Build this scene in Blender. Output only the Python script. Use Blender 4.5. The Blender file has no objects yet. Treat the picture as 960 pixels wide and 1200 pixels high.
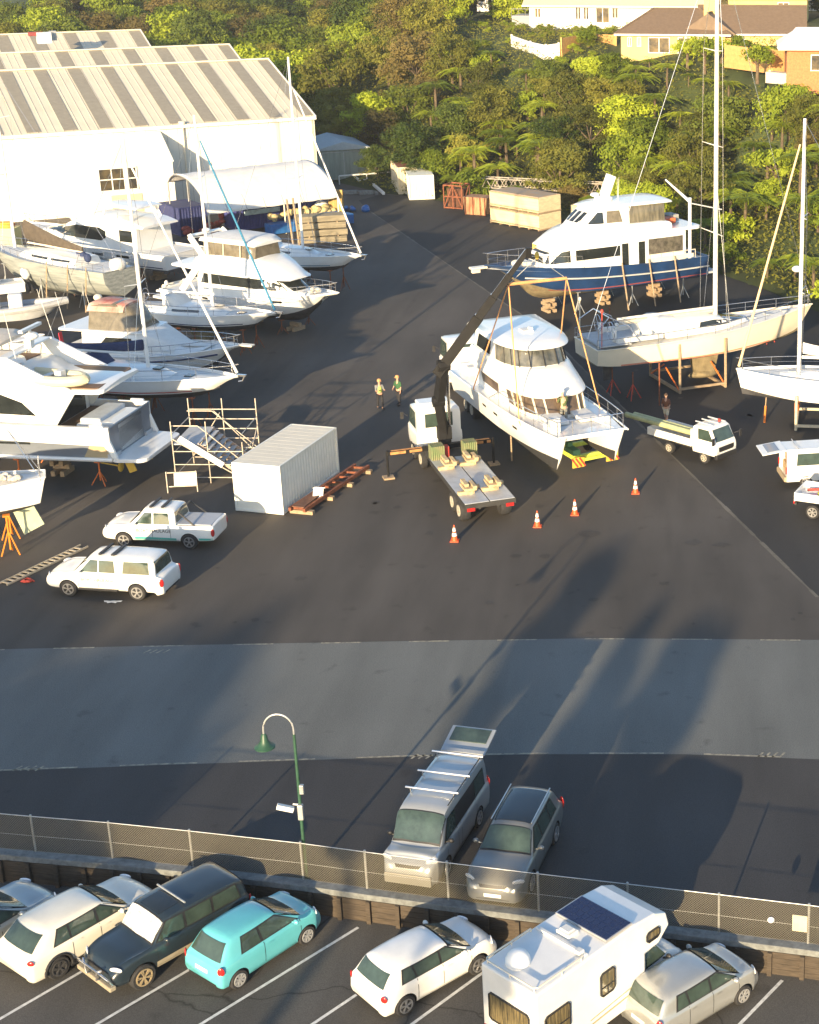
import bpy, bmesh, math, random
from mathutils import Vector, Matrix, noise
from mathutils.bvhtree import BVHTree
R = math.radians
S = bpy.context.scene
COL = S.collection
rnd = random.Random(7)
# ---------------------------------------------------------------- camera
F_, CX_, CY_, TH_, H_ = 1820.85, 801.26, 500.0, R(18.252), 27.574
cam = bpy.data.cameras.new('camera'); camo = bpy.data.objects.new('camera', cam); COL.objects.link(camo)
cam.sensor_fit = 'HORIZONTAL'; cam.sensor_width = 36; cam.lens = 36*F_/960
cam.shift_x = (480-CX_)/960; cam.shift_y = (CY_-600)/960
cam.clip_start = .5; cam.clip_end = 4000
camo.location = (0, 0, H_); camo.rotation_euler = (math.pi/2-TH_, 0, 0)
S.camera = camo
def at(x, y, z=0.0):
    """world point at height z on the sight line of photo pixel (x, y)"""
    dx, dy, dz = x-CX_, F_*math.cos(TH_)-(y-CY_)*math.sin(TH_), -F_*math.sin(TH_)-(y-CY_)*math.cos(TH_)
    t = (z-H_)/dz
    return Vector((dx*t, dy*t, z))
# ---------------------------------------------------------------- materials
MATS = {}
def mat(name, col, rough=.5, metal=0., var=0., scale=3., bump=0., spec=.5, col2=None, stretch=None, coat=0., bdist=.02, detail=6):
    if name in MATS: return MATS[name]
    m = bpy.data.materials.new(name); m.use_nodes = True
    nt = m.node_tree; b = nt.nodes['Principled BSDF']
    b.inputs['Base Color'].default_value = (*col, 1); b.inputs['Roughness'].default_value = rough
    b.inputs['Metallic'].default_value = metal; b.inputs['Specular IOR Level'].default_value = spec
    if coat: b.inputs['Coat Weight'].default_value = coat; b.inputs['Coat Roughness'].default_value = .06
    if var or col2 or bump:
        tc = nt.nodes.new('ShaderNodeTexCoord'); mp = nt.nodes.new('ShaderNodeMapping')
        nt.links.new(tc.outputs['Object'], mp.inputs['Vector'])
        if stretch: mp.inputs['Scale'].default_value = stretch
        nz = nt.nodes.new('ShaderNodeTexNoise'); nz.inputs['Scale'].default_value = scale; nz.inputs['Detail'].default_value = detail
        nz.inputs['Roughness'].default_value = .62
        nt.links.new(mp.outputs[0], nz.inputs['Vector'])
        if var or col2:
            cr = nt.nodes.new('ShaderNodeValToRGB')
            cr.color_ramp.elements[0].position = .34; cr.color_ramp.elements[1].position = .66
            c2 = col2 or tuple(min(1, c*(1+var)) for c in col)
            c1 = col if col2 else tuple(c*(1-var) for c in col)
            cr.color_ramp.elements[0].color = (*c1, 1); cr.color_ramp.elements[1].color = (*c2, 1)
            nt.links.new(nz.outputs['Fac'], cr.inputs[0]); nt.links.new(cr.outputs[0], b.inputs['Base Color'])
        if bump:
            bp = nt.nodes.new('ShaderNodeBump'); bp.inputs['Strength'].default_value = bump; bp.inputs['Distance'].default_value = bdist
            nt.links.new(nz.outputs['Fac'], bp.inputs['Height']); nt.links.new(bp.outputs[0], b.inputs['Normal'])
    MATS[name] = m
    return m
WHITE = mat('white_gelcoat', (.76, .76, .74), .28, var=.04, scale=1.3, coat=.3)
CREAM = mat('cream_gelcoat', (.74, .66, .52), .35, var=.05, scale=1.2, coat=.2)
DECKW = mat('deck_white', (.66, .66, .64), .6, var=.07, scale=4)
DECKG = mat('deck_grey', (.42, .44, .46), .7, var=.08, scale=4)
TEAK = mat('teak_deck', (.16, .095, .055), .7, var=.25, scale=5, stretch=(1, 9, 1))
GLASS = mat('dark_glass', (.018, .022, .022), .06, spec=.8, var=.3, scale=1.1)
CARGLASS = mat('car_glass', (.04, .062, .052), .05, spec=.9, var=.3, scale=2.)
CLEAR = mat('clear_vinyl', (.15, .13, .095), .2, var=.25, scale=2.2)
BLACK = mat('black_plastic', (.02, .02, .022), .5, var=.2)
RUBBER = mat('tyre_rubber', (.022, .022, .024), .85, var=.25, scale=9)
ALLOY = mat('alloy', (.55, .55, .56), .35, .85, var=.1)
STEEL = mat('stainless', (.62, .62, .63), .25, .9)
GALV = mat('galvanised', (.42, .43, .43), .5, .6, var=.15, scale=6)
RUST = mat('rust', (.20, .065, .03), .85, var=.4, scale=4, bump=.3)
ANTI = mat('antifoul_dark', (.06, .06, .065), .8, var=.3, scale=2)
ANTIO = mat('antifoul_ochre', (.20, .16, .09), .85, var=.35, scale=1.6)
NAVY = mat('navy_canvas', (.02, .035, .10), .8, var=.2)
BLUEC = mat('teal_blue_canvas', (.03, .17, .30), .8, var=.2)
CANVW = mat('white_canvas', (.70, .69, .66), .8, var=.06, scale=2, bump=.15)
TIMBER = mat('weathered_timber', (.33, .24, .15), .8, var=.3, scale=3, stretch=(1, 6, 6))
ORANGE = mat('orange_paint', (.65, .16, .03), .55, var=.15)
REDP = mat('red_paint', (.45, .05, .03), .5, var=.2)
REDL = mat('red_lens', (.42, .02, .02), .2)
LAMP = mat('headlamp', (.75, .76, .78), .12, .3)
PLATE = mat('number_plate', (.7, .7, .68), .5)
YELLOW = mat('yellow_paint', (.62, .42, .06), .5, var=.15)
RUBGREY = mat('hypalon_grey', (.36, .37, .38), .6, var=.1)
SKIN = mat('skin', (.50, .29, .20), .55)
# ---------------------------------------------------------------- mesh builder
class MB:
    def __init__(s): s.v = []; s.f = []; s.m = []
    def add(s, vs, fs, mi=0):
        o = len(s.v); s.v += [Vector(v) for v in vs]; s.f += [tuple(i+o for i in f) for f in fs]
        s.m += [mi]*len(fs) if isinstance(mi, int) else list(mi)
        return s
    def bx(s, x0, x1, y0, y1, z0, z1, mi=0):
        v = [(x, y, z) for z in (z0, z1) for y in (y0, y1) for x in (x0, x1)]
        return s.add(v, [(0, 2, 3, 1), (4, 5, 7, 6), (0, 1, 5, 4), (2, 6, 7, 3), (0, 4, 6, 2), (1, 3, 7, 5)], mi)
    def obox(s, c, sz, rz=0., mi=0, rx=0., ry=0.):
        M_ = Matrix.Translation(c) @ Matrix.Rotation(rz, 4, 'Z') @ Matrix.Rotation(ry, 4, 'Y') @ Matrix.Rotation(rx, 4, 'X')
        a, b, d = sz[0]/2, sz[1]/2, sz[2]/2
        v = [M_ @ Vector((x, y, z)) for z in (-d, d) for y in (-b, b) for x in (-a, a)]
        return s.add(v, [(0, 2, 3, 1), (4, 5, 7, 6), (0, 1, 5, 4), (2, 6, 7, 3), (0, 4, 6, 2), (1, 3, 7, 5)], mi)
    def beam(s, p0, p1, w, h, mi=0):
        p0, p1 = Vector(p0), Vector(p1); d = p1-p0; L = d.length; d.normalize()
        up = Vector((0, 0, 1)) if abs(d.z) < .95 else Vector((0, 1, 0))
        a = d.cross(up).normalized(); b = a.cross(d).normalized()
        v = [p+a*i*w/2+b*j*h/2 for p in (p0, p1) for i, j in ((-1, -1), (1, -1), (1, 1), (-1, 1))]
        return s.add(v, [(0, 3, 2, 1), (4, 5, 6, 7), (0, 1, 5, 4), (1, 2, 6, 5), (2, 3, 7, 6), (3, 0, 4, 7)][:6], mi)
    def path(s, pts, r, n=6, mi=0, r1=None, closed=False):
        pts = [Vector(p) for p in pts]; k = len(pts); rings = []
        for i, p in enumerate(pts):
            a = pts[i-1] if (i or closed) else p; b = pts[(i+1) % k] if (i < k-1 or closed) else p
            d = (b-a).normalized() if (b-a).length > 1e-9 else Vector((0, 0, 1))
            up = Vector((0, 0, 1)) if abs(d.z) < .92 else Vector((0, 1, 0))
            u = d.cross(up).normalized(); w = u.cross(d).normalized()
            rr = r if r1 is None else r+(r1-r)*i/max(1, k-1)
            rings.append([p+(u*math.cos(t)+w*math.sin(t))*rr for t in [2*math.pi*j/n for j in range(n)]])
        vs = [q for g in rings for q in g]; fs = []
        for i in range(k if closed else k-1):
            for j in range(n):
                a, b = i*n+j, i*n+(j+1) % n; c, d = ((i+1) % k)*n+(j+1) % n, ((i+1) % k)*n+j
                fs.append((a, b, c, d))
        if not closed: fs += [tuple(range(n))[::-1], tuple(range((k-1)*n, k*n))]
        return s.add(vs, fs, mi)
    def tube(s, p0, p1, r, r1=None, n=8, mi=0): return s.path([p0, p1], r, n, mi, r1)
    def loft(s, secs, mi=0, ring=True, cap=True, rowm=None):
        n = len(secs[0]); vs = [q for g in secs for q in g]; fs = []; ms = []
        for i in range(len(secs)-1):
            for j in range(n if ring else n-1):
                fs.append((i*n+j, i*n+(j+1) % n, (i+1)*n+(j+1) % n, (i+1)*n+j)); ms.append(rowm[j] if rowm else mi)
        if cap: fs += [tuple(range(n))[::-1], tuple(range((len(secs)-1)*n, len(secs)*n))]; ms += [mi, mi]
        return s.add(vs, fs, ms)
    def prism(s, pts, axis, a, b, mi=0):
        """outline pts in the plane normal to axis, swept from a to b"""
        def P(u, v, w): return {'x': (w, u, v), 'y': (u, w, v), 'z': (u, v, w)}[axis]
        return s.loft([[P(u, v, a) for u, v in pts], [P(u, v, b) for u, v in pts]], mi)
    def ell(s, c, r, n=12, k=8, mi=0):
        c = Vector(c); r = r if hasattr(r, '__len__') else (r, r, r)
        secs = []
        for i in range(k+1):
            a = -math.pi/2+math.pi*i/k; a = max(-1.52, min(1.52, a))
            secs.append([c+Vector((r[0]*math.cos(a)*math.cos(t), r[1]*math.cos(a)*math.sin(t), r[2]*math.sin(a))) for t in [2*math.pi*j/n for j in range(n)]])
        return s.loft(secs, mi)
    def lathe(s, prof, c=(0, 0, 0), axis='z', n=20, mi=0, cap=True):
        c = Vector(c); secs = []
        for r, h in prof:
            g = []
            for j in range(n):
                t = 2*math.pi*j/n; a, b = r*math.cos(t), r*math.sin(t)
                g.append(c+Vector({'z': (a, b, h), 'y': (a, h, b), 'x': (h, a, b)}[axis]))
            secs.append(g)
        return s.loft(secs, mi, cap=cap)
    def mv(s, M_):
        s.v = [M_ @ v for v in s.v]; return s
    def bvh(s): return BVHTree.FromPolygons(s.v, s.f)
    def build(s, name, mats, parent=None, smooth=False, bevel=0., sharp=35):
        me = bpy.data.meshes.new(name); me.from_pydata([tuple(v) for v in s.v], [], s.f)
        for m in (mats if isinstance(mats, (list, tuple)) else [mats]): me.materials.append(m)
        me.polygons.foreach_set('material_index', s.m)
        bm = bmesh.new(); bm.from_mesh(me)
        bmesh.ops.remove_doubles(bm, verts=bm.verts, dist=.0008)
        bmesh.ops.recalc_face_normals(bm, faces=bm.faces)
        if smooth:
            th = R(sharp)
            for f in bm.faces: f.smooth = True
            for e in bm.edges:
                if len(e.link_faces) == 2 and e.calc_face_angle(0) > th: e.smooth = False
        bm.to_mesh(me); bm.free(); me.update()
        o = bpy.data.objects.new(name, me); COL.objects.link(o)
        if parent: o.parent = parent
        if bevel:
            b = o.modifiers.new('bevel', 'BEVEL'); b.width = bevel; b.segments = 2; b.limit_method = 'ANGLE'; b.angle_limit = R(40)
        return o
def tag(o, label=None, cat=None, group=None, kind=None):
    if label: o['label'] = label
    if cat: o['category'] = cat
    if group: o['group'] = group
    if kind: o['kind'] = kind
    return o
def thing(name, label, cat, loc=(0, 0, 0), rz=0., group=None):
    o = bpy.data.objects.new(name, None); COL.objects.link(o); o.empty_display_size = .5
    o.location = loc; o.rotation_euler = (0, 0, rz)
    return tag(o, label, cat, group)
def copy_tree(o, parent=None):
    c = o.copy(); COL.objects.link(c)
    if parent: c.parent = parent
    for ch in o.children: copy_tree(ch, c)
    return c
def dup(o, loc, rz, label, group=None, scale=None):
    c = copy_tree(o); c.location = loc; c.rotation_euler = (0, 0, rz)
    if scale: c.scale = scale if hasattr(scale, '__len__') else (scale,)*3
    c['label'] = label
    if group: c['group'] = group
    return c
def clip_grid(pts, g):
    bm = bmesh.new(); f = bm.faces.new([bm.verts.new((p[0], p[1], 0)) for p in pts])
    for ax in (0, 1):
        lo, hi = min(p[ax] for p in pts), max(p[ax] for p in pts)
        k = math.floor(lo/g)+1
        while k*g < hi-1e-4:
            no = Vector((1, 0, 0)) if ax == 0 else Vector((0, 1, 0))
            bmesh.ops.bisect_plane(bm, geom=bm.verts[:]+bm.edges[:]+bm.faces[:], plane_co=no*k*g, plane_no=no)
            k += 1
    bm.verts.index_update()
    vs = [v.co.copy() for v in bm.verts]; fs = [tuple(v.index for v in f.verts) for f in bm.faces]; bm.free()
    return vs, fs
def project(bvh, pts, side, off=.012, g=.18, mb=None, mi=0):
    """lay a flat outline onto a surface. side: 'L','R' pts=(x,z); 'F','B' pts=(y,z); 'T' pts=(x,y)"""
    mb = mb or MB(); vs, fs = clip_grid(pts, g); out = []
    far = 40
    for v in vs:
        u, w = v.x, v.y
        if side == 'L': o, d = Vector((u, far, w)), Vector((0, -1, 0))
        elif side == 'R': o, d = Vector((u, -far, w)), Vector((0, 1, 0))
        elif side == 'F': o, d = Vector((far, u, w)), Vector((-1, 0, 0))
        elif side == 'B': o, d = Vector((-far, u, w)), Vector((1, 0, 0))
        else: o, d = Vector((u, w, far)), Vector((0, 0, -1))
        loc, no, i, dist = bvh.ray_cast(o, d)
        if loc is None: out.append(None); continue
        if no.dot(d) > 0: no = -no
        out.append(loc+no*off)
    fs2 = [f for f in fs if all(out[i] is not None for i in f)]
    mb.add([p if p is not None else Vector((0, 0, 0)) for p in out], fs2, mi)
    return mb
def rquad(x0, x1, z0, z1, r=.05, sl0=0., sl1=0.):
    """quad with cut corners; sl shifts the top corners"""
    return [(x0+r, z0), (x1-r, z0), (x1, z0+r), (x1+sl1, z1-r), (x1-r+sl1, z1), (x0+r+sl0, z1), (x0+sl0, z1-r), (x0, z0+r)]
def catmull(p0, p1, p2, p3, t, k=.5):
    m1, m2 = (p2-p0)*k, (p3-p1)*k
    return (2*t**3-3*t**2+1)*p1+(t**3-2*t**2+t)*m1+(-2*t**3+3*t**2)*p2+(t**3-t**2)*m2
def smooth_rows(rows, n, k=.42):
    out = []
    for i in range(len(rows)-1):
        a, b, c, d = rows[max(0, i-1)], rows[i], rows[i+1], rows[min(len(rows)-1, i+2)]
        for j in range(n):
            t = j/n
            out.append([catmull(Vector(p), Vector(q), Vector(r_), Vector(s_), t, k) for p, q, r_, s_ in zip(a, b, c, d)])
    out.append([Vector(p) for p in rows[-1]])
    return out
def text_mb(txt, size, thick=.004, bold=0.):
    cu = bpy.data.curves.new('t', 'FONT'); cu.body = txt; cu.size = size; cu.extrude = thick; cu.offset = bold
    o = bpy.data.objects.new('t', cu); COL.objects.link(o)
    dg = bpy.context.evaluated_depsgraph_get(); me = bpy.data.meshes.new_from_object(o.evaluated_get(dg))
    mb = MB(); mb.add([v.co for v in me.vertices], [tuple(p.vertices) for p in me.polygons])
    bpy.data.objects.remove(o); bpy.data.meshes.remove(me)
    return mb
def skinned(name, verts, edges, radii, m, parent=None, sub=1, root=0):
    me = bpy.data.meshes.new(name); me.from_pydata(verts, edges, [])
    o = bpy.data.objects.new(name, me); COL.objects.link(o)
    sk = o.modifiers.new('s', 'SKIN'); sk.use_smooth_shade = True
    dat = me.skin_vertices[0].data
    for i, r_ in enumerate(radii):
        dat[i].radius = (r_, r_) if not hasattr(r_, '__len__') else r_
        dat[i].use_root = (i == root)
    ss = o.modifiers.new('u', 'SUBSURF'); ss.levels = sub; ss.render_levels = sub
    dg = bpy.context.evaluated_depsgraph_get(); dg.update()
    nm = bpy.data.meshes.new_from_object(o.evaluated_get(dg))
    bpy.data.objects.remove(o); nm.name = name
    nm.materials.clear(); nm.materials.append(m)
    for p in nm.polygons: p.use_smooth = True
    o = bpy.data.objects.new(name, nm); COL.objects.link(o)
    if parent: o.parent = parent
    return o
# ---------------------------------------------------------------- vehicles
def car_ring(x, zb, hw, b, rh, rz):
    c = min(1., max(0., (rz-b)/.3))
    h = [(0, zb), (hw-.16, zb), (hw-.035, zb+.08), (hw, zb+(b-zb)*.52), (hw-.012, b-.07), (hw-.06, b),
         (rh+(hw-.06-rh)*.30, b+(rz-b)*.62), (rh-.03, rz-.03-.02*c), (rh*.58, rz+.008), (0, rz+.02)]
    return [(x, y, z) for y, z in h]+[(x, -y, z) for y, z in h[-2:0:-1]]
def ring_smooth(g, n=2):
    g = [Vector(p) for p in g]; k = len(g); out = []
    for i in range(k):
        for j in range(n):
            out.append(catmull(g[i-1], g[i], g[(i+1) % k], g[(i+2) % k], j/n, .27))
    return out
def wheel(parent, x, y, r, w, side, rimm=ALLOY, spokes=5, frac=.66):
    t = MB(); n = 24; hw_ = w/2
    t.lathe([(r*.5, -hw_*.9), (r*.9, -hw_), (r*.985, -hw_*.75), (r, 0), (r*.985, hw_*.75), (r*.9, hw_), (r*.5, hw_*.9)], (x, y, r), 'y', n)
    wo = t.build('wheel', RUBBER, parent, True)
    m = MB(); rr = r*frac; yo = y+side*(hw_+.004)
    m.lathe([(rr*1.03, -.05*side), (rr*1.03, .012*side), (rr*.88, .012*side), (rr*.86, -.045*side)], (x, yo, r), 'y', n, cap=False)
    m.lathe([(rr*.26, -.05*side), (rr*.22, .008*side), (.002, .012*side)], (x, yo, r), 'y', 12)
    for k in range(spokes):
        a = 2*math.pi*k/spokes+.3
        for da in (-.13, .13):
            p0 = Vector((x+math.cos(a)*rr*.2, yo-.012*side, r+math.sin(a)*rr*.2)); p1 = Vector((x+math.cos(a+da)*rr*.93, yo-.005*side, r+math.sin(a+da)*rr*.93))
            m.beam(p0, p1, .035*r/.3, .03)
    m.build('rim', rimm, wo, True)
    d = MB(); d.lathe([(rr*.9, 0), (.002, 0)], (x, yo-.05*side, r), 'y', 16, cap=False); d.build('brake_disc', BLACK, wo)
def arches(body, mats, parent, axles, r, hw_, name='body', depth=.30):
    o = body.build(name, mats, parent, True, sharp=50)
    c = MB()
    for x in axles:
        for s_ in (1, -1):
            y0, y1 = (hw_-depth, hw_+.3) if s_ > 0 else (-hw_-.3, -hw_+depth)
            c.lathe([(r+.055, y0), (r+.055, y1)], (x, 0, r), 'y', 28, mi=1)
    co = c.build('cut', mats)
    b = o.modifiers.new('b', 'BOOLEAN'); b.operation = 'DIFFERENCE'; b.object = co; b.solver = 'EXACT'
    dg = bpy.context.evaluated_depsgraph_get(); dg.update()
    nm = bpy.data.meshes.new_from_object(o.evaluated_get(dg)); nm.name = name
    bpy.data.objects.remove(co)
    o.modifiers.clear(); o.data = nm
    return o
def lens(bv, inner, outer, r_, name, m_, parent):
    i_, o_ = Vector(inner), Vector(outer); d = (i_-o_).normalized(); hit = bv.ray_cast(o_, d)
    p = hit[0] if hit[0] is not None else i_
    n = hit[1] if hit[0] is not None else -d
    if n.dot(d) > 0: n = -n
    n.z *= .4; n.normalize(); ang = math.atan2(n.y, n.x)
    mb = MB(); mb.ell((0, 0, 0), (.035, r_[1], r_[2]), 14, 8)
    mb.mv(Matrix.Translation(p) @ Matrix.Rotation(ang, 4, 'Z')); return mb.build(name, m_, parent, True)
def car_paint(name, col, var=.05, metal=0., rough=.3): return mat(name, col, rough, metal, var=var, scale=1.5, coat=.6)
def car(name, label, cat, p, paint, group=None):
    """p: L W H b hz cx rf rr tx tz xr xf r wins"""
    g = p; L, W, H, b, hz = g['L'], g['W'], g['H'], g['b'], g['hz']; hw_ = W/2; zl = g.get('zb', .19)
    t = thing(name, label, cat, group=group)
    rw = g.get('rw', .765)
    if g.get('ute'):
        bx_ = g['ute']
        st = [(0, .5, hw_*.9, b-.06, hw_*.86, b-.03), (.05, .42, hw_*.97, b, hw_*.88, b+.02), (.4, .38, hw_*.99, b, hw_*.88, b+.02),
              (bx_-.06, zl, hw_, b, hw_*.88, b+.02), (bx_, zl, hw_, b, hw_*.84, b+.08), (bx_+.1, zl, hw_, b, hw_*rw, H-.06)]
    else:
        st = [(0, .36, hw_*.88, .62+g.get('bz', 0), hw_*.6, .66+g.get('bz', 0)), (.05, .28, hw_*.95, g['tz']-.12, hw_*.86, g['tz']-.07), (g['tx'], .22, hw_*.985, g['tz']-.03, hw_*.82, g['tz']+.03),
              (g['rr'], zl, hw_, b, hw_*rw, H-.06)]
    st += [((st[-1][0]+g['rf'])/2, zl, hw_, b, hw_*rw, H), (g['rf'], zl, hw_, b-.01, hw_*(rw-.02), H-.05),
           (g['cx'], zl, hw_, b-.03, hw_*.88, hz), ((g['cx']+L)/2+.05, zl, hw_*.99, hz-.10, hw_*.82, hz-.05),
           (L-.24, zl+.02, hw_*.95, hz-.22, hw_*.74, hz-.15), (L-.07, zl+.05, hw_*.87, hz-.35, hw_*.64, hz-.30), (L, zl+.10, hw_*.78, hz-.48, hw_*.55, hz-.44)]
    rows = [ring_smooth(car_ring(*s_)) for s_ in st]
    rows = smooth_rows(rows, 4, .30)
    B = MB(); B.loft(rows)
    bv = B.bvh()
    body = arches(B, [paint, BLACK], t, (g['xr'], g['xf']), g['r'], hw_)
    gl = g.get('glass', CARGLASS)
    zt = H-g.get('tm', .15); z0 = b+.05
    W0, W1 = g['wins'][0], g['wins'][-1] if g['wins'][-1][1] > g['wins'][0][1] else g['wins'][0]
    if W1 is W0: W0 = g['wins'][-1]
    for sd in 'LR':
        if g.get('trim', True): project(bv, [(W0[0]-.06, z0-.035), (W1[1]+.07, z0-.035), (W1[2]+.02, zt+.03), (W0[3]-.03, zt+.03)], sd, .010, .12).build('window_trim', BLACK, t, True)
        for (a0, a1, c1, c0) in g['wins']: project(bv, [(a0, z0), (a1, z0), (c1, zt), (c0, zt)], sd, .018, .12).build('side_window', gl, t, True)
    wy = hw_*.84; wt = hw_*(rw-.05)
    x0_, x1_ = g['rf']+.06, g['cx']-.05
    project(bv, [(x0_-.03, -wt-.03), (x1_+.04, -wy-.03), (x1_+.07, 0), (x1_+.04, wy+.03), (x0_-.03, wt+.03)], 'T', .008, .10).build('windscreen_seal', BLACK, t, True)
    project(bv, [(x0_, -wt), (x1_, -wy), (x1_+.03, 0), (x1_, wy), (x0_, wt)], 'T', .030, .10).build('windscreen', g.get('wsm', gl), t, True)
    if g.get('rear', True):
        rz = g.get('rz', (g['tz']+.07 if not g.get('ute') else b+.10)); wy = hw_*.76
        project(bv, [(-wy, rz), (wy, rz), (wt-.02, H-.13), (-wt+.02, H-.13)], 'B', .016, .11).build('rear_window', gl, t, True)
    # seams
    for x0 in g.get('seams', []):
        for sd in 'LR': project(bv, [(x0-.009, .34), (x0+.009, .34), (x0+.009, b-.01), (x0-.009, b-.01)], sd, .004).build('door_seam', BLACK, t)
    for sd in 'LR': project(bv, [(g['xr']+g['r']+.1, zl+.02), (g['xf']-g['r']-.1, zl+.02), (g['xf']-g['r']-.1, zl+.11), (g['xr']+g['r']+.1, zl+.11)], sd, .012).build('sill', BLACK, t, True)
    project(bv, [(-hw_*.72, .30), (hw_*.72, .30), (hw_*.72, .40), (-hw_*.72, .40)], 'B', .010, .12).build('rear_bumper_lip', BLACK, t, True)
    for x0 in g.get('handles', []):
        for sd, s_ in (('L', 1), ('R', -1)):
            h = project(bv, [(x0, b-.13), (x0+.17, b-.13), (x0+.17, b-.10), (x0, b-.10)], sd, .03); h.build('door_handle', g.get('hm', paint), t)
    hl = g.get('hl', .62)
    for s_ in (1, -1):
        lens(bv, (L-.9, s_*hw_*.30, hz-.30), (L+.2, s_*(hw_+.10), hz-.16), (.10, .19, .085), 'headlight', LAMP, t)
        tl = g.get('tl', (g['tz']-.22 if not g.get('ute') else b-.42))+.1
        lens(bv, (1.0, s_*hw_*.2, tl), (-.35, s_*(hw_+.22), tl+.02), (.07, .10, g.get('tlh', .17)*.62), 'tail_light', REDL, t)
        lx = g.get('mx', g['cx']-.35)
        mm = MB(); mm.ell((lx, s_*(hw_+.11), b+.10), (.07, .10, .075), 10, 6, 0); mm.tube((lx, s_*(hw_-.06), b+.03), (lx, s_*(hw_+.06), b+.07), .025)
        mm.build('wing_mirror', g.get('hm', paint), t, True)
        for x_ in (g['xr'], g['xf']): wheel(t, x_, s_*(hw_-g.get('wi', .10)), g['r'], g.get('ww', .2), s_, g.get('rim', ALLOY), g.get('spk', 5), g.get('rfr', .66))
    project(bv, [(-.26, .42), (.26, .42), (.26, .53), (-.26, .53)], 'F', .012).build('number_plate', PLATE, t)
    project(bv, [(-.26, g.get('pz', .62)), (.26, g.get('pz', .62)), (.26, g.get('pz', .62)+.11), (-.26, g.get('pz', .62)+.11)], 'B', .012).build('number_plate', PLATE, t)
    project(bv, [(-hw_*.42, hz-.40), (hw_*.42, hz-.40), (hw_*.48, hz-.31), (-hw_*.48, hz-.31)], 'F', .008).build('grille', BLACK, t, True)
    project(bv, [(-hw_*.5, .25), (hw_*.5, .25), (hw_*.55, .36), (-hw_*.55, .36)], 'F', .008).build('air_intake', BLACK, t, True)
    return t, bv
def put_car(t, p, prear, pfront, z, side):
    """near-side wheel contact pixels rear/front; side +1: car's left wheels are the visible ones"""
    a, b = at(*prear, z), at(*pfront, z); d = (b-a); hd = math.atan2(d.y, d.x)
    u = Vector((math.cos(hd), math.sin(hd), 0)); v = Vector((-u.y, u.x, 0))
    mid = (a+b)/2-v*side*(p['W']/2-.12)
    t.location = mid-u*((p['xr']+p['xf'])/2); t.location.z = z; t.rotation_euler = (0, 0, hd)
ZP = -.85
grp = 'cars parked in the bays below the fence'
P_POLO = dict(L=3.97, W=1.68, H=1.46, b=.95, hz=1.0, cx=3.02, rf=2.25, rr=.5, tx=.12, tz=.93, xr=.72, xf=3.18, r=.31, seams=(1.15, 2.0, 2.95), handles=(1.25, 2.1),
              wins=[(.72, 1.12, 1.05, .78), (1.17, 1.93, 1.93, 1.12), (2.0, 2.78, 2.2, 2.0)], spk=5)
whp = car_paint('white_car_paint', (.78, .77, .74))
t, _ = car('parked_hatchback', 'white five-door hatchback parked in the bay left of the motorhome', 'car', P_POLO, whp, grp)
put_car(t, P_POLO, (475.5, 1187), (557.7, 1140.5), ZP, -1)
P_YAR = dict(L=3.8, W=1.69, H=1.51, b=.98, hz=1.03, cx=3.02, rf=2.2, rr=.45, tx=.12, tz=.98, xr=.62, xf=3.08, r=.30, seams=(1.1, 1.95, 2.9), handles=(1.15, 2.05),
             wins=[(.72, 1.12, 1.05, .80), (1.17, 1.88, 1.88, 1.12), (1.95, 2.82, 2.2, 1.95)], tl=.78, tlh=.24, rim=mat('steel_hubcap', (.5, .5, .5), .4, .6), spk=7)
t, _ = car('parked_hatchback', 'silver hatchback parked to the right of the motorhome', 'car', P_YAR, car_paint('silver_paint', (.42, .43, .42), metal=.5), grp)
put_car(t, P_YAR, (787, 1225), (871, 1173.5), ZP, -1)
P_MIC = dict(L=3.72, W=1.66, H=1.54, b=.97, hz=1.05, cx=2.95, rf=2.15, rr=.55, tx=.14, tz=.93, xr=.62, xf=3.05, r=.29, seams=(1.55, 2.85), handles=(1.65,), rw=.70,
             wins=[(.85, 1.48, 1.45, .95), (1.56, 2.75, 2.12, 1.53)], tl=.72, tlh=.22, rim=mat('grey_hubcap', (.35, .36, .37), .5, .3), spk=8)
t, _ = car('parked_hatchback', 'small rounded turquoise hatchback in the bay beside the dark four-wheel drive', 'car', P_MIC, car_paint('turquoise_paint', (.11, .44, .50)), grp)
put_car(t, P_MIC, (278, 1157.5), (359.5, 1104), ZP, -1)
P_CX = dict(L=4.4, W=1.8, H=1.56, b=1.0, hz=1.05, cx=3.25, rf=2.5, rr=.72, tx=.16, tz=1.0, xr=.85, xf=3.5, r=.345, seams=(1.35, 2.25, 3.15), handles=(1.45, 2.35),
            wins=[(.85, 1.32, 1.32, 1.05), (1.38, 2.18, 2.18, 1.38), (2.26, 3.02, 2.42, 2.26)], tl=.80, tlh=.13, rim=mat('dark_alloy', (.10, .10, .105), .4, .6), spk=5)
t, bv = car('parked_crossover', 'off-white crossover with black wheel arches behind the dark four-wheel drive', 'car', P_CX, car_paint('pearl_paint', (.72, .69, .60)), grp)
put_car(t, P_CX, (79, 1139), (154, 1095), ZP, -1)
m = MB()
for x_ in (P_CX['xr'], P_CX['xf']):
    for s_ in (1, -1):
        pts = [(x_+.42*math.cos(a), s_*.895, .345+.42*math.sin(a)) for a in [R(q) for q in range(-10, 191, 15)]]
        m.path(pts, .045, 6)
for s_ in (1, -1): m.beam((1.2, s_*.87, .27), (3.1, s_*.87, .27), .08, .14)
m.build('arch_cladding', BLACK, t)
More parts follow.
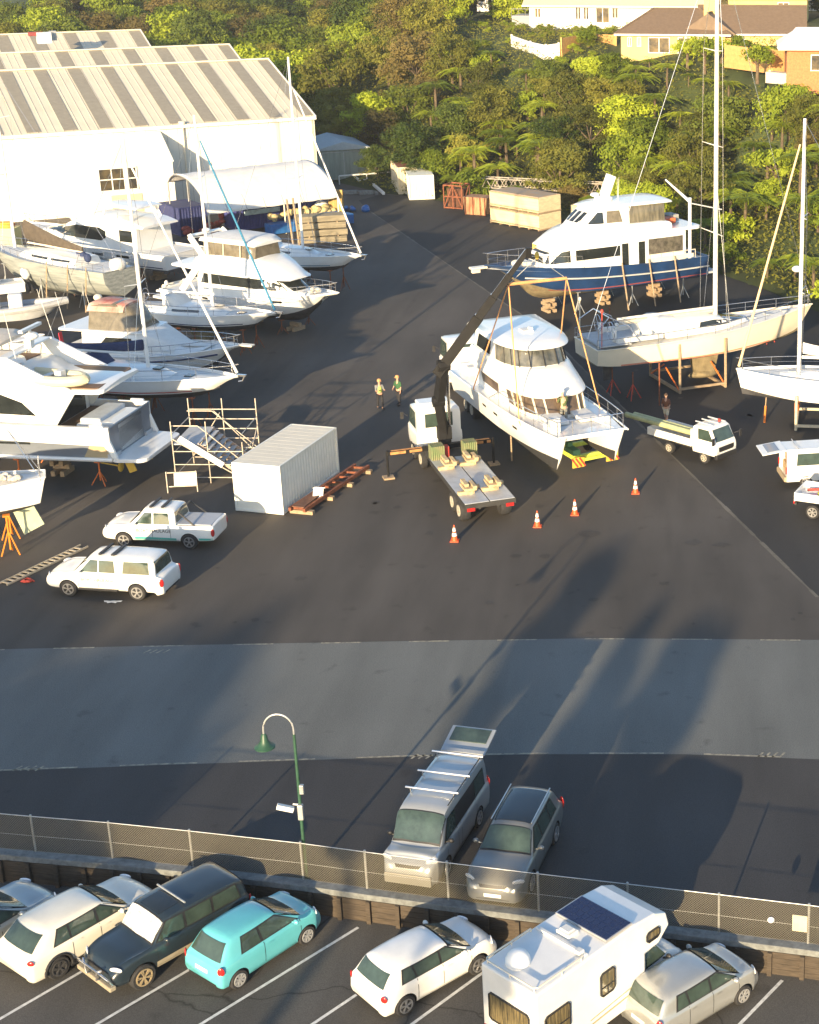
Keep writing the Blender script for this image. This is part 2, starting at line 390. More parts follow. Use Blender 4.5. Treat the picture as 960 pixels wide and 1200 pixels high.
P_SIL = dict(L=4.45, W=1.76, H=1.45, b=.93, hz=.98, cx=3.3, rf=2.5, rr=1.15, tx=.5, tz=.98, xr=.9, xf=3.55, r=.31, seams=(1.45, 2.35, 3.2), handles=(1.55, 2.45),
             wins=[(.95, 1.4, 1.4, 1.25), (1.46, 2.28, 2.28, 1.46), (2.36, 3.05, 2.42, 2.36)])
t, _ = car('parked_sedan', 'silver-grey sedan cut by the left frame edge beside the crossover', 'car', P_SIL, car_paint('silver_blue_paint', (.38, .41, .41), metal=.4), grp)
put_car(t, P_SIL, (-43, 1144), (40, 1094), ZP, -1)
P_4WD = dict(L=4.6, W=1.78, H=1.76, b=1.13, hz=1.14, cx=3.3, rf=2.8, rr=.3, tx=.12, tz=1.12, xr=.95, xf=3.7, r=.38, zb=.36, rw=.86, bz=.2, seams=(1.35, 2.25, 3.2), handles=(1.45, 2.35),
             wins=[(.42, 1.28, 1.28, .5), (1.36, 2.18, 2.18, 1.36), (2.27, 3.12, 2.78, 2.27)], tl=.85, tlh=.2, ww=.25, wi=.10, rim=mat('tan_alloy', (.42, .33, .20), .45, .4), spk=6, pz=.75,
             wsm=mat('sunshade', (.62, .64, .62), .35, .2, var=.35, scale=6, bump=.4))
t, bv = car('parked_wagon', 'dark blue-green four-wheel drive wagon with a silver sunshade and chrome bull bar', 'car', P_4WD, car_paint('dark_green_paint', (.016, .026, .036)), grp)
put_car(t, P_4WD, (268, 1099), (165, 1158), ZP, 1)
m = MB()
for s_ in (1, -1): m.path([(4.5, s_*.25, .45), (4.74, s_*.25, .6), (4.74, s_*.3, .88), (4.68, s_*.45, .95)], .03, 8); m.path([(4.74, 0, .88), (4.74, s_*.52, .88), (4.68, s_*.76, .78), (4.6, s_*.82, .6)], .03, 8)
m.build('bull_bar', STEEL, t)
m = MB(); m.bx(4.5, 4.7, -.84, .84, .42, .56); m.build('bumper', mat('champagne', (.30, .26, .19), .5, var=.15), t, bevel=.03)
m = MB()
for s_ in (1, -1): project(bv, [(1.1, .42), (3.25, .42), (3.25, .62), (1.1, .62)], 'L' if s_ > 0 else 'R', .012, mb=m)
m.build('side_stripe', MATS['champagne'], t)
m = MB(); project(bv, [(2.15, -.46), (2.8, -.46), (2.8, .46), (2.15, .46)], 'T', .012, mb=m); m.build('sunroof', GLASS, t, True)
m = MB(); m.tube((2.08, -.68, 1.83), (2.08, .68, 1.83), .03, n=6); m.build('roof_bar', GALV, t)
# ---- silver van and SUV on the hardstand behind the fence
P_VAN = dict(L=4.9, W=1.74, H=2.05, b=1.12, hz=1.22, cx=4.15, rf=3.55, rr=.25, tx=.1, tz=1.12, xr=1.1, xf=3.9, r=.33, rw=.88, rear=False, seams=(1.3, 2.6, 2.9, 3.8),
             wins=[(2.95, 3.85, 3.5, 2.95), (.45, 1.3, 1.3, .5)], hm=BLACK, tl=.95, tlh=.3)
P_VAN['tm'] = .3
t, bv = car('panel_van', 'silver van with raised tailgate and roof racks parked nose to the fence', 'van', P_VAN, car_paint('van_silver', (.40, .42, .43), metal=.4))
a, b = at(479, 1046), at(538, 886, 2.05)
hd = math.atan2(a.y-b.y, a.x-b.x)
t.location = (a.x-math.cos(hd)*4.9, a.y-math.sin(hd)*4.9, 0); t.rotation_euler = (0, 0, hd)
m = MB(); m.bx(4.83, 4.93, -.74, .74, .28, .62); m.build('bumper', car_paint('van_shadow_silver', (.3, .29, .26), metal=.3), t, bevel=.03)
for xx in (.55, 1.75, 2.75):
    m = MB(); m.tube((xx, -.86, 2.19), (xx, .86, 2.19), .035, n=6)
    for s_ in (1, -1): m.tube((xx, s_*.7, 2.0), (xx, s_*.7, 2.19), .02)
    m.build('roof_rack', ALLOY, t)
m = MB()
for s_ in (1, -1): m.tube((.4, s_*.72, 2.1), (3.3, s_*.72, 2.08), .018)
m.build('roof_gutter', BLACK, t)
m = MB(); m.beam((.12, 0, 1.98), (-1.05, 0, 2.25), 1.5, .06); tg = m.build('tailgate', MATS['van_silver'], t, bevel=.02)
m = MB(); m.beam((-.35, 0, 2.135), (-.95, 0, 2.272), 1.25, .03); m.build('tailgate_window', CARGLASS, tg)
P_SUV = dict(L=4.6, W=1.82, H=1.68, b=1.05, hz=1.10, cx=3.3, rf=2.65, rr=.5, tx=.14, tz=1.05, xr=.95, xf=3.6, r=.35, seams=(1.4, 2.3, 3.2), handles=(1.5, 2.4), rw=.74,
             wins=[(.75, 1.33, 1.33, .9), (1.4, 2.22, 2.22, 1.4), (2.3, 3.08, 2.55, 2.3)], tl=.8, tlh=.35)
t, bv = car('parked_suv', 'grey SUV with a dark glass roof parked nose to the fence beside the silver van', 'car', P_SUV, car_paint('suv_grey', (.20, .205, .20), metal=.35))
a, b = at(581, 1060), at(626, 916, 1.65)
hd = math.atan2(a.y-b.y, a.x-b.x)
t.location = (a.x-math.cos(hd)*4.35, a.y-math.sin(hd)*4.35, 0); t.rotation_euler = (0, 0, hd)
m = MB(); project(bv, [(.7, -.58), (2.5, -.58), (2.5, .58), (.7, .58)], 'T', .012, mb=m); m.build('roof_panel', GLASS, t, True)
for s_ in (1, -1):
    m = MB(); m.tube((.6, s_*.63, 1.72), (2.6, s_*.63, 1.72), .02); m.build('roof_rail', ALLOY, t)
# ---- utes
P_UT1 = dict(L=5.3, W=1.85, H=1.82, b=1.12, hz=1.16, cx=3.95, rf=3.3, rr=.45, tx=.3, tz=1.1, xr=1.15, xf=4.23, r=.37, zb=.34, trim=False, rw=.78, bz=.2, seams=(2.0, 2.85, 3.75), handles=(2.1, 2.95),
             wins=[(.55, 1.75, 1.7, .62), (2.08, 2.8, 2.8, 2.15), (2.86, 3.65, 3.2, 2.86)], tl=.72, tlh=.3, ww=.25, pz=.55)
ug = 'white utes parked on the hardstand'
t, bv = car('white_ute', 'white ute with a hardtop canopy, gold lettering and side steps', 'ute', P_UT1, whp, ug)
put_car(t, P_UT1, (162.5, 702.5), (83.8, 698), 0, 1)
m = MB()
for s_ in (1, -1): m.beam((2.0, s_*.93, .42), (3.75, s_*.93, .42), .14, .06)
m.build('side_step', BLACK, t)
m = MB(); m.bx(2.15, 2.3, -.6, .6, 1.86, 1.92); m.build('roof_rack', BLACK, t); m = MB(); m.bx(2.75, 2.85, -.6, .6, 1.86, 1.94); m.build('roof_rack', BLACK, t)
def side_text(txt, size, x_right, z, y, m_, parent, flip):
    tm = text_mb(txt, size); w = max(v.x for v in tm.v)
    for v in tm.v:
        x, h, d = v.x, v.y, v.z
        v.x, v.y, v.z = (x_right-x if flip else x_right-w+x), y+d, z+h
    tm.build('lettering', m_, parent)
side_text('BOAT HAULAGE', .20, 3.62, .78, .935, mat('gold_letter', (.35, .27, .12), .6), t, True)
P_UT2 = dict(P_UT1, ute=1.75, rf=3.3, wins=[(2.02, 2.78, 2.78, 2.1), (2.86, 3.65, 3.2, 2.86)], tlh=.3)
t, bv = car('white_ute', 'white ute with open tray cover, turquoise sill band and black lettering', 'ute', P_UT2, whp, ug)
put_car(t, P_UT2, (225, 643), (146.5, 640.5), 0, 1)
m = MB()
for s_ in 'LR': project(bv, [(.75+1.0, .40), (3.7, .40), (3.7, .58), (1.75, .53)], s_, .008, mb=m)
for s_ in 'LR': project(bv, [(.05, .46), (.7, .46), (.7, .56), (.05, .56)], s_, .008, mb=m)
m.build('side_stripe', mat('turquoise_stripe', (.08, .42, .36), .5), t)
m = MB(); m.bx(.12, 1.68, -.76, .76, 1.13, 1.18); m.build('tray_cover', mat('tonneau', (.36, .38, .42), .5, var=.06), t, bevel=.02)
m = MB()
for s_ in (1, -1): m.path([(.9, s_*.8, 1.14), (1.62, s_*.72, 1.74), (1.62, 0, 1.78)], .04, 6)
m.build('sports_bar', BLACK, t)
for xx in (2.35, 2.9):
    m = MB(); m.bx(xx, xx+.1, -.6, .6, 1.87, 1.95); m.build('roof_rack', BLACK, t)
side_text('BOAT HAULAGE', .22, 3.6, .80, .935, mat('black_letter', (.05, .05, .05), .6), t, True)
# ---- motorhome
t = thing('motorhome', 'white motorhome with an over-cab bed, roof solar panel and white dome', 'motorhome')
hd = R(49.5)
mw = 2.0; Lb = 4.05
B = MB()
prof = [(0, .62), (Lb, .62), (Lb, 1.95), (Lb+.55, 1.98), (Lb+.98, 2.35), (Lb+.86, 2.78), (Lb+.4, 3.0), (Lb-.4, 3.08), (0, 3.02)]
B.prism(prof, 'y', -mw/2, mw/2); body = B.build('coach_body', whp, t, bevel=.05)
bb = B.bvh()
cab = MB(); st = [(Lb-.1, .5, .95, 1.25, .90, 2.0), (Lb+.5, .45, .95, 1.25, .80, 1.98), (Lb+1.05, .42, .95, 1.22, .78, 1.42), (Lb+1.55, .42, .93, 1.1, .7, 1.18), (Lb+1.8, .45, .84, .9, .6, .95), (Lb+1.88, .5, .72, .7, .5, .74)]
cab.loft(smooth_rows([ring_smooth(car_ring(*s_)) for s_ in st], 3)); cb = cab.bvh()
cabo = arches(cab, [whp, BLACK], t, (Lb+1.12,), .34, .95, 'cab')
for sd in 'LR': project(cb, [(Lb+.12, 1.32), (Lb+.98, 1.32), (Lb+.62, 1.8), (Lb+.12, 1.8)], sd, .01).build('cab_window', CARGLASS, cabo, True)
project(cb, [(-.72, 1.44), (.72, 1.44), (.6, 1.92), (-.6, 1.92)], 'F', .01).build('windscreen', CARGLASS, cabo, True)
for s_ in (1, -1):
    m = MB(); m.ell((Lb+.85, s_*1.1, 1.38), (.07, .11, .14)); m.tube((Lb+.85, s_*.9, 1.3), (Lb+.85, s_*1.05, 1.36), .03); m.build('wing_mirror', BLACK, t, True)
    for x_ in (1.1, Lb+1.12): wheel(t, x_, s_*.84, .34, .22, s_, MATS['steel_hubcap'], 7)
    project(cb, [(s_*.5, .68), (s_*.8, .7), (s_*.8, .86), (s_*.5, .84)], 'F', .01).build('headlight', LAMP, t)
CURT = mat('curtained_glass', (.22, .17, .08), .12, col2=(.05, .045, .03), scale=3, stretch=(7, 7, .6), spec=.8)
def mwin(side, x0, x1, z0, z1):
    r_ = .07; m = project(bb, rquad(x0, x1, z0, z1, r_), side, .02, .5); o = m.build('window', CURT, t)
    f = MB()
    pts = rquad(x0, x1, z0, z1, r_)
    for i in range(8):
        a, b = pts[i], pts[(i+1) % 8]
        def P(q): return {'L': (q[0], mw/2+.02, q[1]), 'R': (q[0], -mw/2-.02, q[1]), 'B': (-.02, q[0], q[1])}[side]
        f.beam(P(a), P(b), .04, .04)
    xm = (x0+x1)/2
    if side != 'B': f.beam(P((x0, (z0+z1)/2-.1)), P((x1, (z0+z1)/2-.1)), .03, .03); f.beam(P((xm, z0)), P((xm, (z0+z1)/2-.1)), .03, .03)
    f.build('window_frame', BLACK, o)
for sd in 'LR': mwin(sd, .28, 1.15, 1.45, 2.2); mwin(sd, 2.3, 2.82, 1.6, 2.3); mwin(sd, Lb+.05, Lb+.55, 2.25, 2.55)
mwin('B', -.74, .72, 1.5, 2.3)
m = MB(); m.bx(2.62, 3.62, -.93, .93, 3.10, 3.14, 0)
sp = m.build('solar_panel', mat('panel_frame', (.5, .5, .5), .4, .5), t)
m = MB()
for i in range(4):
    for j in range(9):
        x0 = 2.65+i*.238; y0 = -.90+j*.2; m.bx(x0, x0+.226, y0, y0+.188, 3.14, 3.148)
m.build('solar_cell', mat('solar_blue', (.012, .016, .06), .15, .2, spec=.8), sp)
m = MB(); m.ell((.62, .28, 3.08), (.33, .33, .33), 20, 12); m.build('satellite_dome', mat('dome_white', (.85, .85, .83), .35), t, True)
m = MB(); m.bx(2.08, 2.46, -.1, .38, 3.05, 3.17); m.bx(2.14, 2.40, -.03, .31, 3.17, 3.22); m.build('roof_hatch', DECKW, t, bevel=.03)
m = MB(); m.bx(1.85, 1.97, -.9, .9, 3.05, 3.12); m.bx(1.75, 1.95, -.8, -.6, 3.1, 3.2); m.build('roof_vent', DECKW, t, bevel=.02)
m = MB(); m.path([(1.7, -.92, 3.14), (.15, -.92, 3.14), (.07, -.84, 3.14), (.07, .84, 3.14), (.15, .92, 3.14), (1.7, .92, 3.14)], .025, 6)
for p_ in ((1.7, -.92), (1.0, -.92), (.1, -.85), (.07, 0), (.1, .85), (1., .92), (1.7, .92)): m.tube((*p_, 3.0), (*p_, 3.14), .02)
m.build('roof_rail', CREAM, t)
for s_ in (1, -1):
    m = MB(); m.bx(-.03, .0, s_*.9-.05, s_*.9+.05, .9, 1.2); m.build('tail_light', REDL, t)
    m = MB(); m.beam((1.4, s_*(mw/2+.006), .95), (3.9, s_*(mw/2+.006), 1.05), .01, .05); m.beam((1.9, s_*(mw/2+.006), 1.12), (4.0, s_*(mw/2+.006), 1.25), .01, .03); m.build('side_stripe', mat('stripe_gold', (.40, .33, .2), .6), t)
# visible side is its right side; anchor = front wheel contact pixel
rr_ = at(628, 1168, ZP+3.02); u = Vector((math.cos(hd), math.sin(hd), 0)); v = Vector((-u.y, u.x, 0))
t.location = rr_+v*mw/2; t.location.z = ZP; t.rotation_euler = (0, 0, hd)
MH = t
# ---------------------------------------------------------------- ground
def ground_mat(name, c, var, fine=.25, patch=None, cracks=False, rough=.85, spec=.3):
    m = bpy.data.materials.new(name); m.use_nodes = True; nt = m.node_tree; N = nt.nodes; L = nt.links
    b = N['Principled BSDF']; b.inputs['Roughness'].default_value = rough; b.inputs['Specular IOR Level'].default_value = spec
    tc = N.new('ShaderNodeTexCoord')
    def nz(sc, det=6, st=(1, 1, 1), rot=0):
        mp = N.new('ShaderNodeMapping'); mp.inputs['Scale'].default_value = st; mp.inputs['Rotation'].default_value = (0, 0, rot); L.new(tc.outputs['Object'], mp.inputs[0])
        n = N.new('ShaderNodeTexNoise'); n.inputs['Scale'].default_value = sc; n.inputs['Detail'].default_value = det; L.new(mp.outputs[0], n.inputs[0]); return n.outputs['Fac']
    def ramp(src, a, b_, c0, c1):
        r_ = N.new('ShaderNodeValToRGB'); r_.color_ramp.elements[0].position = a; r_.color_ramp.elements[1].position = b_
        r_.color_ramp.elements[0].color = (*c0, 1); r_.color_ramp.elements[1].color = (*c1, 1); L.new(src, r_.inputs[0]); return r_.outputs[0]
    def mul(a, b_):
        x = N.new('ShaderNodeMix'); x.data_type = 'RGBA'; x.blend_type = 'MULTIPLY'; x.inputs['Factor'].default_value = 1; L.new(a, x.inputs['A']); L.new(b_, x.inputs['B']); return x.outputs['Result']
    v = var
    o = ramp(nz(.09, 5), .3, .7, tuple(q*(1-v) for q in c), tuple(q*(1+v) for q in c))
    o = mul(o, ramp(nz(.5, 8, (1, .18, 1), .5), .35, .65, (1-v,)*3, (1+v*.6,)*3))
    o = mul(o, ramp(nz(28, 3), .3, .7, (1-fine,)*3, (1+fine,)*3))
    o = mul(o, ramp(nz(.9, 9), .64, .74, (1, 1, 1), (.72, .72, .72)))
    o = mul(o, ramp(nz(.35, 3, (1, .06, 1), -.28), .60, .66, (1, 1, 1), (.86, .86, .86)))
    if cracks:
        w_ = N.new('ShaderNodeTexVoronoi'); w_.feature = 'DISTANCE_TO_EDGE'; w_.inputs['Scale'].default_value = .16
        mp = N.new('ShaderNodeMapping'); L.new(tc.outputs['Object'], mp.inputs[0])
        n2 = N.new('ShaderNodeTexNoise'); n2.inputs['Scale'].default_value = 1.2; L.new(mp.outputs[0], n2.inputs[0])
        mx = N.new('ShaderNodeMix'); mx.data_type = 'RGBA'; mx.blend_type = 'ADD'; mx.inputs['Factor'].default_value = .5; L.new(mp.outputs[0], mx.inputs['A']); L.new(n2.outputs['Color'], mx.inputs['B'])
        L.new(mx.outputs['Result'], w_.inputs['Vector'])
        o = mul(o, ramp(w_.outputs['Distance'], 0., .006, (.45, .45, .45), (1, 1, 1)))
    L.new(o, b.inputs['Base Color'])
    bp = N.new('ShaderNodeBump'); bp.inputs['Strength'].default_value = .35; bp.inputs['Distance'].default_value = .01; L.new(nz(40, 3), bp.inputs['Height']); L.new(bp.outputs[0], b.inputs['Normal'])
    return m
AS_OLD = ground_mat('old_asphalt', (.078, .069, .061), .18)
AS_NEW = ground_mat('new_asphalt', (.054, .052, .052), .14)
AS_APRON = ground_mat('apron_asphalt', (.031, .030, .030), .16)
AS_GREY = ground_mat('grey_asphalt', (.142, .147, .140), .13)
AS_PARK = ground_mat('car_park_asphalt', (.090, .086, .080), .15, cracks=True)
EARTH = ground_mat('bank_earth', (.05, .065, .018), .4)
def poly(name, pts, z, m, kind='structure', thick=0):
    mb = MB(); k = len(pts); mb.add([(p[0], p[1], z) for p in pts], [tuple(range(k))])
    o = mb.build(name, m); return tag(o, kind=kind)
# toe of the bank, left to right
TOE = [(-170, 215), (-90, 205), (-62, 196), (-48, 180), (-41, 172), (-31, 161), (-27, 158.5), (-23, 155), (-17.5, 150.5), (-11, 146.5), (-4.5, 137), (1, 126), (6, 118), (11, 108), (17, 100), (26, 90), (45, 72), (80, 40)]
def toe_d(x, y):
    """signed distance behind the toe line"""
    best = 1e9; sg = 1
    for (ax, ay), (bx_, by) in zip(TOE, TOE[1:]):
        dx, dy = bx_-ax, by-ay; L2 = dx*dx+dy*dy; t = max(0, min(1, ((x-ax)*dx+(y-ay)*dy)/L2))
        px, py = ax+dx*t, ay+dy*t; d = math.hypot(x-px, y-py)
        if d < best-1e-6: best = d; sg = 1 if (dx*(y-py)-dy*(x-px)) > 0 else -1
    return best*sg
def hill(x, y):
    d = toe_d(x, y)
    if d < 0: return -.5
    gate = min(1., max(0., (x+58)/26))   # the bank fades into low ground behind the shed
    top = 12.7*gate+3.0*(1-gate)
    t = min(1., d/40.); s_ = t*t*(3-2*t)
    z = top*s_ + max(0, d-46)*(.012+.06*(1-gate))
    z += noise.noise(Vector((x*.06, y*.06, 3)))*1.2*min(1, d/10)*(1 if d < 40 else .3)
    return z-.02+min(.25, d*.1)
mb = MB(); xs = [-190+i*4 for i in range(84)]; ys = [84+j*4 for j in range(110)]
grid = [(x, y, hill(x, y)) for y in ys for x in xs]; nx = len(xs)
mb.add(grid, [(j*nx+i, j*nx+i+1, (j+1)*nx+i+1, (j+1)*nx+i) for j in range(len(ys)-1) for i in range(nx-1)])
tag(mb.build('terrain', EARTH, smooth=True), kind='structure')
poly('ground', [(-2500, -900), (2500, -900), (2500, 3500), (-2500, 3500)], ZP-.6, EARTH)
# wall / fence line (world x, y) along the front edge of the yard
FL = [(-75, 49.5), (-40, 44.6), (-26, 42.3), (-20, 41.4), (-17.5, 41.05), (-14.9, 40.6), (-11.4, 39.95), (-9.4, 39.5), (-6.9, 38.95), (-4.2, 38.4), (-1.6, 37.9), (1, 37.4), (3.5, 36.9), (6.1, 36.3), (20, 33.2), (60, 24)]
yard = [(x, y+.02) for x, y in FL]+[(80, 40), (45, 72), (26, 90)]+TOE[::-1][3:]+[(-240, 225), (-240, 75)]
mb = MB(); k = len(yard); mb.add([(x, y, 0) for x, y in yard]+[(x, y, -1.6) for x, y in yard], [tuple(range(k))]+[(i, i+k, (i+1) % k+k, (i+1) % k) for i in range(k)])
tag(mb.build('hardstand', AS_OLD), kind='structure')
poly('car_park', [(-90, -70), (90, -70), (90, 42), (60, 30), (20, 39.2), (-90, 60)], ZP, AS_PARK)
def gp(*pix): return [tuple(at(x, y)[:2]) for x, y in pix]
# grey strip across the yard and the new dark asphalt behind the fence
top = [(-150, 764), (0, 761), (220, 756), (440, 752), (700, 748), (960, 750), (1150, 754)]
bot = [(-150, 914), (0, 904), (180, 897), (300, 893), (480, 887), (640, 884), (800, 884), (960, 890), (1150, 900)]
poly('access_road', gp(*top)+gp(*bot[::-1]), .004, AS_GREY)
fr = gp(*bot); fr2 = [(x, y+.25) for x, y in FL if -27 < x < 15]
poly('new_asphalt_strip', [fr[0]]+fr[1:]+[(12, 35.3)]+fr2[::-1]+[(-28, 42.9)], .005, AS_NEW)
# large new-asphalt apron right of the diagonal joint
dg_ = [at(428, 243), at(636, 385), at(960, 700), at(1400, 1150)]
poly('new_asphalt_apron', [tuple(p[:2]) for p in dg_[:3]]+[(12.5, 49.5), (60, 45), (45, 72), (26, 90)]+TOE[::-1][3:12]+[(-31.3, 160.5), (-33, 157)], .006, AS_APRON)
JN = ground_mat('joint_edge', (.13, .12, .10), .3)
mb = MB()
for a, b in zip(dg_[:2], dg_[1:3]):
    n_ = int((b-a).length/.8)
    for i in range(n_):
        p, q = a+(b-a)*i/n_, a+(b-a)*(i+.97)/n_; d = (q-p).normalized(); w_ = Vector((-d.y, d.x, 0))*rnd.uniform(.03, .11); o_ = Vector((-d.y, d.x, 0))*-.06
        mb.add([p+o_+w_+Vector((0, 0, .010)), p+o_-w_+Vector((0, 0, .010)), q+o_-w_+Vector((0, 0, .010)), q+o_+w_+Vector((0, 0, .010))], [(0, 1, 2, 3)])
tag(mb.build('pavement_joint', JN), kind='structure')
# tyre marks, oil stains and small repairs
TM = ground_mat('tyre_rubber_mark', (.064, .058, .053), .3); mb = MB()
def strip(P, w, z=.013):
    for p, q in zip(P, P[1:]):
        d = (q-p); d.z = 0; n_ = Vector((-d.y, d.x, 0)).normalized()*w/2; mb.add([(p.x+n_.x, p.y+n_.y, z), (p.x-n_.x, p.y-n_.y, z), (q.x-n_.x, q.y-n_.y, z), (q.x+n_.x, q.y+n_.y, z)], [(0, 1, 2, 3)])
def arc(pix, w, gauge=1.6):
    P = [at(*p) for p in pix]; Q = []
    for i in range(len(P)-1):
        for j in range(6): Q.append(catmull(P[max(0, i-1)], P[i], P[i+1], P[min(len(P)-1, i+2)], j/6))
    Q.append(P[-1]); strip(Q, w)
    d = (P[-1]-P[0]).normalized(); o_ = Vector((-d.y, d.x, 0))*gauge; strip([q+o_ for q in Q], w)
for k in range(60):
    c = at(rnd.uniform(60, 940), rnd.uniform(430, 740)); r_ = rnd.uniform(.06, .28); n_ = 9; z = .014
    mb.add([(c.x+r_*rnd.uniform(.6, 1.2)*math.cos(6.283*i/n_), c.y+r_*rnd.uniform(.6, 1.2)*math.sin(6.283*i/n_), z) for i in range(n_)], [tuple(range(n_))])
for px, py, r_ in ((812, 636, .35), (846, 639, .3), (604, 652, .22), (690, 626, .4)):
    c = at(px, py); n_ = 14; mb.add([(c.x+r_*rnd.uniform(.6, 1.3)*math.cos(6.283*i/n_)*1.4, c.y+r_*rnd.uniform(.6, 1.2)*math.sin(6.283*i/n_), .0145) for i in range(n_)], [tuple(range(n_))])
tag(mb.build('oil_stains', TM), kind='structure')
# gravel edge near the lit containers, weeds by the wall
def dash(mb, a, b, w, z=.011):
    a, b = Vector(a), Vector(b); d = (b-a); d.z = 0; n_ = Vector((-d.y, d.x, 0)).normalized()*w/2
    mb.add([(a+n_)[:2]+(z,) if False else (a.x+n_.x, a.y+n_.y, z), (a.x-n_.x, a.y-n_.y, z), (b.x-n_.x, b.y-n_.y, z), (b.x+n_.x, b.y+n_.y, z)], [(0, 1, 2, 3)])
WP = mat('worn_road_paint', (.42, .38, .28), .8, col2=(.12, .11, .10), scale=5)
mb = MB()
def along(pix):
    P = [at(*p) for p in pix]; out = []
    for a, b in zip(P, P[1:]):
        n = int((b-a).length/.05)+1; out += [a+(b-a)*i/n for i in range(n)]
    return out
for line, on, off_, off2 in ((top, 1.6, 1.9, -.05), (bot, 2.6, 1.4, .06)):
    P = along(line); acc = 0; st = None
    for a, b in zip(P, P[1:]):
        ph = acc % (on+off_)
        if ph < on: dash(mb, a+Vector((0, off2, 0)), b+Vector((0, off2, 0)), .09)
        acc += (b-a).length
for px, py in ((185, 763), (35, 900), (500, 886), (905, 884)):   # small hatch marks beside the lines
    c = at(px, py)
    for i in range(4): dash(mb, c+Vector((i*.25-.5, -.2, 0)), c+Vector((i*.25-.3, .12, 0)), .07)
tag(mb.build('road_marking', WP), kind='structure')
mb = MB(); BAYW = mat('bay_paint', (.62, .62, .60), .7, var=.2, scale=6)
for a, b in (((28, 1178), (104, 1134)), ((128, 1192), (228, 1133)), ((236, 1200), (420, 1087)), ((352, 1210), (452, 1143)), ((478, 1204), (566, 1140)), ((856, 1212), (917, 1149)), ((660, 1215), (712, 1170)), ((-60, 1160), (20, 1112)), ((960, 1232), (1050, 1170))):
    a, b = at(*a, ZP), at(*b, ZP); d = (b-a).normalized(); dash(mb, a-d*2.5, b, .10, ZP+.006)
tag(mb.build('bay_line', BAYW), kind='structure')
# ---- retaining wall with posts
CONC = mat('concrete', (.15, .16, .16), .9, var=.3, scale=5, bump=.2)
DKT = mat('dark_retaining_timber', (.055, .042, .030), .9, var=.35, scale=2.5, stretch=(1, 1, 8))
wall = thing('retaining_wall', 'low dark timber retaining wall with a pale concrete capping under the chain-link fence', 'wall')
cap = MB(); pan = MB(); 
seg = [p for p in FL if -45 < p[0] < 25]
for (ax, ay), (bx_, by) in zip(seg, seg[1:]):
    a, b = Vector((ax, ay, 0)), Vector((bx_, by, 0)); d = (b-a).normalized(); n_ = Vector((d.y, -d.x, 0))
    m_ = (a+b)/2+n_*.10; cap.obox((m_.x, m_.y, .0), ((b-a).length+.02, .36, .20), math.atan2(d.y, d.x))
    m_ = (a+b)/2+n_*.22
    for k in range(4): pan.obox((m_.x, m_.y, ZP+.09+k*.185), ((b-a).length, .10, .178), math.atan2(d.y, d.x))
cap.build('concrete_capping', CONC, wall, bevel=.02); pan.build('timber_panel', DKT, wall)
PL = []  # points along the fence
acc = 0
def fence_pt(s_):
    L_ = 0
    for (ax, ay), (bx_, by) in zip(FL, FL[1:]):
        l = math.hypot(bx_-ax, by-ay)
        if L_+l >= s_: t = (s_-L_)/l; return Vector((ax+(bx_-ax)*t, ay+(by-ay)*t, 0)), Vector((bx_-ax, by-ay, 0)).normalized()
        L_ += l
L0 = sum(math.hypot(b[0]-a[0], b[1]-a[1]) for a, b in zip(FL[:3], FL[1:3]))
for k in range(46):
    p, d = fence_pt(L0-6+k*.92); n_ = Vector((d.y, -d.x, 0)); q = p+n_*.32
    m = MB(); m.obox((q.x, q.y, ZP+.38), (.13, .12, .76), math.atan2(d.y, d.x)); m.build('wall_post', DKT, wall)
# ---- fence
def wire_mat():
    m = bpy.data.materials.new('chain_link'); m.use_nodes = True; nt = m.node_tree; N = nt.nodes; L = nt.links; b = N['Principled BSDF']
    b.inputs['Base Color'].default_value = (.21, .19, .13, 1); b.inputs['Roughness'].default_value = .5; b.inputs['Metallic'].default_value = .3
    uv = N.new('ShaderNodeUVMap'); sx = N.new('ShaderNodeSeparateXYZ'); L.new(uv.outputs[0], sx.inputs[0])
    def mth(op, a, b_=None):
        n = N.new('ShaderNodeMath'); n.operation = op
        for i, v in enumerate((a, b_)):
            if v is None: continue
            if isinstance(v, (int, float)): n.inputs[i].default_value = v
            else: L.new(v, n.inputs[i])
        return n.outputs[0]
    outs = []
    for op in ('ADD', 'SUBTRACT'):
        s_ = mth(op, sx.outputs[0], sx.outputs[1]); f = mth('FRACT', mth('MULTIPLY', s_, 1/.075)); outs.append(mth('LESS_THAN', f, .14))
    a = mth('MAXIMUM', outs[0], outs[1])
    L.new(a, b.inputs['Alpha']); return m
WIRE = wire_mat()
fen = thing('chain_link_fence', 'long chain-link fence with galvanised posts on the capping of the retaining wall', 'fence')
FH = 1.35
pts = [p for p in FL if -30 < p[0] < 22]
vs = []; fs = []; uvs = []; s_ = 0
for i, (x, y) in enumerate(pts):
    if i: s_ += math.hypot(x-pts[i-1][0], y-pts[i-1][1])
    vs += [(x, y, .12), (x, y, FH)]; uvs += [(s_, 0), (s_, FH-.12)]
    if i: fs.append((2*i-2, 2*i, 2*i+1, 2*i-1))
me = bpy.data.meshes.new('mesh_panel'); me.from_pydata(vs, [], fs); ul = me.uv_layers.new(name='UVMap')
for p in me.polygons:
    for li in p.loop_indices: ul.data[li].uv = uvs[me.loops[li].vertex_index]
me.materials.append(WIRE); o = bpy.data.objects.new('mesh_panel', me); COL.objects.link(o); o.parent = fen
for (x, y) in [p for p in FL if -30 < p[0] < 22]+[(-23, 41.85), (-28.5, 42.7), (9, 35.65), (12, 34.98), (15, 34.3)]:
    m = MB(); m.tube((x, y+.04, .08), (x, y+.04, FH+.05), .035, n=8); m.build('fence_post', GALV, fen, True)
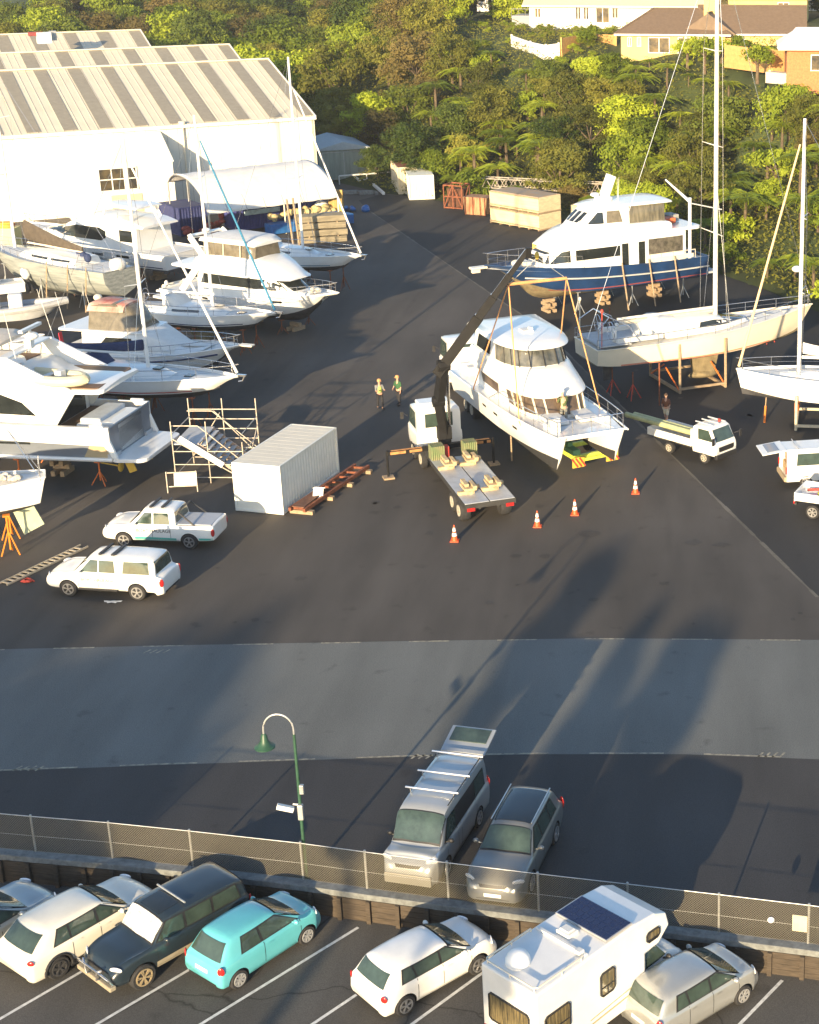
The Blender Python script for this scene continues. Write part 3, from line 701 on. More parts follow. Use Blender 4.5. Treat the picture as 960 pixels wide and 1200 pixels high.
m = MB(); m.path([(x, y+.03, FH) for x, y in pts], .014, 6); m.path([(x, y+.03, .66) for x, y in pts], .006, 5); m.build('tension_wire', GALV, fen)
# sign on fence
c = at(937, 1079, .8); m = MB(); m.obox((3.25, 36.9, .78), (.42, .03, .52), -.2); o = m.build('fence_sign', mat('sign_board', (.52, .45, .30), .6, var=.1), bevel=.005); tag(o, 'small blank cream sign board wired to the fence post near the right edge', 'sign')
c = at(907, 1080, .75); m = MB(); m.ell((2.45, 37.05, .78), (.10, .04, .10)); tag(m.build('fence_reflector', LAMP, None, True), 'round white reflector on the fence left of the cream sign board', 'reflector')
# lamp post
t = thing('street_lamp', 'green lamp post with a bell lamp on a curved arm and a white camera', 'street lamp', tuple(at(362, 1058, ZP)))
GRN = mat('green_post', (.025, .075, .045), .45, var=.2)
hL = 5.75
m = MB(); m.path([(0, 0, 0), (0, 0, .9)], .085, 12); m.path([(0, 0, .9), (0, 0, hL)], .06, 12, r1=.042); m.build('pole', GRN, t, True)
arm = [(0, 0, hL-.1), (0, 0, hL+.15)]+[(-.44+.44*math.cos(a), 0, hL+.15+.5*math.sin(a)) for a in [R(q) for q in range(10, 181, 12)]]+[(-.88, 0, hL+.02)]
m = MB(); m.path(arm, .028, 8); m.build('arm', GALV, t, True)
m = MB(); m.lathe([(.05, hL+.02), (.09, hL-.05), (.12, hL-.22), (.2, hL-.34), (.3, hL-.40), (.3, hL-.43), (.02, hL-.42)], (-.88, 0, 0)); m.build('lamp_shade', GRN, t, True)
m = MB(); m.obox((-.42, -.1, 3.35), (.5, .15, .15), .2, ry=.35); m.tube((-.2, -.05, 3.45), (0, 0, 3.4), .03); m.build('security_camera', DECKW, t, bevel=.02)
m = MB(); m.obox((.1, -.05, 3.95), (.13, .12, .3)); m.obox((.02, -.08, 3.2), (.16, .14, .5)); m.build('junction_box', GALV, t, bevel=.02)
# cones
def cone(loc, label):
    t = thing('traffic_cone', label, 'traffic cone', loc, 0, 'traffic cones along the lifting area')
    m = MB(); m.bx(-.2, .2, -.2, .2, 0, .05); m.build('base', ORANGE if False else mat('cone_orange', (.75, .09, .02), .5), t, bevel=.015)
    m = MB(); prof = [(.15, .05), (.115, .22), (.085, .38), (.068, .52), (.055, .62), (.03, .78), (.02, .8)]
    m.lathe(prof[:2], n=16); m.lathe(prof[3:5], n=16); m.lathe(prof[5:], n=16)
    m = MB(); m.lathe([(.15, .05), (.03, .78), (.02, .8)], n=16); m.build('cone_body', MATS['cone_orange'], t, True)
    m = MB(); m.lathe([(.118, .27), (.092, .42)], n=16, cap=False); m.lathe([(.08, .5), (.052, .67)], n=16, cap=False); m.build('white_band', mat('reflective_band', (.85, .85, .85), .4), t, True)
for px, py, l in ((533, 634, 'orange cone with white bands nearest the rear of the crane truck'), (630, 617, 'orange cone with white bands below the near catamaran bow'), (674, 603, 'orange cone with white bands, third from the left'), (745, 578, 'orange cone with white bands nearest the small flatbed truck')):
    cone(tuple(at(px, py)), l)
# ---------------------------------------------------------------- boats
def lerp(a, b, t): return a+(b-a)*t
class Boat:
    """hull along +x from the transom (x=0) to the stem (x=L); z=0 is the ground"""
    def __init__(s, name, label, cat, L, B, zk=.7, zs=(2.4, 3.1), draft=.9, kind='motor', tr=.85, top=WHITE, bottom=ANTI, stripe=None, group=None, rake=1.6, mid=.5, wl=None, deck=DECKW, bul=.12, hollow=2.2, sterntr=0., fore=None):
        fl, fe = fore or ((.95, 3.2) if kind == 'sail' else (1., 3.6))
        s.L, s.B, s.zs, s.zk, s.tr, s.mid, s.hollow, s.rake = L, B, zs, zk, tr, mid, hollow, rake
        s.t = thing(name, label, cat, group=group)
        s.wl = wl if wl is not None else zk+draft
        n = 22; rows = []
        sail = kind == 'sail'
        for i in range(n+1):
            t = i/n; t = t if not i == n else .999
            hb, z = s.hb(t), s.sheer(t)
            e = max(0, (t-.55)/.45)
            if sail:
                kz = zk+(.55*(1-min(1, t/.35))**1.6)+(s.sheer(1)-zk-.55)*fl*e**fe
                cz, cb = lerp(s.wl, z, .25*e**2), hb*(.93-.35*e**1.5)
                mz, mb_ = lerp(kz, s.wl, .38), hb*(.62-.35*e)
            else:
                kz = zk+.15*(1-t)+(z-zk-.45)*fl*e**fe
                cz, cb = lerp(s.wl-.05, z-.5, e**2.0), hb*(.93-.42*e**1.3)
                mz, mb_ = lerp(kz, cz, .45), cb*.52
            cz = max(cz, kz+.02); mz = min(mz, cz-.005)
            X = s.L*t
            def xo(zz): return X-s.rake*(1-max(0, min(1, (zz-kz)/(max(.3, z-kz)))))*max(0, (t-.5)/.5)**2.2+sterntr*(1-max(0, min(1, (zz-zk)/(z-zk))))*max(0, 1-t/.08)
            h = [(hb, z), (lerp(cb, hb, .86), lerp(cz, z, .82)), (lerp(cb, hb, .55), lerp(cz, z, .42)), (cb, cz), (mb_, mz), (.02, kz)]
            rows.append([Vector((xo(zz), y, zz)) for y, zz in h]+[Vector((xo(zz), -y, zz)) for y, zz in h[::-1]])
        H = MB(); m1 = [1 if stripe else 0, 0, 0, 2, 2]
        H.loft(rows, 0, ring=False, cap=False, rowm=m1+[2]+m1[::-1])
        k = len(rows[0]); H.add(rows[0], [(0, 1, k-2, k-1), (1, 2, k-3, k-2), (2, 3, k-4, k-3)], 0); H.add(rows[0], [(3, 4, k-5, k-4), (4, 5, k-6, k-5)], 2)
        s.hull = H.build('hull', [top, stripe or top, bottom], s.t, True, sharp=38)
        s.hb_bvh = H.bvh()
        # deck just below the gunwale
        D = MB(); dr = []
        for i in range(n+1):
            t = min(.995, i/n); hb = max(.0, s.hb(t)-.05); z = s.sheer(t)-bul
            X = s.L*t-.04*(i == n)
            dr.append([Vector((X, hb*f, z+.05*(1-f*f))) for f in (-1, -.5, 0, .5, 1)])
        D.loft(dr, 0, ring=False, cap=False); s.deck = D.build('deck', deck, s.t, True)
        m = MB()
        for sg in (1, -1): m.path([(s.L*t, sg*(s.hb(t)-.01), s.sheer(t)) for t in [i/24 for i in range(25)]], .045, 6)
        m.path([(0, -s.hb(0), s.sheer(0)), (0, s.hb(0), s.sheer(0))], .045)
        m.build('gunwale', top, s.t, True)
    def hb(s, t):
        e = max(0, (t-s.mid)/(1-s.mid)); a = 1-e**s.hollow
        st = s.tr+(1-s.tr)*math.sin(min(1, t/s.mid)*math.pi/2)
        return max(.02, s.B/2*a*(st if t < s.mid else 1))
    def sheer(s, t): return s.zs[0]+(s.zs[1]-s.zs[0])*t**1.7-.05*math.sin(t*math.pi)
    def place(s, bow, zb, stern=None, zst=None, hd=None):
        """bow/stern tip pixels at heights; length follows unless heading is given"""
        b = at(*bow, zb)
        if hd is None:
            a = at(*stern, zst); hd = math.atan2(b.y-a.y, b.x-a.x)
        s.t.location = (b.x-math.cos(hd)*s.L, b.y-math.sin(hd)*s.L, 0); s.t.rotation_euler = (0, 0, hd); s.hd = hd
        return s
    def rail(s, t0, t1, h=.65, step=1.0, out=-.08, ztop=None, bowwrap=True, name='guard_rail'):
        m = MB(); P = {1: [], -1: []}; n = max(3, int((t1-t0)*s.L/.6))
        for sg in (1, -1):
            for i in range(n+1):
                t = lerp(t0, t1, i/n); P[sg].append(Vector((s.L*t, sg*max(.05, s.hb(t)+out), s.sheer(t)+h)))
        if bowwrap: m.path(P[1]+[Vector((s.L*t1+.35, 0, s.sheer(1)+h+.05))]+P[-1][::-1], .022, 5)
        else:
            for sg in (1, -1): m.path(P[sg], .022, 5)
        for sg in (1, -1):
            m.path([p-Vector((0, 0, h*.5)) for p in P[sg]], .010, 4)
            k = max(2, int((t1-t0)*s.L/step))
            for i in range(k+1):
                t = lerp(t0, t1, i/k); y = sg*max(.05, s.hb(t)+out); m.tube((s.L*t, y, s.sheer(t)-.05), (s.L*t, y, s.sheer(t)+h), .016, n=5)
        return m.build(name, STEEL, s.t, True)
    def house(s, name, secs, m_=None, parent=None, n=3, cap=True, k=.42, sharp=40):
        """secs: (x, half-width low, z low, half-width high, z high)"""
        rows = []
        for x, a, z0, b, z1 in secs:
            r_ = min(.10, (z1-z0)*.4, b*.5)
            h = [(a, z0), (lerp(a, b, .5), lerp(z0, z1, .5)), (lerp(a, b, .93), z1-r_*.9), (b-r_*.6, z1-r_*.15), (b*.45, z1+.03*b), (0, z1+.05*b)]
            rows.append([Vector((x, y, z)) for y, z in h]+[Vector((x, -y, z)) for y, z in h[-2::-1]])
        rows = smooth_rows(rows, n, k)
        M_ = MB(); M_.loft(rows, ring=True); o = M_.build(name, m_ or WHITE, parent or s.t, True, sharp=sharp)
        return o, M_.bvh()
    def win(s, h, pts, sides='LR', m_=None, name='window', off=.014, g=.25):
        o, bv = h
        for sd in sides: project(bv, pts, sd, off, g).build(name, m_ or GLASS, o, True)
    def outline(s, lv, n=20, off=0.):
        z, xr, xf, w, p = lv; xc = xr+(xf-xr)*.45; out = []
        for i in range(n+1):
            a = R(-90+180*i/n); c, q = max(0, math.cos(a)), math.sin(a)
            out.append(Vector((xc+(xf+off-xc)*c**(2/p), (w+off)*abs(q)**(2/p)*(1 if q > 0 else -1), z)))
        return out
    def stack(s, name, levels, m_=None, parent=None, n=20):
        rows = []
        for lv in levels:
            o = s.outline(lv, n); rows.append(o+[Vector((lv[1], lv[3], lv[0])), Vector((lv[1]-.06, lv[3]*.5, lv[0])), Vector((lv[1]-.06, -lv[3]*.5, lv[0])), Vector((lv[1], -lv[3], lv[0]))])
        M_ = MB(); M_.loft(rows); return M_.build(name, m_ or WHITE, parent or s.t, True, sharp=42)
    def bands(s, name, lo, hi, spans, m_, parent, n=40, off=.015):
        """glazing strips wrapped round a stack between two levels; spans in steps of the outline"""
        A, B_ = s.outline(lo, n, off), s.outline(hi, n, off)
        for a, b in spans:
            if a == 's':    # straight side run behind the curve
                for sg in (1, -1):
                    m = MB(); q = [Vector((x, sg*(w_+off), z)) for x, w_, z in b]; m.add(q, [(0, 1, 2, 3)]); m.build(name, m_, parent, True)
                continue
            m = MB(); m.loft([A[a:b+1], B_[a:b+1]], ring=False, cap=False); m.build(name, m_, parent, True)
    def plate(s, name, pts, z0, z1, m_, parent=None, bevel=.03):
        mb = MB(); mb.prism(pts, 'z', z0, z1); return mb.build(name, m_, parent or s.t, bevel=bevel)
    def blocks(s, xs, zk=None, col=None):
        for x in xs:
            m = MB(); z = (zk or s.zk)
            k = max(1, int(z/.22))
            for i in range(k):
                if i % 2: m.obox((x, 0, (i+.5)*z/k), (.9, .25, z/k-.01))
                else: m.obox((x-.25, 0, (i+.5)*z/k), (.22, 1.1, z/k-.01)); m.obox((x+.25, 0, (i+.5)*z/k), (.22, 1.1, z/k-.01))
            o = m.build('keel_block', TIMBER, s.t)
    def stands(s, xs, col=ORANGE, frac=.72, ztop=None):
        for x in xs:
            for sg in (1, -1):
                t = x/s.L; y = sg*s.hb(t)*frac; zt = ztop or (s.wl-.25)
                m = MB(); m.tube((x, y, .25), (x, y, zt), .045, n=6)
                for a in range(3):
                    an = a*2.094+.4; m.tube((x, y, .6*zt), (x+.45*math.cos(an), y+.45*math.sin(an), .03), .03, n=5)
                m.obox((x, y, zt), (.3, .3, .05)); m.build('jack_stand', col, s.t)
    def mast(s, x, zb, h, r=.11, spreaders=(.38, .68), m_=None, boom=None, boomm=None, genoa=None, gm=None, stays=True, boomz=.9, sw=1.1, rig=.012):
        ma = MB(); top = zb+h; ma.path([(x, 0, zb), (x, 0, zb+h*.7), (x, 0, top)], r, 8, r1=r*.7); mo = ma.build('mast', m_ or WHITE, s.t, True)
        for f in spreaders:
            sp = MB()
            for sg in (1, -1): sp.tube((x, 0, zb+h*f), (x-.25, sg*sw*(1.1-f*.4), zb+h*f+.1), .04, .02, 6)
            sp.build('spreader', m_ or WHITE, mo)
        if boom:
            b = MB(); z = zb+boomz; b.tube((x-.15, 0, z), (x-boom, 0, z-.05), .09, .08, 8); b.build('boom', m_ or WHITE, s.t, True)
            if boomm:
                b = MB(); rows = []
                for i in range(9):
                    f = i/8; q = (.30-.17*f) ; rows.append([Vector((x-.2-(boom-.25)*f, q*.55*math.cos(a), z+.1+q*.6+q*1.1*math.sin(a)+.25*(1-f)**3)) for a in [2*math.pi*j/8 for j in range(8)]])
                b.loft(rows); b.build('sail_cover', boomm, s.t, True)
        bowp = Vector((s.L-.15, 0, s.sheer(1)+.15))
        if genoa is not None:
            tp = Vector((x+.12, 0, zb+h*genoa)); g_ = MB(); g_.path([bowp+(tp-bowp)*f for f in (0, .04, .5, .9, .97)], .085, 8, r1=.05)
            g_.build('furled_sail', gm or CANVW, s.t, True)
        if stays:
            w = MB(); hp = Vector((x, 0, top-.1))
            if genoa is None: w.tube(hp, bowp, rig, n=4)
            w.tube(hp, (.1, 0, s.sheer(0)+.3), rig, n=4)
            for sg in (1, -1):
                y = sg*(s.hb(x/s.L)-.1); zz = s.sheer(x/s.L); prev = Vector((x-.1, y, zz))
                for f in spreaders:
                    q = Vector((x-.25, sg*sw*(1.1-f*.4), zb+h*f+.1)); w.tube(prev, q, rig, n=4); prev = q
                w.tube(prev, hp, rig, n=4); w.tube((x+.1, y, zz), (x, 0, zb+h*.4), rig, n=4)
            w.build('standing_rigging', STEEL, s.t)
    def boot(s, m_, z=None, h=.07, t0=.02, t1=.8):
        z = z or s.wl+.05; L = s.L; P = [(L*t0, z), (L*.5, z), (L*t1, z+.10), (L*t1, z+.10+h), (L*.5, z+h), (L*t0, z+h)]
        for sd in 'LR': project(s.hb_bvh, P, sd, .014, .5).build('boot_stripe', m_, s.hull, True)
    def antennas(s, pts):
        for x, y, z, h, sl in pts:
            m = MB(); m.tube((x, y, z), (x-sl, y, z+h), .02, .01, 5); m.build('antenna', DECKW, s.t)
def ring_top(x0, x1, w0, w1, r=.35, n=4):
    """rounded plan outline (x, y), w0 at the rear, w1 at the front"""
    out = []
    for cx, cy, a0 in ((x1-r, w1-r, 0), (x0+r, w0-r, 90), (x0+r, -w0+r, 180), (x1-r, -w1+r, 270)):
        for i in range(n+1):
            a = R(a0+90*i/n); out.append((cx+r*math.cos(a), cy+r*math.sin(a)))
    return out
def fender_boat_tender(parent_loc, rz, label, L=3., tilt=0., name='inflatable_dinghy', m_=None, motor=True):
    t = thing(name, label, 'dinghy', parent_loc, rz); t.rotation_euler = (0, tilt, rz)
    m = MB(); r_ = .22*L/3; P = [(0, -.62), (L*.6, -.62), (L*.82, -.48), (L*.97, 0), (L*.82, .48), (L*.6, .62), (0, .62)]
    P3 = [Vector((x, y, .3+.12*(x/L)**2)) for x, y in P]
    pp = []
    for i in range(len(P3)-1):
        for j in range(3): pp.append(catmull(P3[max(0, i-1)], P3[i], P3[i+1], P3[min(len(P3)-1, i+2)], j/3))
    m.path(pp+[P3[-1]], r_, 10); m.build('tube', m_ or RUBGREY, t, True)
    m = MB(); m.bx(.05, L*.75, -.5, .5, .08, .16); m.bx(.0, .08, -.5, .5, .1, .55); m.build('hull_floor', DECKW, t)
    m = MB(); m.obox((L*.35, 0, .42), (.3, 1., .08)); m.obox((L*.55, .1, .5), (.4, .4, .45)); m.build('seat', DECKW, t, bevel=.03)
    if motor: outboard(t, (-.15, 0, .5), .7)
    return t
def outboard(parent, p, sc=1., tilt=.5, m_=None):
    x, y, z = p; m = MB(); m.ell((x, y, z+.35*sc), (.22*sc, .17*sc, .28*sc), 10, 8); o = m.build('outboard_motor', m_ or DECKW, parent, True)
    m = MB(); m.beam((x, y, z+.15*sc), (x-tilt*sc*.5, y, z-.6*sc), .10*sc, .16*sc); m.ell((x-tilt*sc*.5, y, z-.65*sc), (.2*sc, .06*sc, .06*sc)); m.build('motor_leg', BLACK, o)
LG = 'boats standing along the left side of the yard'
# ---- flybridge launch (centre of the left row)
b = Boat('flybridge_launch', 'white flybridge launch with a tan-lined clear enclosure and a dinghy off its stern', 'motor yacht', 15.2, 4.5, .55, (2.05, 3.15), .7, tr=.9, rake=1.9, group=LG)
b.place((397, 343), 3.15, hd=R(-30))
h = b.house('cabin', [(3.6, 1.75, 2.0, 1.6, 3.85), (4.6, 1.85, 2.0, 1.7, 3.9), (9.4, 1.75, 2.1, 1.5, 3.9), (10.4, 1.6, 2.2, 1.1, 3.7), (12.0, 1.35, 2.4, .8, 2.95), (13.0, .8, 2.6, .55, 2.9)])
b.win(h, [(4.0, 2.95), (9.6, 3.05), (11.0, 3.05), (9.8, 3.72), (4.3, 3.65)])
b.win(h, [(-1.45, 3.0), (1.45, 3.0), (1.15, 3.66), (-1.15, 3.66)], 'F')
fb = b.house('flybridge', [(1.2, 1.75, 3.85, 1.75, 4.02), (3.2, 1.9, 3.85, 1.85, 4.15), (4.2, 2.0, 3.85, 1.85, 4.95), (8.2, 1.95, 3.9, 1.7, 5.1), (10.2, 1.8, 3.85, 1.35, 4.6), (11.4, 1.4, 3.8, .9, 4.0), (11.8, 1.0, 3.75, .6, 3.82)])
cl = b.house('clear_enclosure', [(4.5, 1.7, 4.9, 1.6, 5.95), (5., 1.7, 4.9, 1.6, 6.0), (8.2, 1.6, 4.95, 1.45, 6.0), (8.9, 1.25, 4.9, 1.05, 5.85)], CLEAR)
b.house('bimini_top', [(4.0, 1.6, 5.93, 1.5, 6.05), (4.6, 1.8, 5.95, 1.7, 6.22), (8.2, 1.7, 5.97, 1.55, 6.25), (9.0, 1.35, 5.85, 1.1, 5.98)], CANVW)
m = MB()
for sg in (1, -1):
    for i, xx in enumerate((4.6, 6.4, 8.)): m.beam((xx, sg*1.73, 4.9), (xx, sg*1.63, 6.05), .06, .05)
m.build('enclosure_frame', CREAM, b.t)
m = MB()
for sg in (1, -1): m.beam((2.0, sg*1.8, 2.1), (3.8, sg*1.8, 4.0), .12, .5); m.beam((4.8, sg*1.8, 4.6), (3.0, sg*1.5, 6.1), .14, .55)
m.beam((3.0, -1.5, 6.1), (3.0, 1.5, 6.1), .4, .14); m.build('radar_arch', WHITE, b.t, bevel=.04)
m = MB(); m.ell((3.1, 0, 6.3), (.3, .3, .14)); m.build('radar_dome', WHITE, b.t, True)
b.plate('swim_platform', ring_top(-1.1, .1, 1.9, 1.9, .3), 1.25, 1.40, WHITE)
b.win((b.hull, b.hb_bvh), rquad(4.4, 5.0, 1.9, 2.05), name='porthole'); b.win((b.hull, b.hb_bvh), rquad(10.8, 11.5, 2.3, 2.45), name='porthole')
b.rail(.55, .97); b.blocks((3, 7, 11)); b.stands((2, 6.5, 11), RUST); b.boot(BLACK)
m = MB(); m.ell((b.L-2.3, .2, 3.1), (.4, .3, .15)); m.obox((13.0, 0, 3.0), (.7, .6, .08)); m.build('foredeck_gear', CREAM, b.t, True)
u = Vector((math.cos(b.hd), math.sin(b.hd), 0)); pl = b.t.location-u*1.0
t = fender_boat_tender((pl.x-u.x*.2, pl.y-u.y*.2-.3, 1.3), b.hd+1.45, 'small cream inflatable dinghy on the swim platform of the flybridge launch', 3.0, m_=CREAM)
# ---- motor yacht behind, facing the shed
b = Boat('motor_yacht', 'large white motor yacht with long tinted windows lying closest to the shed wall', 'motor yacht', 17.5, 4.8, .6, (2.5, 3.4), .8, tr=.9, group=LG)
b.place((28, 262), 3.2, (248, 300), 2.4)
h = b.house('cabin', [(3.0, 1.9, 2.4, 1.8, 4.4), (4.4, 1.95, 2.4, 1.8, 4.45), (9.5, 1.9, 2.5, 1.6, 4.5), (12., 1.6, 2.8, 1.0, 3.7), (14.5, 1.1, 3.0, .7, 3.2)], k=.35)
b.win(h, [(6.3, 3.35), (6.8, 3.1), (11.0, 3.12), (12.4, 3.25), (11.2, 3.75), (9.6, 4.1), (7.0, 4.1), (6.3, 3.85)]); b.win(h, [(3.2, 3.2), (4.8, 3.2), (4.8, 4.1), (3.5, 4.1)])
b.win(h, [(-1.3, 3.3), (1.3, 3.3), (1.1, 3.9), (-1.1, 3.9)], 'F')
fb = b.house('flybridge', [(2.2, 1.9, 4.35, 1.85, 4.5), (4.0, 1.9, 4.4, 1.8, 4.9), (8.2, 1.7, 4.4, 1.3, 5.0), (9.6, 1.2, 4.4, .8, 4.55)])
b.house('hardtop', [(3.2, 1.4, 5.7, 1.3, 5.8), (4.4, 1.5, 5.75, 1.4, 5.95), (7.0, 1.3, 5.75, 1.1, 5.9)])
m = MB()
for sg in (1, -1): m.beam((3.6, sg*1.5, 4.8), (3.9, sg*1.3, 5.75), .1, .2); m.beam((7.0, sg*1.3, 4.9), (6.6, sg*1.2, 5.75), .08, .1)
m.build('hardtop_frame', WHITE, b.t); b.win(fb, [(-1., 4.72), (1., 4.72), (.9, 4.98), (-.9, 4.98)], 'F')
for x0 in (3.6, 6.2, 9.2): b.win((b.hull, b.hb_bvh), rquad(x0, x0+1.3, 2.0, 2.2), name='hull_window')
b.rail(.55, .97); b.blocks((3, 8, 13)); b.stands((3, 9), RUST); b.boot(NAVY)
# ---- plastic wrapped ketch hull, with brown boom cover
WRAP = mat('wrapped_hull', (.17, .19, .19), .6, col2=(.34, .36, .34), scale=1.6, stretch=(.25, 1, 3.5), bump=.3)
b = Boat('covered_yacht', 'propped yacht with a stained grey hull and a brown sail cover on its boom', 'sailing yacht', 14.8, 4.0, .35, (2.9, 3.3), 1.7, 'sail', tr=.85, top=WRAP, bottom=WRAP, rake=1.0, group=LG, mid=.45)
b.place((-12, 285), 3.3, (146, 316), 2.9)
h = b.house('coachroof', [(3.6, 1.2, 2.8, 1.0, 3.4), (6, 1.3, 2.8, 1.1, 3.5), (9.5, 1.1, 2.9, .8, 3.4), (10.5, .7, 3.0, .5, 3.15)]); b.win(h, [(4.2, 3.12), (6.2, 3.12), (6.2, 3.28), (4.2, 3.28)]); b.win(h, [(6.6, 3.12), (8.6, 3.12), (8.6, 3.28), (6.6, 3.28)])
b.rail(0, .97, .6); BRN = mat('brown_canvas', (.075, .06, .045), .85, var=.2)
m = MB(); rows = []
for i in range(9):
    f = i/8; q = .20+.55*f; rows.append([Vector((4.0+6.3*f, q*.3*math.cos(a), 3.95+.9*f**1.4+q*math.sin(a))) for a in [2*math.pi*j/8 for j in range(8)]])
m.loft(rows); m.build('sail_cover', BRN, b.t, True)
m = MB(); m.tube((4.0, 0, 3.75), (10.2, 0, 3.85), .07); m.build('boom', CREAM, b.t)
m = MB()
for q in range(3): m.ell((3.2+q*.8, .3-.3*q, 3.45), (.3, .25, .35), 8, 6)
m.build('cockpit_canvas', NAVY, b.t, True)
m = MB(); m.lathe([(.45, -.4), (.52, -.2), (.52, .2), (.45, .4)], (.35, 0, 3.2), 'y', 12); m.build('rolled_cover', CANVW, b.t, True)
b.stands((2.5, 7, 12), GALV, .85, 2.2); b.mast(b.L-3.0, 3.3, 14.0, .12, (.4, .7))
for xx in (1.2, 3.2, 5.5):
    m = MB(); m.tube((xx, 2.6, .05), (xx+.3, 1.9, 3.2), .05, n=5); m.build('timber_prop', TIMBER, b.t)
# ---- yachts with furled headsails
def yacht(label, bow, zb, L, hd, B, mast, boom, genoa, gm, cover=None, cols=WHITE, zk=1.5, zs=(2.75, 3.1), stripe=None, bow_roller=True, keel=ANTIO, anchor=True, cr=None, r=.11, mh=15, zkl=None):
    b = Boat('sailing_yacht', label, 'sailing yacht', L, B, zk, zs, .55, 'sail', tr=.72, top=cols, group=LG, rake=1.3, mid=.45, stripe=stripe, hollow=1.9)
    b.place(bow, zb, hd=hd)
    k = cr or (.28, .68)
    h = b.house('coachroof', [(L*k[0], 1.15, zs[0]-.1, .95, zs[0]+.42), (L*(k[0]+.1), 1.2, zs[0]-.1, 1.0, zs[0]+.48), (L*(k[1]-.12), .95, zs[0]-.05, .75, zs[0]+.42), (L*k[1], .6, zs[0], .4, zs[0]+.12)])
    b.win(h, rquad(L*(k[0]+.06), L*(k[1]-.16), zs[0]+.12, zs[0]+.27, .04), m_=GLASS)
    for xx in (k[1]-.07, k[1]+.08):
        m = MB(); z = b.sheer(xx)-.08 if xx > k[1] else zs[0]+.42; m.obox((L*xx, 0, z+.02), (.5, .5, .08)); m.build('deck_hatch', GLASS, b.t, bevel=.02)
    cw = b.house('cockpit_coaming', [(.3, 1.0, zs[0]-.1, .95, zs[0]+.1), (L*k[0], 1.15, zs[0]-.1, 1.1, zs[0]+.22)])
    m = MB(); m.bx(.6, L*k[0]-.3, -.55, .55, zs[0]+.12, zs[0]+.245); m.build('cockpit_well', DECKG, b.t)
    m = MB(); m.path([(.9, 0, zs[0]), (.9, 0, zs[0]+.9)], .06); m.path([(1.0, .4*math.cos(a), zs[0]+.85+.4*math.sin(a)) for a in [R(i*36) for i in range(10)]], .02, 5, closed=True); m.build('steering_pedestal', STEEL, b.t)
    m = MB(); m.path([(L*k[0]+.5, -1., zs[0]+.35), (L*k[0]+.1, -.9, zs[0]+1.1), (L*k[0]+.1, .9, zs[0]+1.1), (L*k[0]+.5, 1., zs[0]+.35)], .025); m.build('spray_hood_frame', STEEL, b.t)
    h2 = b.house('spray_hood', [(L*k[0]-.1, .95, zs[0]+.4, .85, zs[0]+1.05), (L*k[0]+.5, .95, zs[0]+.4, .8, zs[0]+1.0), (L*k[0]+1.2, .8, zs[0]+.4, .5, zs[0]+.5)], cover or CANVW)
    b.rail(.0, .97, .6, 1.6); b.boot(NAVY if L < 12 else REDP if L > 12.7 else BLUEC, h=.06)
    if mast: b.mast(L*.56, zs[0]+.3, mh, r, boom=boom, boomm=cover, genoa=genoa, gm=gm)
    kl = MB(); kl.prism([(L*.38, zk+.12), (L*.56, zk+.12), (L*.53, .15), (L*.42, .15)], 'y', -.12, .12); kl.build('keel', keel, b.t, bevel=.05)
    kl = MB(); kl.prism([(L*.06, zk+.5), (L*.11, zk+.4), (L*.10, .6), (L*.07, .6)], 'y', -.05, .05); kl.build('rudder', keel, b.t)
    if anchor: m = MB(); m.obox((L+.1, 0, zs[1]+.02), (.6, .18, .1)); m.path([(L+.3, 0, zs[1]), (L+.15, 0, zs[1]-.3), (L-.1, 0, zs[1]-.35)], .04); m.build('bow_roller', STEEL, b.t)
    b.blocks((L*.47,), .15); b.stands((L*.22, L*.5, L*.8), RUST, .8, zk+.35)
    return b
yacht('white sailing yacht nearest the canopy with a white furled headsail', (425, 299), 3.1, 12.5, R(-24), 3.6, True, None, .86, CANVW, mh=14.5)
yacht('small white sailing yacht with a blue furled headsail beside the flybridge launch', (325, 368), 2.7, 11, R(-17), 3.4, True, 4.2, .9, BLUEC, zs=(2.5, 2.8), zk=1.3, mh=12.6)
yacht('white sailing yacht with a navy sail cover in front of the motor cruiser', (281, 440), 3.1, 13, R(-14), 3.8, True, 5.2, .92, CANVW, NAVY, mh=13)
# ---- motor cruiser with the red roofed enclosure
b = Boat('motor_cruiser', 'white motor cruiser with a red and clear canopy over its flybridge', 'motor cruiser', 12.2, 4.1, .5, (1.9, 2.8), .6, tr=.9, rake=1.2, group=LG, stripe=None)
b.place((283, 404), 2.8, hd=R(-15))
h = b.house('cabin', [(2.2, 1.6, 1.85, 1.5, 3.35), (3.0, 1.7, 1.85, 1.55, 3.4), (6.0, 1.6, 1.9, 1.4, 3.4), (6.6, 1.5, 1.95, 1.2, 3.2), (8.6, 1.2, 2.2, .8, 2.5), (10, .7, 2.5, .4, 2.6)])
b.win(h, [(3.4, 2.55), (5.8, 2.55), (5.6, 3.1), (3.9, 3.1)]); b.win(h, [(-1.1, 2.6), (1.1, 2.6), (1.0, 3.05), (-1, 3.05)], 'F', CANVW)
b.plate('flybridge_deck', ring_top(.6, 6.4, 1.75, 1.5, .3), 3.38, 3.5, WHITE)
RC = mat('faded_red_canvas', (.42, .12, .09), .75, col2=(.62, .5, .40), scale=.9)
en = b.house('flybridge_enclosure', [(2.6, 1.35, 3.5, 1.0, 4.9), (3.0, 1.4, 3.5, 1.05, 5.0), (4.9, 1.35, 3.5, .9, 4.95), (5.9, 1.2, 3.5, .7, 3.9)], CLEAR)
b.house('canopy_roof', [(2.5, 1.2, 4.55, .95, 4.98), (3.0, 1.25, 4.6, 1.0, 5.06), (5.0, 1.15, 4.6, .9, 5.0)], RC)
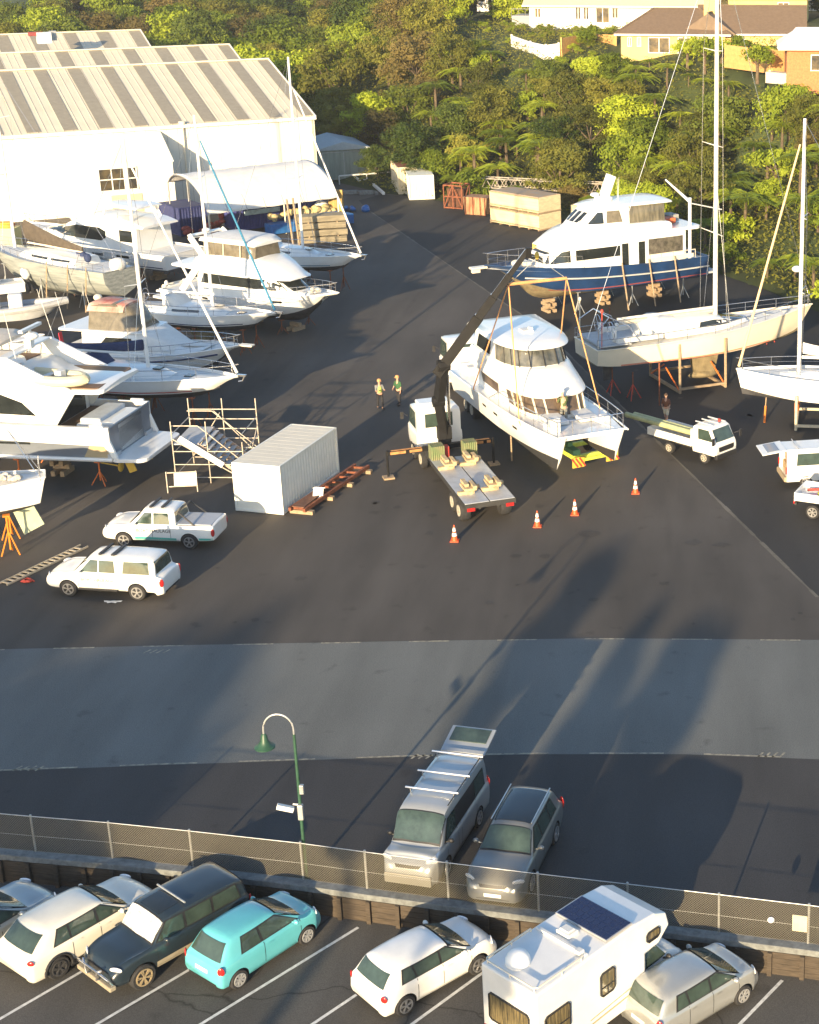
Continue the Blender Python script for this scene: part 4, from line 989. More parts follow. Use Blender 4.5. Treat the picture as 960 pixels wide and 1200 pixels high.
cv = b.house('cabin_canvas', [(6.0, 1.62, 2.6, 1.4, 3.42), (6.5, 1.6, 2.5, 1.3, 3.4), (8.2, 1.2, 2.4, .9, 2.65)], CANVW)
m = MB(); m.bx(.7, 2.1, -1.5, 1.5, 1.8, 2.3); m.build('cockpit_seat', CREAM, b.t, bevel=.05)
m = MB(); m.ell((2.4, .2, 5.1), (.25, .3, .2)); m.build('radar_dome', CREAM, b.t, True)
m = MB(); 
for sg in (1, -1): m.path([(L_, sg*b.hb(L_/b.L)*1.01, b.sheer(L_/b.L)-.33) for L_ in [1+i for i in range(11)]], .05, 5)
m.build('rub_rail', NAVY, b.t)
b.rail(.5, .97, .6); b.blocks((3, 6, 9)); b.stands((3, 8), RUST)
m = MB(); m.obox((b.L+.35, 0, 2.8), (.9, .45, .1)); m.build('bow_sprit', CREAM, b.t, bevel=.02)
b.antennas([(1.0, -1.4, 3.5, 2.2, .4), (1.0, 1.4, 3.5, 1.4, .3)])
m = MB(); m.beam((.5, -1.2, 2.2), (.45, -1.25, 3.1), .04, .3); m.build('ensign', mat('red_ensign', (.45, .03, .06), .8), b.t)
# ---- big motor yacht, lower left, stern to the yard
GREYH = mat('silver_grey_hull', (.15, .17, .20), .3, var=.1, scale=.6, coat=.4)
b = Boat('large_motor_yacht', 'large white and grey flybridge motor yacht whose stern and swim platform face the stair scaffold', 'motor yacht', 19.0, 4.9, .85, (3.35, 4.0), .8, tr=.92, rake=2.4, top=GREYH, stripe=None, group=LG, bul=.35, deck=TEAK)
zz = 3.2
a = at(128, 505, 3.2); hd = R(180-7)
# near (port looking aft -> its left) stern corner anchors the hull
u = Vector((math.cos(hd), math.sin(hd), 0)); v = Vector((-u.y, u.x, 0))
b.t.location = (a-v*2.2); b.t.location.z = 0; b.t.rotation_euler = (0, 0, hd); b.hd = hd
m = MB()   # white topside band above the grey
for sg in (1, -1):
    rows = []
    for i in range(21):
        t = i/20; y = b.hb(t)+.02; z = b.sheer(t); rows.append([Vector((b.L*t, sg*(y+.015), z-.95+.45*t)), Vector((b.L*t, sg*(y+.05), z+.02)), Vector((b.L*t, sg*(y-.12), z+.04)), Vector((b.L*t, sg*(y-.12), z-.4))])
    m.loft(rows)
m.build('white_bulwark', WHITE, b.t, True, sharp=30)
m = MB()
for sg in (1, -1): m.path([(b.L*i/20, sg*(b.hb(i/20)*.965+.03), 1.66+.3*(i/20)**2) for i in range(19)], .11, 6)
m.build('spray_rail', WHITE, b.t, True)
m = MB()
for sg in (1, -1): project(b.hb_bvh, [(.1, 1.75), (1.5, 1.75), (1.0, 2.55), (.1, 2.55)], 'L' if sg > 0 else 'R', .03, mb=m)
m.build('quarter_panel', mat('beige_gelcoat', (.42, .33, .2), .4), b.t)
b.plate('swim_platform', ring_top(-1.7, .15, 2.2, 2.3, .45), 1.55, 1.75, WHITE)
m = MB(); m.prism([(0, 1.75), (.0, 3.3), (.5, 3.35), (2.2, 3.2), (2.2, 3.0), (.9, 3.0), (.4, 1.75)], 'y', -1.35, 1.35); tr_ = m.build('transom_garage', WHITE, b.t, bevel=.08)
for sg in (1, -1):
    m = MB()
    for k in range(4): m.bx(-.1+k*.3, .25+k*.3, sg*1.8-.38, sg*1.8+.38, 1.7+.3*k, 1.95+.3*k)
    m.build('stern_steps', DECKG, b.t)
    m = MB(); m.prism([(-.35, 1.75), (-.1, 1.75), (1.0, 3.5), (.3, 3.5)], 'y', sg*2.25-.1, sg*2.25+.1); m.build('stern_wing', WHITE, b.t, bevel=.04)
m = MB(); m.bx(.9, 2.0, -1.5, 1.3, 3.0, 3.5); m.build('sun_pad', mat('pale_blue_cushion', (.45, .50, .56), .8, var=.1), b.t, bevel=.1)
m = MB(); m.bx(2.2, 4.0, -2.05, 2.05, 3.03, 3.08); m.build('cockpit_sole', TEAK, b.t)
h = b.house('saloon', [(3.1, 1.9, 3.0, 1.8, 5.1), (4.2, 2.0, 3.0, 1.85, 5.15), (11.0, 1.95, 3.3, 1.6, 5.2), (13.0, 1.7, 3.5, 1.2, 4.6), (15.2, 1.3, 3.7, .8, 3.9)], k=.35)
b.win(h, [(3.9, 3.75), (12.8, 3.9), (11.4, 4.85), (5.8, 4.8), (4.6, 4.4)])
for x0 in (4.2, 6.8): b.win((b.hull, b.hb_bvh), rquad(x0, x0+1.9, 2.35, 2.47, .03), name='hull_window')
b.win(h, [(-1.5, 3.1), (1.5, 3.1), (1.5, 4.95), (-1.5, 4.95)], 'B')
_k0 = set(o_.name for o_ in b.t.children)
fb = b.house('flybridge', [(1.9, 1.9, 5.05, 1.85, 5.22), (2.4, 2.2, 5.05, 2.1, 5.25), (5.4, 2.25, 5.05, 2.15, 5.3), (6.6, 2.25, 5.05, 2.05, 5.85), (10.5, 2.0, 5.1, 1.7, 5.95), (12.2, 1.6, 5.05, 1.1, 5.4)])
b.plate('boat_deck', ring_top(2.2, 6.4, 1.95, 1.95, .3), 5.25, 5.30, TEAK, fb[0], 0)
m = MB()
for sg in (1, -1): m.prism([(3.2, 5.1), (4.6, 5.1), (7.2, 6.7), (6.6, 6.75)], 'y', sg*2.1-.09, sg*2.1+.09)
m.beam((6.9, -2.1, 6.7), (6.9, 2.1, 6.7), .6, .12); m.build('radar_arch', WHITE, b.t, bevel=.04)
m = MB()
m.obox((6.6, .0, 6.95), (.35, .35, .5)); m.ell((6.4, 0, 7.35), (.35, .35, .2)); m.obox((6.5, -.1, 7.75), (.22, 1.9, .14)); m.tube((6.5, 0, 7.2), (6.5, -.05, 7.75), .07); m.build('radar_scanner', WHITE, b.t, True)
for sg in (1, -1): m = MB(); m.prism([(4.4, 5.2), (12.0, 5.3), (10.5, 6.05), (7.4, 6.6), (6.4, 6.4)], 'y', sg*2.12-.08, sg*2.12+.08); m.build('flybridge_coaming', WHITE, b.t, bevel=.05)
b.house('bimini_top', [(7.6, 1.5, 7.0, 1.4, 7.12), (8.2, 1.7, 7.05, 1.6, 7.28), (10.8, 1.65, 7.05, 1.5, 7.22), (11.5, 1.4, 6.92, 1.2, 7.02)], mat('cream_canvas', (.66, .58, .48), .8, var=.08))
m = MB()
for sg in (1, -1):
    for x0, x1 in ((7.9, 7.6), (9.4, 9.4), (11.0, 11.3)): m.tube((x0, sg*1.75, 5.85), (x1, sg*1.55, 7.05), .045, n=6)
m.build('bimini_frame', CREAM, b.t)
m = MB(); m.bx(8.0, 9.8, -1.3, .2, 5.7, 6.15); m.bx(10.4, 10.9, -.8, .8, 5.6, 6.2); m.build('flybridge_seat', CREAM, b.t, bevel=.08)
m = MB(); m.bx(7.0, 10.8, -1.6, 1.6, 5.84, 5.97); m.build('flybridge_floor', TEAK, b.t)
b.antennas([(6.3, -1.9, 6.7, 2.6, -.6), (6.3, 1.9, 6.7, 2.4, -.3)])
for o_ in b.t.children:
    if o_.name not in _k0: o_.location.x -= 1.7
for sg in (1, -1): m = MB(); m.prism([(2.9, 3.2), (3.5, 3.2), (3.0, 5.1), (1.6, 5.1)], 'y', sg*1.98-.06, sg*1.98+.06); m.build('side_wing', WHITE, b.t, bevel=.03)
b.blocks((4, 9), .85); b.stands((1.2, 5.5, 10), ORANGE, .62, 1.25)
m = MB()
for sg in (1, -1): m.beam((-.1, sg*.9, 1.3), (-.35, sg*.9, .6), .06, .42)
m.build('rudder', YELLOW, b.t)
m = MB()
for sg in (1, -1): m.tube((2.6, sg*.9, 1.2), (.2, sg*.9, .85), .04, n=6); m.ell((.3, sg*.9, .85), (.1, .28, .28))
m.build('propeller', YELLOW, b.t)
mb2 = b
p = b.t.location+u*4.6+v*.2
t = fender_boat_tender((p.x+v.x*.9, p.y+v.y*.9, 5.3), hd+R(168), 'inflatable dinghy with outboard on the boat deck of the large motor yacht', 3.6, m_=mat('cream_tube', (.62, .56, .38), .6)); t.location.z = 5.3
# ---- boat cut by the left edge with its stern towards the ladder
b = Boat('sloop_hull', 'white sloop cut by the left frame edge with a pale green rudder', 'sailing yacht', 9.5, 3.0, 1.5, (3.3, 3.5), .6, 'sail', tr=.36, top=WHITE, group=LG, rake=1., mid=.55, sterntr=.5)
a = at(53, 560, 3.1); hd = R(180+22); u = Vector((math.cos(hd), math.sin(hd), 0)); b.t.location = (a.x, a.y, 0); b.t.rotation_euler = (0, 0, hd); b.hd = hd
m = MB(); m.prism([(.7, 2.0), (1.6, 1.9), (1.2, .5), (.3, .9)], 'y', -.06, .06); m.build('rudder', mat('pale_green', (.42, .47, .33), .6, var=.1), b.t)
m = MB(); m.prism([(3, 1.7), (5.5, 1.7), (5, .1), (3.6, .1)], 'y', -.15, .15); m.build('keel', ANTI, b.t)
h = b.house('coachroof', [(2.6, .85, 3.2, .7, 3.7), (5.5, .9, 3.2, .7, 3.7), (7.0, .5, 3.3, .3, 3.5)]); b.win(h, [(3.2, 3.4), (5.2, 3.4), (5.2, 3.55), (3.2, 3.55)])
m = MB()
for k in range(9): m.ell((.5+rnd.random()*1.8, rnd.uniform(-.6, .6), 3.4+rnd.random()*.15), (.2, .18, .14), 6, 5)
m.build('cockpit_gear', mat('rope_bundle', (.45, .42, .38), .9, var=.4, scale=8), b.t, True)
m = MB()
for sg in (1, -1): m.tube((.2, sg*.6, 3.3), (1.3, 0, 5.6), .02, n=4)
m.tube((.2, -.6, 4.0), (.2, .6, 4.0), .02); m.tube((.2, -.6, 3.2), (.2, -.6, 4.0), .02); m.tube((.2, .6, 3.2), (.2, .6, 4.0), .02); m.build('backstay', STEEL, b.t)
b.stands((1.8, 6.), mat('orange_stand', (.75, .22, .02), .5), 1.0, 1.9)
# ---- small craft on the left edge
b = Boat('runabout', 'small white outboard runabout at the left frame edge below the covered yacht', 'runabout', 6.0, 2.2, .5, (1.45, 1.7), .35, tr=.9, rake=.9, group=LG)
a = at(27, 328, 1.5); hd = R(208); b.t.location = (a.x, a.y, 0); b.t.rotation_euler = (0, 0, hd)
outboard(b.t, (-.2, .4, 1.5), 1.4); outboard(b.t, (-.2, -.4, 1.5), 1.4); m = MB(); m.obox((2.5, 0, 1.8), (1., 1.3, .8)); m.build('console', WHITE, b.t, bevel=.1)
b = Boat('rigid_inflatable', 'grey rigid inflatable with upright seats and a white console at the left frame edge', 'inflatable boat', 7.0, 2.4, .4, (1.3, 1.6), .3, tr=.9, rake=1., top=RUBGREY, group=LG)
b.place((79, 350), 1.7, hd=R(20))
m = MB()
for sg in (1, -1): m.path([(7*i/12, sg*max(.1, b.hb(i/12)-.1), b.sheer(i/12)) for i in range(13)], .24, 8)
m.build('inflatable_tube', RUBGREY, b.t, True)
m = MB(); m.obox((3.6, 0, 1.8), (.9, .8, 1.1)); m.obox((2.3, .4, 1.7), (.5, .5, .8)); m.obox((2.3, -.4, 1.7), (.5, .5, .8)); m.obox((1.0, 0, 1.8), (.5, 1.4, .5)); m.build('console', DECKW, b.t, bevel=.08)
m = MB(); m.path([(1.4, -.9, 1.5), (1.2, -.8, 3.1), (1.2, .8, 3.1), (1.4, .9, 1.5)], .05); m.build('roll_bar', CREAM, b.t); outboard(b.t, (-.2, 0, 1.4), 1.3)
b = Boat('trailer_boat', 'small white open boat with a cream locker between the inflatable and the big yacht bimini', 'runabout', 6.2, 2.3, .5, (1.6, 1.9), .35, tr=.9, rake=1., group=LG)
b.place((52, 392), 1.9, hd=R(12)); m = MB(); m.obox((3, 0, 1.9), (1.4, 1.5, .8)); m.obox((1.2, 0, 1.75), (.7, 1.8, .5)); m.build('cuddy', CREAM, b.t, bevel=.1); b.blocks((2, 4), .5)
RG = 'boats standing along the right side of the yard'
# ---- blue hulled motor yacht
BLUEH = mat('blue_hull', (.012, .038, .11), .3, var=.25, scale=.8, coat=.4)
b = Boat('blue_hulled_motor_yacht', 'motor yacht with a dark blue hull, ochre bottom and tall white superstructure', 'motor yacht', 17.5, 4.9, .95, (3.1, 4.0), .75, tr=.93, top=BLUEH, bottom=ANTIO, group=RG, rake=2.6, bul=.25, fore=(.75, 4.5))
b.place((568, 311), 4.0, (826, 292), 3.1)
m = MB()
for sg in (1, -1):
    m.path([(17.5*i/14, sg*(b.hb(i/14)*.985+.03), b.sheer(i/14)-.75) for i in range(13)], .06, 5)
m.build('rub_rail', mat('pale_rub_rail', (.5, .48, .44), .5), b.t, True)
m = MB()
for sd in 'LR': project(b.hb_bvh, [(.2, 1.72), (8, 1.74), (14, 1.9), (14, 1.98), (8, 1.82), (.2, 1.80)], sd, .015, .5, mb=m)
m.build('boot_stripe', mat('dull_red', (.25, .05, .04), .6), b.t, True)
h = b.house('main_house', [(1.9, 2.0, 2.8, 1.95, 5.3), (3.0, 2.1, 2.8, 2.05, 5.3), (10.5, 2.05, 2.9, 1.95, 5.3), (12.0, 1.9, 3.2, 1.6, 5.1), (13.4, 1.5, 3.4, 1.0, 4.35)], k=.3)
b.win(h, [(7.6, 3.95), (11.2, 3.95), (11.2, 4.7), (7.6, 4.7)])
b.win(h, [(11.6, 3.9), (13.1, 3.8), (12.2, 4.62), (11.6, 4.72)]); b.win(h, [(-1.4, 3.85), (1.4, 3.85), (1.15, 4.6), (-1.15, 4.6)], 'F')
b.win(h, [(2.2, 3.7), (5.2, 3.7), (5.2, 4.9), (2.2, 4.9)], m_=mat('reflecting_saloon', (.05, .045, .04), .1, col2=(.15, .135, .11), scale=2.5, spec=.8))
for x0 in (5.5, 6.9): b.win(h, [(x0, 3.0), (x0+.55, 3.0), (x0+.55, 4.8), (x0, 4.8)], name='side_door')
b.plate('upper_deck', ring_top(.6, 11.6, 2.25, 2.0, .5), 5.28, 5.5, WHITE)
v = b.house('brow', [(7.5, 2.2, 5.3, 2.1, 5.9), (10.5, 2.1, 5.3, 1.8, 6.0), (12.2, 1.8, 5.1, 1.3, 5.5), (13.1, 1.2, 4.9, .7, 5.1)])
ub = b.house('upper_bulwark', [(3.2, 2.15, 5.4, 2.1, 5.95), (4.0, 2.2, 5.4, 2.15, 6.15), (8.5, 2.15, 5.4, 2.05, 6.2)])
ph = b.house('pilothouse', [(6.6, 1.75, 5.9, 1.6, 7.5), (7.2, 1.8, 5.9, 1.6, 7.5), (9.0, 1.7, 5.9, 1.35, 7.45), (10.8, 1.3, 5.8, .8, 6.2)])
b.win(ph, [(8.7, 6.35), (9.9, 6.35), (9.1, 7.15), (8.7, 7.15)]); b.win(ph, [(7.2, 6.35), (8.5, 6.35), (8.4, 7.2), (7.4, 7.2)], m_=CLEAR)
for y0 in (-1.0, -.3, .4): b.win(ph, [(y0, 6.45), (y0+.58, 6.45), (y0+.5, 7.1), (y0+.05, 7.1)], 'F')
cl = b.house('clear_enclosure', [(3.6, 1.75, 6.1, 1.65, 7.45), (4.2, 1.8, 6.1, 1.7, 7.45), (6.6, 1.8, 6.1, 1.65, 7.45)], mat('smoked_vinyl', (.08, .075, .06), .15, col2=(.2, .18, .13), scale=1.6, stretch=(3, 1, .5)))
b.house('hardtop', [(2.9, 1.7, 7.42, 1.6, 7.5), (3.6, 1.95, 7.45, 1.85, 7.62), (8.2, 1.8, 7.45, 1.65, 7.62), (9.6, 1.3, 7.4, 1.0, 7.5)])
m = MB(); m.beam((7.9, 0, 7.6), (7.1, 0, 9.5), .35, .7); m.beam((7.7, 0, 8.0), (8.5, 0, 8.0), .2, .12); m.ell((8.5, 0, 8.2), (.35, .35, .16)); m.ell((7.8, .0, 7.8), (.8, .5, .3)); m.build('radar_mast', WHITE, b.t, True, .02)
b.antennas([(6.9, .6, 7.6, 1.8, .1), (6.9, -.6, 7.6, 1.9, .1), (6.6, 0, 7.6, 1.6, 0)])
m = MB(); m.obox((2.6, .2, 5.75), (1.3, .9, .4)); m.build('deck_locker', mat('orange_locker', (.65, .14, .05), .6), b.t, bevel=.05)
m = MB(); m.obox((1.7, -.6, 5.8), (.9, 1.2, .5)); m.obox((3.0, -.9, 5.8), (.8, .8, .4)); m.build('deck_crate', mat('grey_crate', (.30, .30, .28), .8, var=.2), b.t, bevel=.05)
m = MB(); m.tube((1.5, 1.9, 3.0), (1.5, 1.9, 7.6), .13, n=8); m.tube((1.5, 1.9, 7.3), (3.2, 1.2, 9.0), .12, .06, 8); m.tube((1.5, 1.9, 7.2), (-1.8, 1.2, 6.3), .05, n=6); m.build('boom_crane', WHITE, b.t, True)
m = MB()
for sg in (1, -1):
    m.path([(1.2+i, sg*2.2, 3.75) for i in range(5)], .03)
    for i in range(5): m.tube((1.2+i, sg*2.2, 3.0), (1.2+i, sg*2.2, 3.75), .02)
    m.beam((1.4, sg*2.25, 3.35), (5.4, sg*2.28, 3.4), .03, .3)
m.build('side_deck_rail', CREAM, b.t)
b.rail(.62, .985, .85, 1.0); b.plate('swim_platform', ring_top(-1.0, .1, 2.1, 2.1, .3), 1.7, 1.85, DECKG)
m = MB(); m.obox((18.0, 0, 3.9), (1.2, .6, .14)); m.obox((18.2, 0, 3.7), (.6, .3, .3)); m.build('anchor_platform', CREAM, b.t, bevel=.03)
m = MB(); m.ell((15.2, .3, 3.95), (.35, .3, .25)); m.obox((14.4, 0, 3.85), (.6, 1.1, .25)); m.build('foredeck_gear', CREAM, b.t, True)
m = MB(); m.tube((12.9, -1.3, 3.6), (12.9, -1.3, 4.9), .13); m.build('fender_bundle', mat('fender_yellow', (.62, .38, .10), .7), b.t)
b.blocks((3.5, 8, 12.5), .95); b.stands((2, 6.5, 11), GALV, .75, 1.6)
for xx in (3.0, 5.2, 7.5):
    m = MB(); m.tube((xx, 3.0, .05), (xx+.2, 2.45, 3.5), .06, n=6); m.build('timber_prop', TIMBER, b.t)
# ---- big cream racing yacht with the tall mast
YH = mat('cream_yacht_hull', (.76, .66, .50), .35, var=.06, scale=.7, coat=.3)
b = Boat('racing_yacht', 'long cream yacht with the tallest mast and a pink waterline', 'sailing yacht', 15.6, 4.3, 1.7, (3.2, 4.0), .4, 'sail', tr=.84, top=YH, bottom=ANTIO, group=RG, rake=.9, mid=.42, bul=.08, hollow=1.7, fore=(.55, 3.))
b.place((952, 356), 4.0, (681, 404), 3.2)
m = MB()
for sd in 'LR': project(b.hb_bvh, [(.2, 2.12), (7, 2.10), (12, 2.2), (12, 2.29), (7, 2.19), (.2, 2.21)], sd, .015, .5, mb=m)
m.build('boot_stripe', mat('pink_stripe', (.62, .22, .14), .5), b.t, True)
_k0 = set(o_.name for o_ in b.t.children)
h = b.house('coachroof', [(4.6, 1.4, 2.85, 1.2, 3.55), (5.2, 1.5, 2.85, 1.3, 3.75), (8.0, 1.35, 2.9, 1.1, 3.7), (9.4, 1.1, 3.0, .7, 3.35), (10.6, .7, 3.1, .4, 3.2)])
b.win(h, [(6.9, 3.22), (9.3, 3.2), (9.0, 3.42), (8.0, 3.58), (7.0, 3.55)]); b.win(h, [(-1.0, 3.22), (1.0, 3.22), (.8, 3.55), (-.8, 3.55)], 'F')
b.house('spray_hood', [(3.4, .95, 2.95, .8, 3.6), (4.4, 1.15, 2.95, .95, 3.95), (5.6, 1.1, 3.5, .7, 3.85)], CANVW)
m = MB(); m.bx(.25, 4.4, -1.2, 1.2, 2.88, 2.94); m.bx(.2, 2.2, -1.75, 1.75, 2.86, 2.915); m.build('cockpit_well', DECKG, b.t)
m = MB()
for sg in (1, -1):
    m.obox((2.9, sg*1.35, 3.05), (3.0, .3, .3)); m.obox((1.4, sg*1.0, 3.3), (.25, .2, .7)); m.ell((3.6, sg*1.35, 3.3), (.16, .16, .14)); m.ell((2.6, sg*1.35, 3.3), (.14, .14, .12))
m.build('cockpit_winches', DECKW, b.t, True)
for sg in (1, -1):
    m = MB(); m.path([(1.2, sg*1.0+.55*math.cos(a), 3.6+.55*math.sin(a)) for a in [R(i*30) for i in range(12)]], .025, 5, closed=True)
    for a in (0, 60, 120): m.tube((1.2, sg*1.0-.55*math.cos(R(a)), 3.6-.55*math.sin(R(a))), (1.2, sg*1.0+.55*math.cos(R(a)), 3.6+.55*math.sin(R(a))), .012, n=4)
    m.build('steering_wheel', STEEL, b.t)
m = MB()
for sg in (1, -1): m.path([(.1, sg*1.6, 2.8), (.2, sg*1.5, 3.9), (1.0, sg*1.2, 4.5), (2.2, sg*1.3, 3.9), (2.8, sg*1.7, 2.9)], .035, 6)
m.path([(1.0, -1.2, 4.5), (1.0, 1.2, 4.5)], .035); m.build('stern_arch', STEEL, b.t)
for y in (-1.7, 1.7):
    m = MB(); m.tube((.3, y, 2.8), (.35, y, 5.0), .03); m.ell((.35, y, 5.05), (.09, .09, .14)); m.build('stern_antenna', REDP if y < 0 else CREAM, b.t)
for o_ in b.t.children:
    if o_.name not in _k0: o_.location.z += .5
b.mast(8.65, 3.4, 23, .15, (.25, .48, .72), mat('tan_mast', (.72, .68, .60), .4, var=.15), boom=6.6, boomz=1.15, genoa=None, sw=1.5, rig=.016)
m = MB(); m.tube((8.5, 0, 4.35), (2.2, 0, 4.25), .13, n=8); m.build('boom_cover', mat('stone_canvas', (.48, .44, .36), .8, var=.1), b.t, True)
for x in (11.2, 12.4, 13.6): m = MB(); m.obox((x, 0, b.sheer(x/15.6)+.0), (.5, .5, .07)); m.build('deck_hatch', DECKG, b.t, bevel=.02)
b.rail(.0, .98, .62, 1.7)
m = MB(); m.prism([(6.9, 1.9), (8.9, 1.9), (8.5, .3), (7.2, .3)], 'y', -.16, .16); m.ell((7.9, 0, .35), (1.1, .3, .25)); m.build('keel', ANTIO, b.t, True)
m = MB(); m.prism([(1.0, 2.2), (1.7, 2.1), (1.5, .8), (1.1, .8)], 'y', -.06, .06); m.build('rudder', ANTI, b.t)
def cradle(name, label, T, xs, w, h, mats_=TIMBER, diag=True, group=None, mid=ORANGE):
    t = thing(name, label, 'cradle', T.location.copy(), T.rotation_euler[2], group)
    for x in xs:
        for sg in (1, -1):
            m = MB(); m.tube((x, sg*w, 0), (x, sg*w*.97, h), .085, n=6); m.build('upright', mats_, t)
            if diag: m = MB(); m.tube((x, sg*w, .1), (x+sg*.1, sg*.35, 1.2), .05, n=6); m.build('brace', mid, t)
        m = MB(); m.beam((x, -w, .1), (x, w, .1), .16, .16); m.build('cross_beam', mats_, t)
    for sg in (1, -1):
        m = MB(); m.beam((xs[0], sg*w, .28), (xs[-1], sg*w, .28), .12, .14); m.build('side_beam', mats_, t)
    return t
cradle('boat_cradle', 'weathered timber cradle under the long cream yacht', b.t, (5.2, 8.3), 2.15, 3.1, group='boat cradles')
for (px, py) in ((742, 468), (718, 462), (900, 402)):
    p = at(px, py); t = thing('jack_stand', {742: 'red tripod jack stand standing free right of the catamaran bow rail', 718: 'red tripod jack stand half hidden behind the catamaran rail', 900: 'red tripod jack stand below the bow of the long cream yacht'}[px], 'boat stand', tuple(p), 0)
    m = MB(); m.tube((0, 0, .3), (0, 0, 1.7), .04, n=6); m.build('post', RUST, t)
    for a in (0.3, 2.4, 4.5): m = MB(); m.tube((0, 0, .95), (.5*math.cos(a), .5*math.sin(a), .03), .035, n=6); m.build('leg', REDP, t)
# ---- white racing sloop, right edge
b = Boat('sloop', 'white sloop at the right frame edge with its bow pointing left into the yard', 'sailing yacht', 11.5, 3.4, 1.35, (2.85, 3.05), .35, 'sail', tr=.8, top=WHITE, bottom=ANTI, group=RG, rake=.35, mid=.45, wl=1.6, fore=(.2, 2.5))
b.place((863, 432), 3.05, hd=R(180-6))
h = b.house('coachroof', [(3.2, .95, 2.65, .8, 3.0), (5, 1.0, 2.65, .85, 3.05), (7.5, .8, 2.75, .6, 3.0), (9.0, .4, 2.8, .25, 2.92)]); b.win(h, rquad(4, 6.8, 2.8, 2.9, .03))
for xx in (6.6, 8.3): m = MB(); m.obox((xx, 0, 3.02), (.45, .45, .07)); m.build('deck_hatch', DECKG, b.t, bevel=.02)
b.mast(7.95, 2.95, 14.2, .12, (.33, .62), mat('bright_mast', (.78, .78, .76), .35), boom=4.2, boomm=CANVW, genoa=.93, gm=mat('tan_sail', (.66, .50, .30), .8), sw=1.1)
b.rail(0, .97, .6, 1.5)
m = MB(); m.ell((8.2, 0, 8.9), (.28, .28, .18)); m.build('radar_dome', WHITE, b.t, True)
m = MB(); m.prism([(4.8, 1.5), (6.6, 1.5), (6.2, .2), (5.2, .2)], 'y', -.12, .12); m.build('keel', ANTI, b.t)
CT = mat('pale_steel_cradle', (.50, .44, .32), .6, var=.2)
cradle('boat_cradle', 'pale angular cradle with orange props under the white sloop', b.t, (4.6, 8.0), 1.6, 2.0, CT, group='boat cradles')
p = at(896, 495); t = thing('support_post', 'single orange post standing under the bow of the white sloop', 'boat stand', tuple(p)); m = MB(); m.tube((0, 0, 0), (.05, 0, 1.0), .06); m.build('lower_post', mat('stand_orange', (.7, .2, .03), .5), t); m = MB(); m.tube((.05, 0, 1.0), (.08, 0, 1.5), .035); m.build('screw_thread', TIMBER, t)
# timber props and posts standing among the right hand boats
for px, py, hh, lab in ((773, 475, 2.6, 'thin red post beside the pedestrian under the cream yacht'), (715, 400, 2.4, 'red capped post left of the cream yacht stern'), (600, 540, 2.0, 'timber prop standing beside the near hull of the hoisted catamaran')):
    p = at(px, py); m = MB(); m.tube(p, p+Vector((0, 0, hh)), .045, n=6); tag(m.build('timber_prop', RUST if px > 700 else TIMBER), lab, 'post')
# ---- catamaran in the slings
hd = R(-63.8); cen = Vector((-4.35, 71.5, 0)); L = 15.4
t = thing('power_catamaran', 'white power catamaran hanging in orange slings with a rounded cabin and bow rails', 'catamaran')
u = Vector((math.cos(hd), math.sin(hd), 0)); t.location = cen-u*L; t.rotation_euler = (0, 0, hd); CAT = t
z0 = 1.4; HB = 2.35
def catz(s_): return 3.15+.45*s_**2
hull = MB()
for sg in (1, -1):
    rows = []
    for i in range(23):
        s_ = i/22; s_ = min(s_, .998); e = max(0, (s_-.45)/.55); X = L*s_
        yo = HB-.55*e**2.2; yc = 1.55; yi = lerp(.85, yc-.10, e**2); yo2 = lerp(yo, yc+.06, e**5)
        zt = catz(s_); zk = z0+.05+.2*e**3; zc = lerp(1.95, 2.3, e**2)
        def xo(z): return X-1.1*(1-(z-zk)/(zt-zk))*e**2.5
        pts = [(yo2, zt), (lerp(yo2, yc, .12+.2*e), lerp(zc, zt, .5)), (lerp(yo2, yc, .28+.3*e), zc), (yc, zk), (yi, zc), (yi-.15*(1-e), zt-.3), (yi-.15*(1-e), zt-.02)]
        rows.append([Vector((xo(z), sg*y, z)) for y, z in pts])
    hull.loft(rows, 0, ring=True, cap=True, rowm=[0, 0, 2, 2, 0, 0, 0])
ho = hull.build('hull', [WHITE, WHITE, mat('black_antifoul', (.03, .03, .03), .7, var=.2)], t, True, sharp=35); hb_ = hull.bvh()
rows = []
for i in range(23):
    s_ = i/22; e = max(0, (s_-.45)/.55); X = min(L-.25, L*s_-.9*0); y = HB-.55*e**2.2-.08
    if s_ > .93: y -= .35*((s_-.93)/.07)**2
    rows.append([Vector((X, y*f, catz(s_)-.10+.05*(1-f*f))) for f in (-1, -.5, 0, .5, 1)])
m = MB(); m.loft(rows, ring=False, cap=False); m.build('deck', DECKW, t, True)
m = MB(); m.bx(.3, L-2.6, -1.0, 1.0, 2.65, 3.0); m.build('bridge_deck', WHITE, t, bevel=.2)
m = MB(); rows = [[Vector((L-1.6, 1.6*f, catz(.9)-.28)), Vector((L-.25, 1.6*f, catz(1)-.22)), Vector((L-.18, 1.6*f, catz(1)-.04)), Vector((L-1.6, 1.6*f, catz(.9)-.06))] for f in (-1, -.6, 0, .6, 1)]
m.loft(rows); m.build('nacelle', WHITE, t, True)
m = MB()
for sg in (1, -1): m.path([(L*i/20, sg*(HB-.55*max(0, (i/20-.45)/.55)**2.2), catz(i/20)) for i in range(21)], .05, 6)
m.path([(L-.15, -1.8, catz(1)), (L-.15, 1.8, catz(1))], .06); m.build('gunwale', WHITE, t, True)
CB = Boat.__new__(Boat); CB.t = t
def chouse(*a, **k): return Boat.house(CB, *a, **k)
INT = mat('cabin_interior', (.05, .035, .025), .3, col2=(.14, .10, .065), scale=1.7, spec=.7)
WG = mat('wheelhouse_glass', (.04, .045, .042), .08, col2=(.17, .165, .14), scale=1.1, spec=.9)
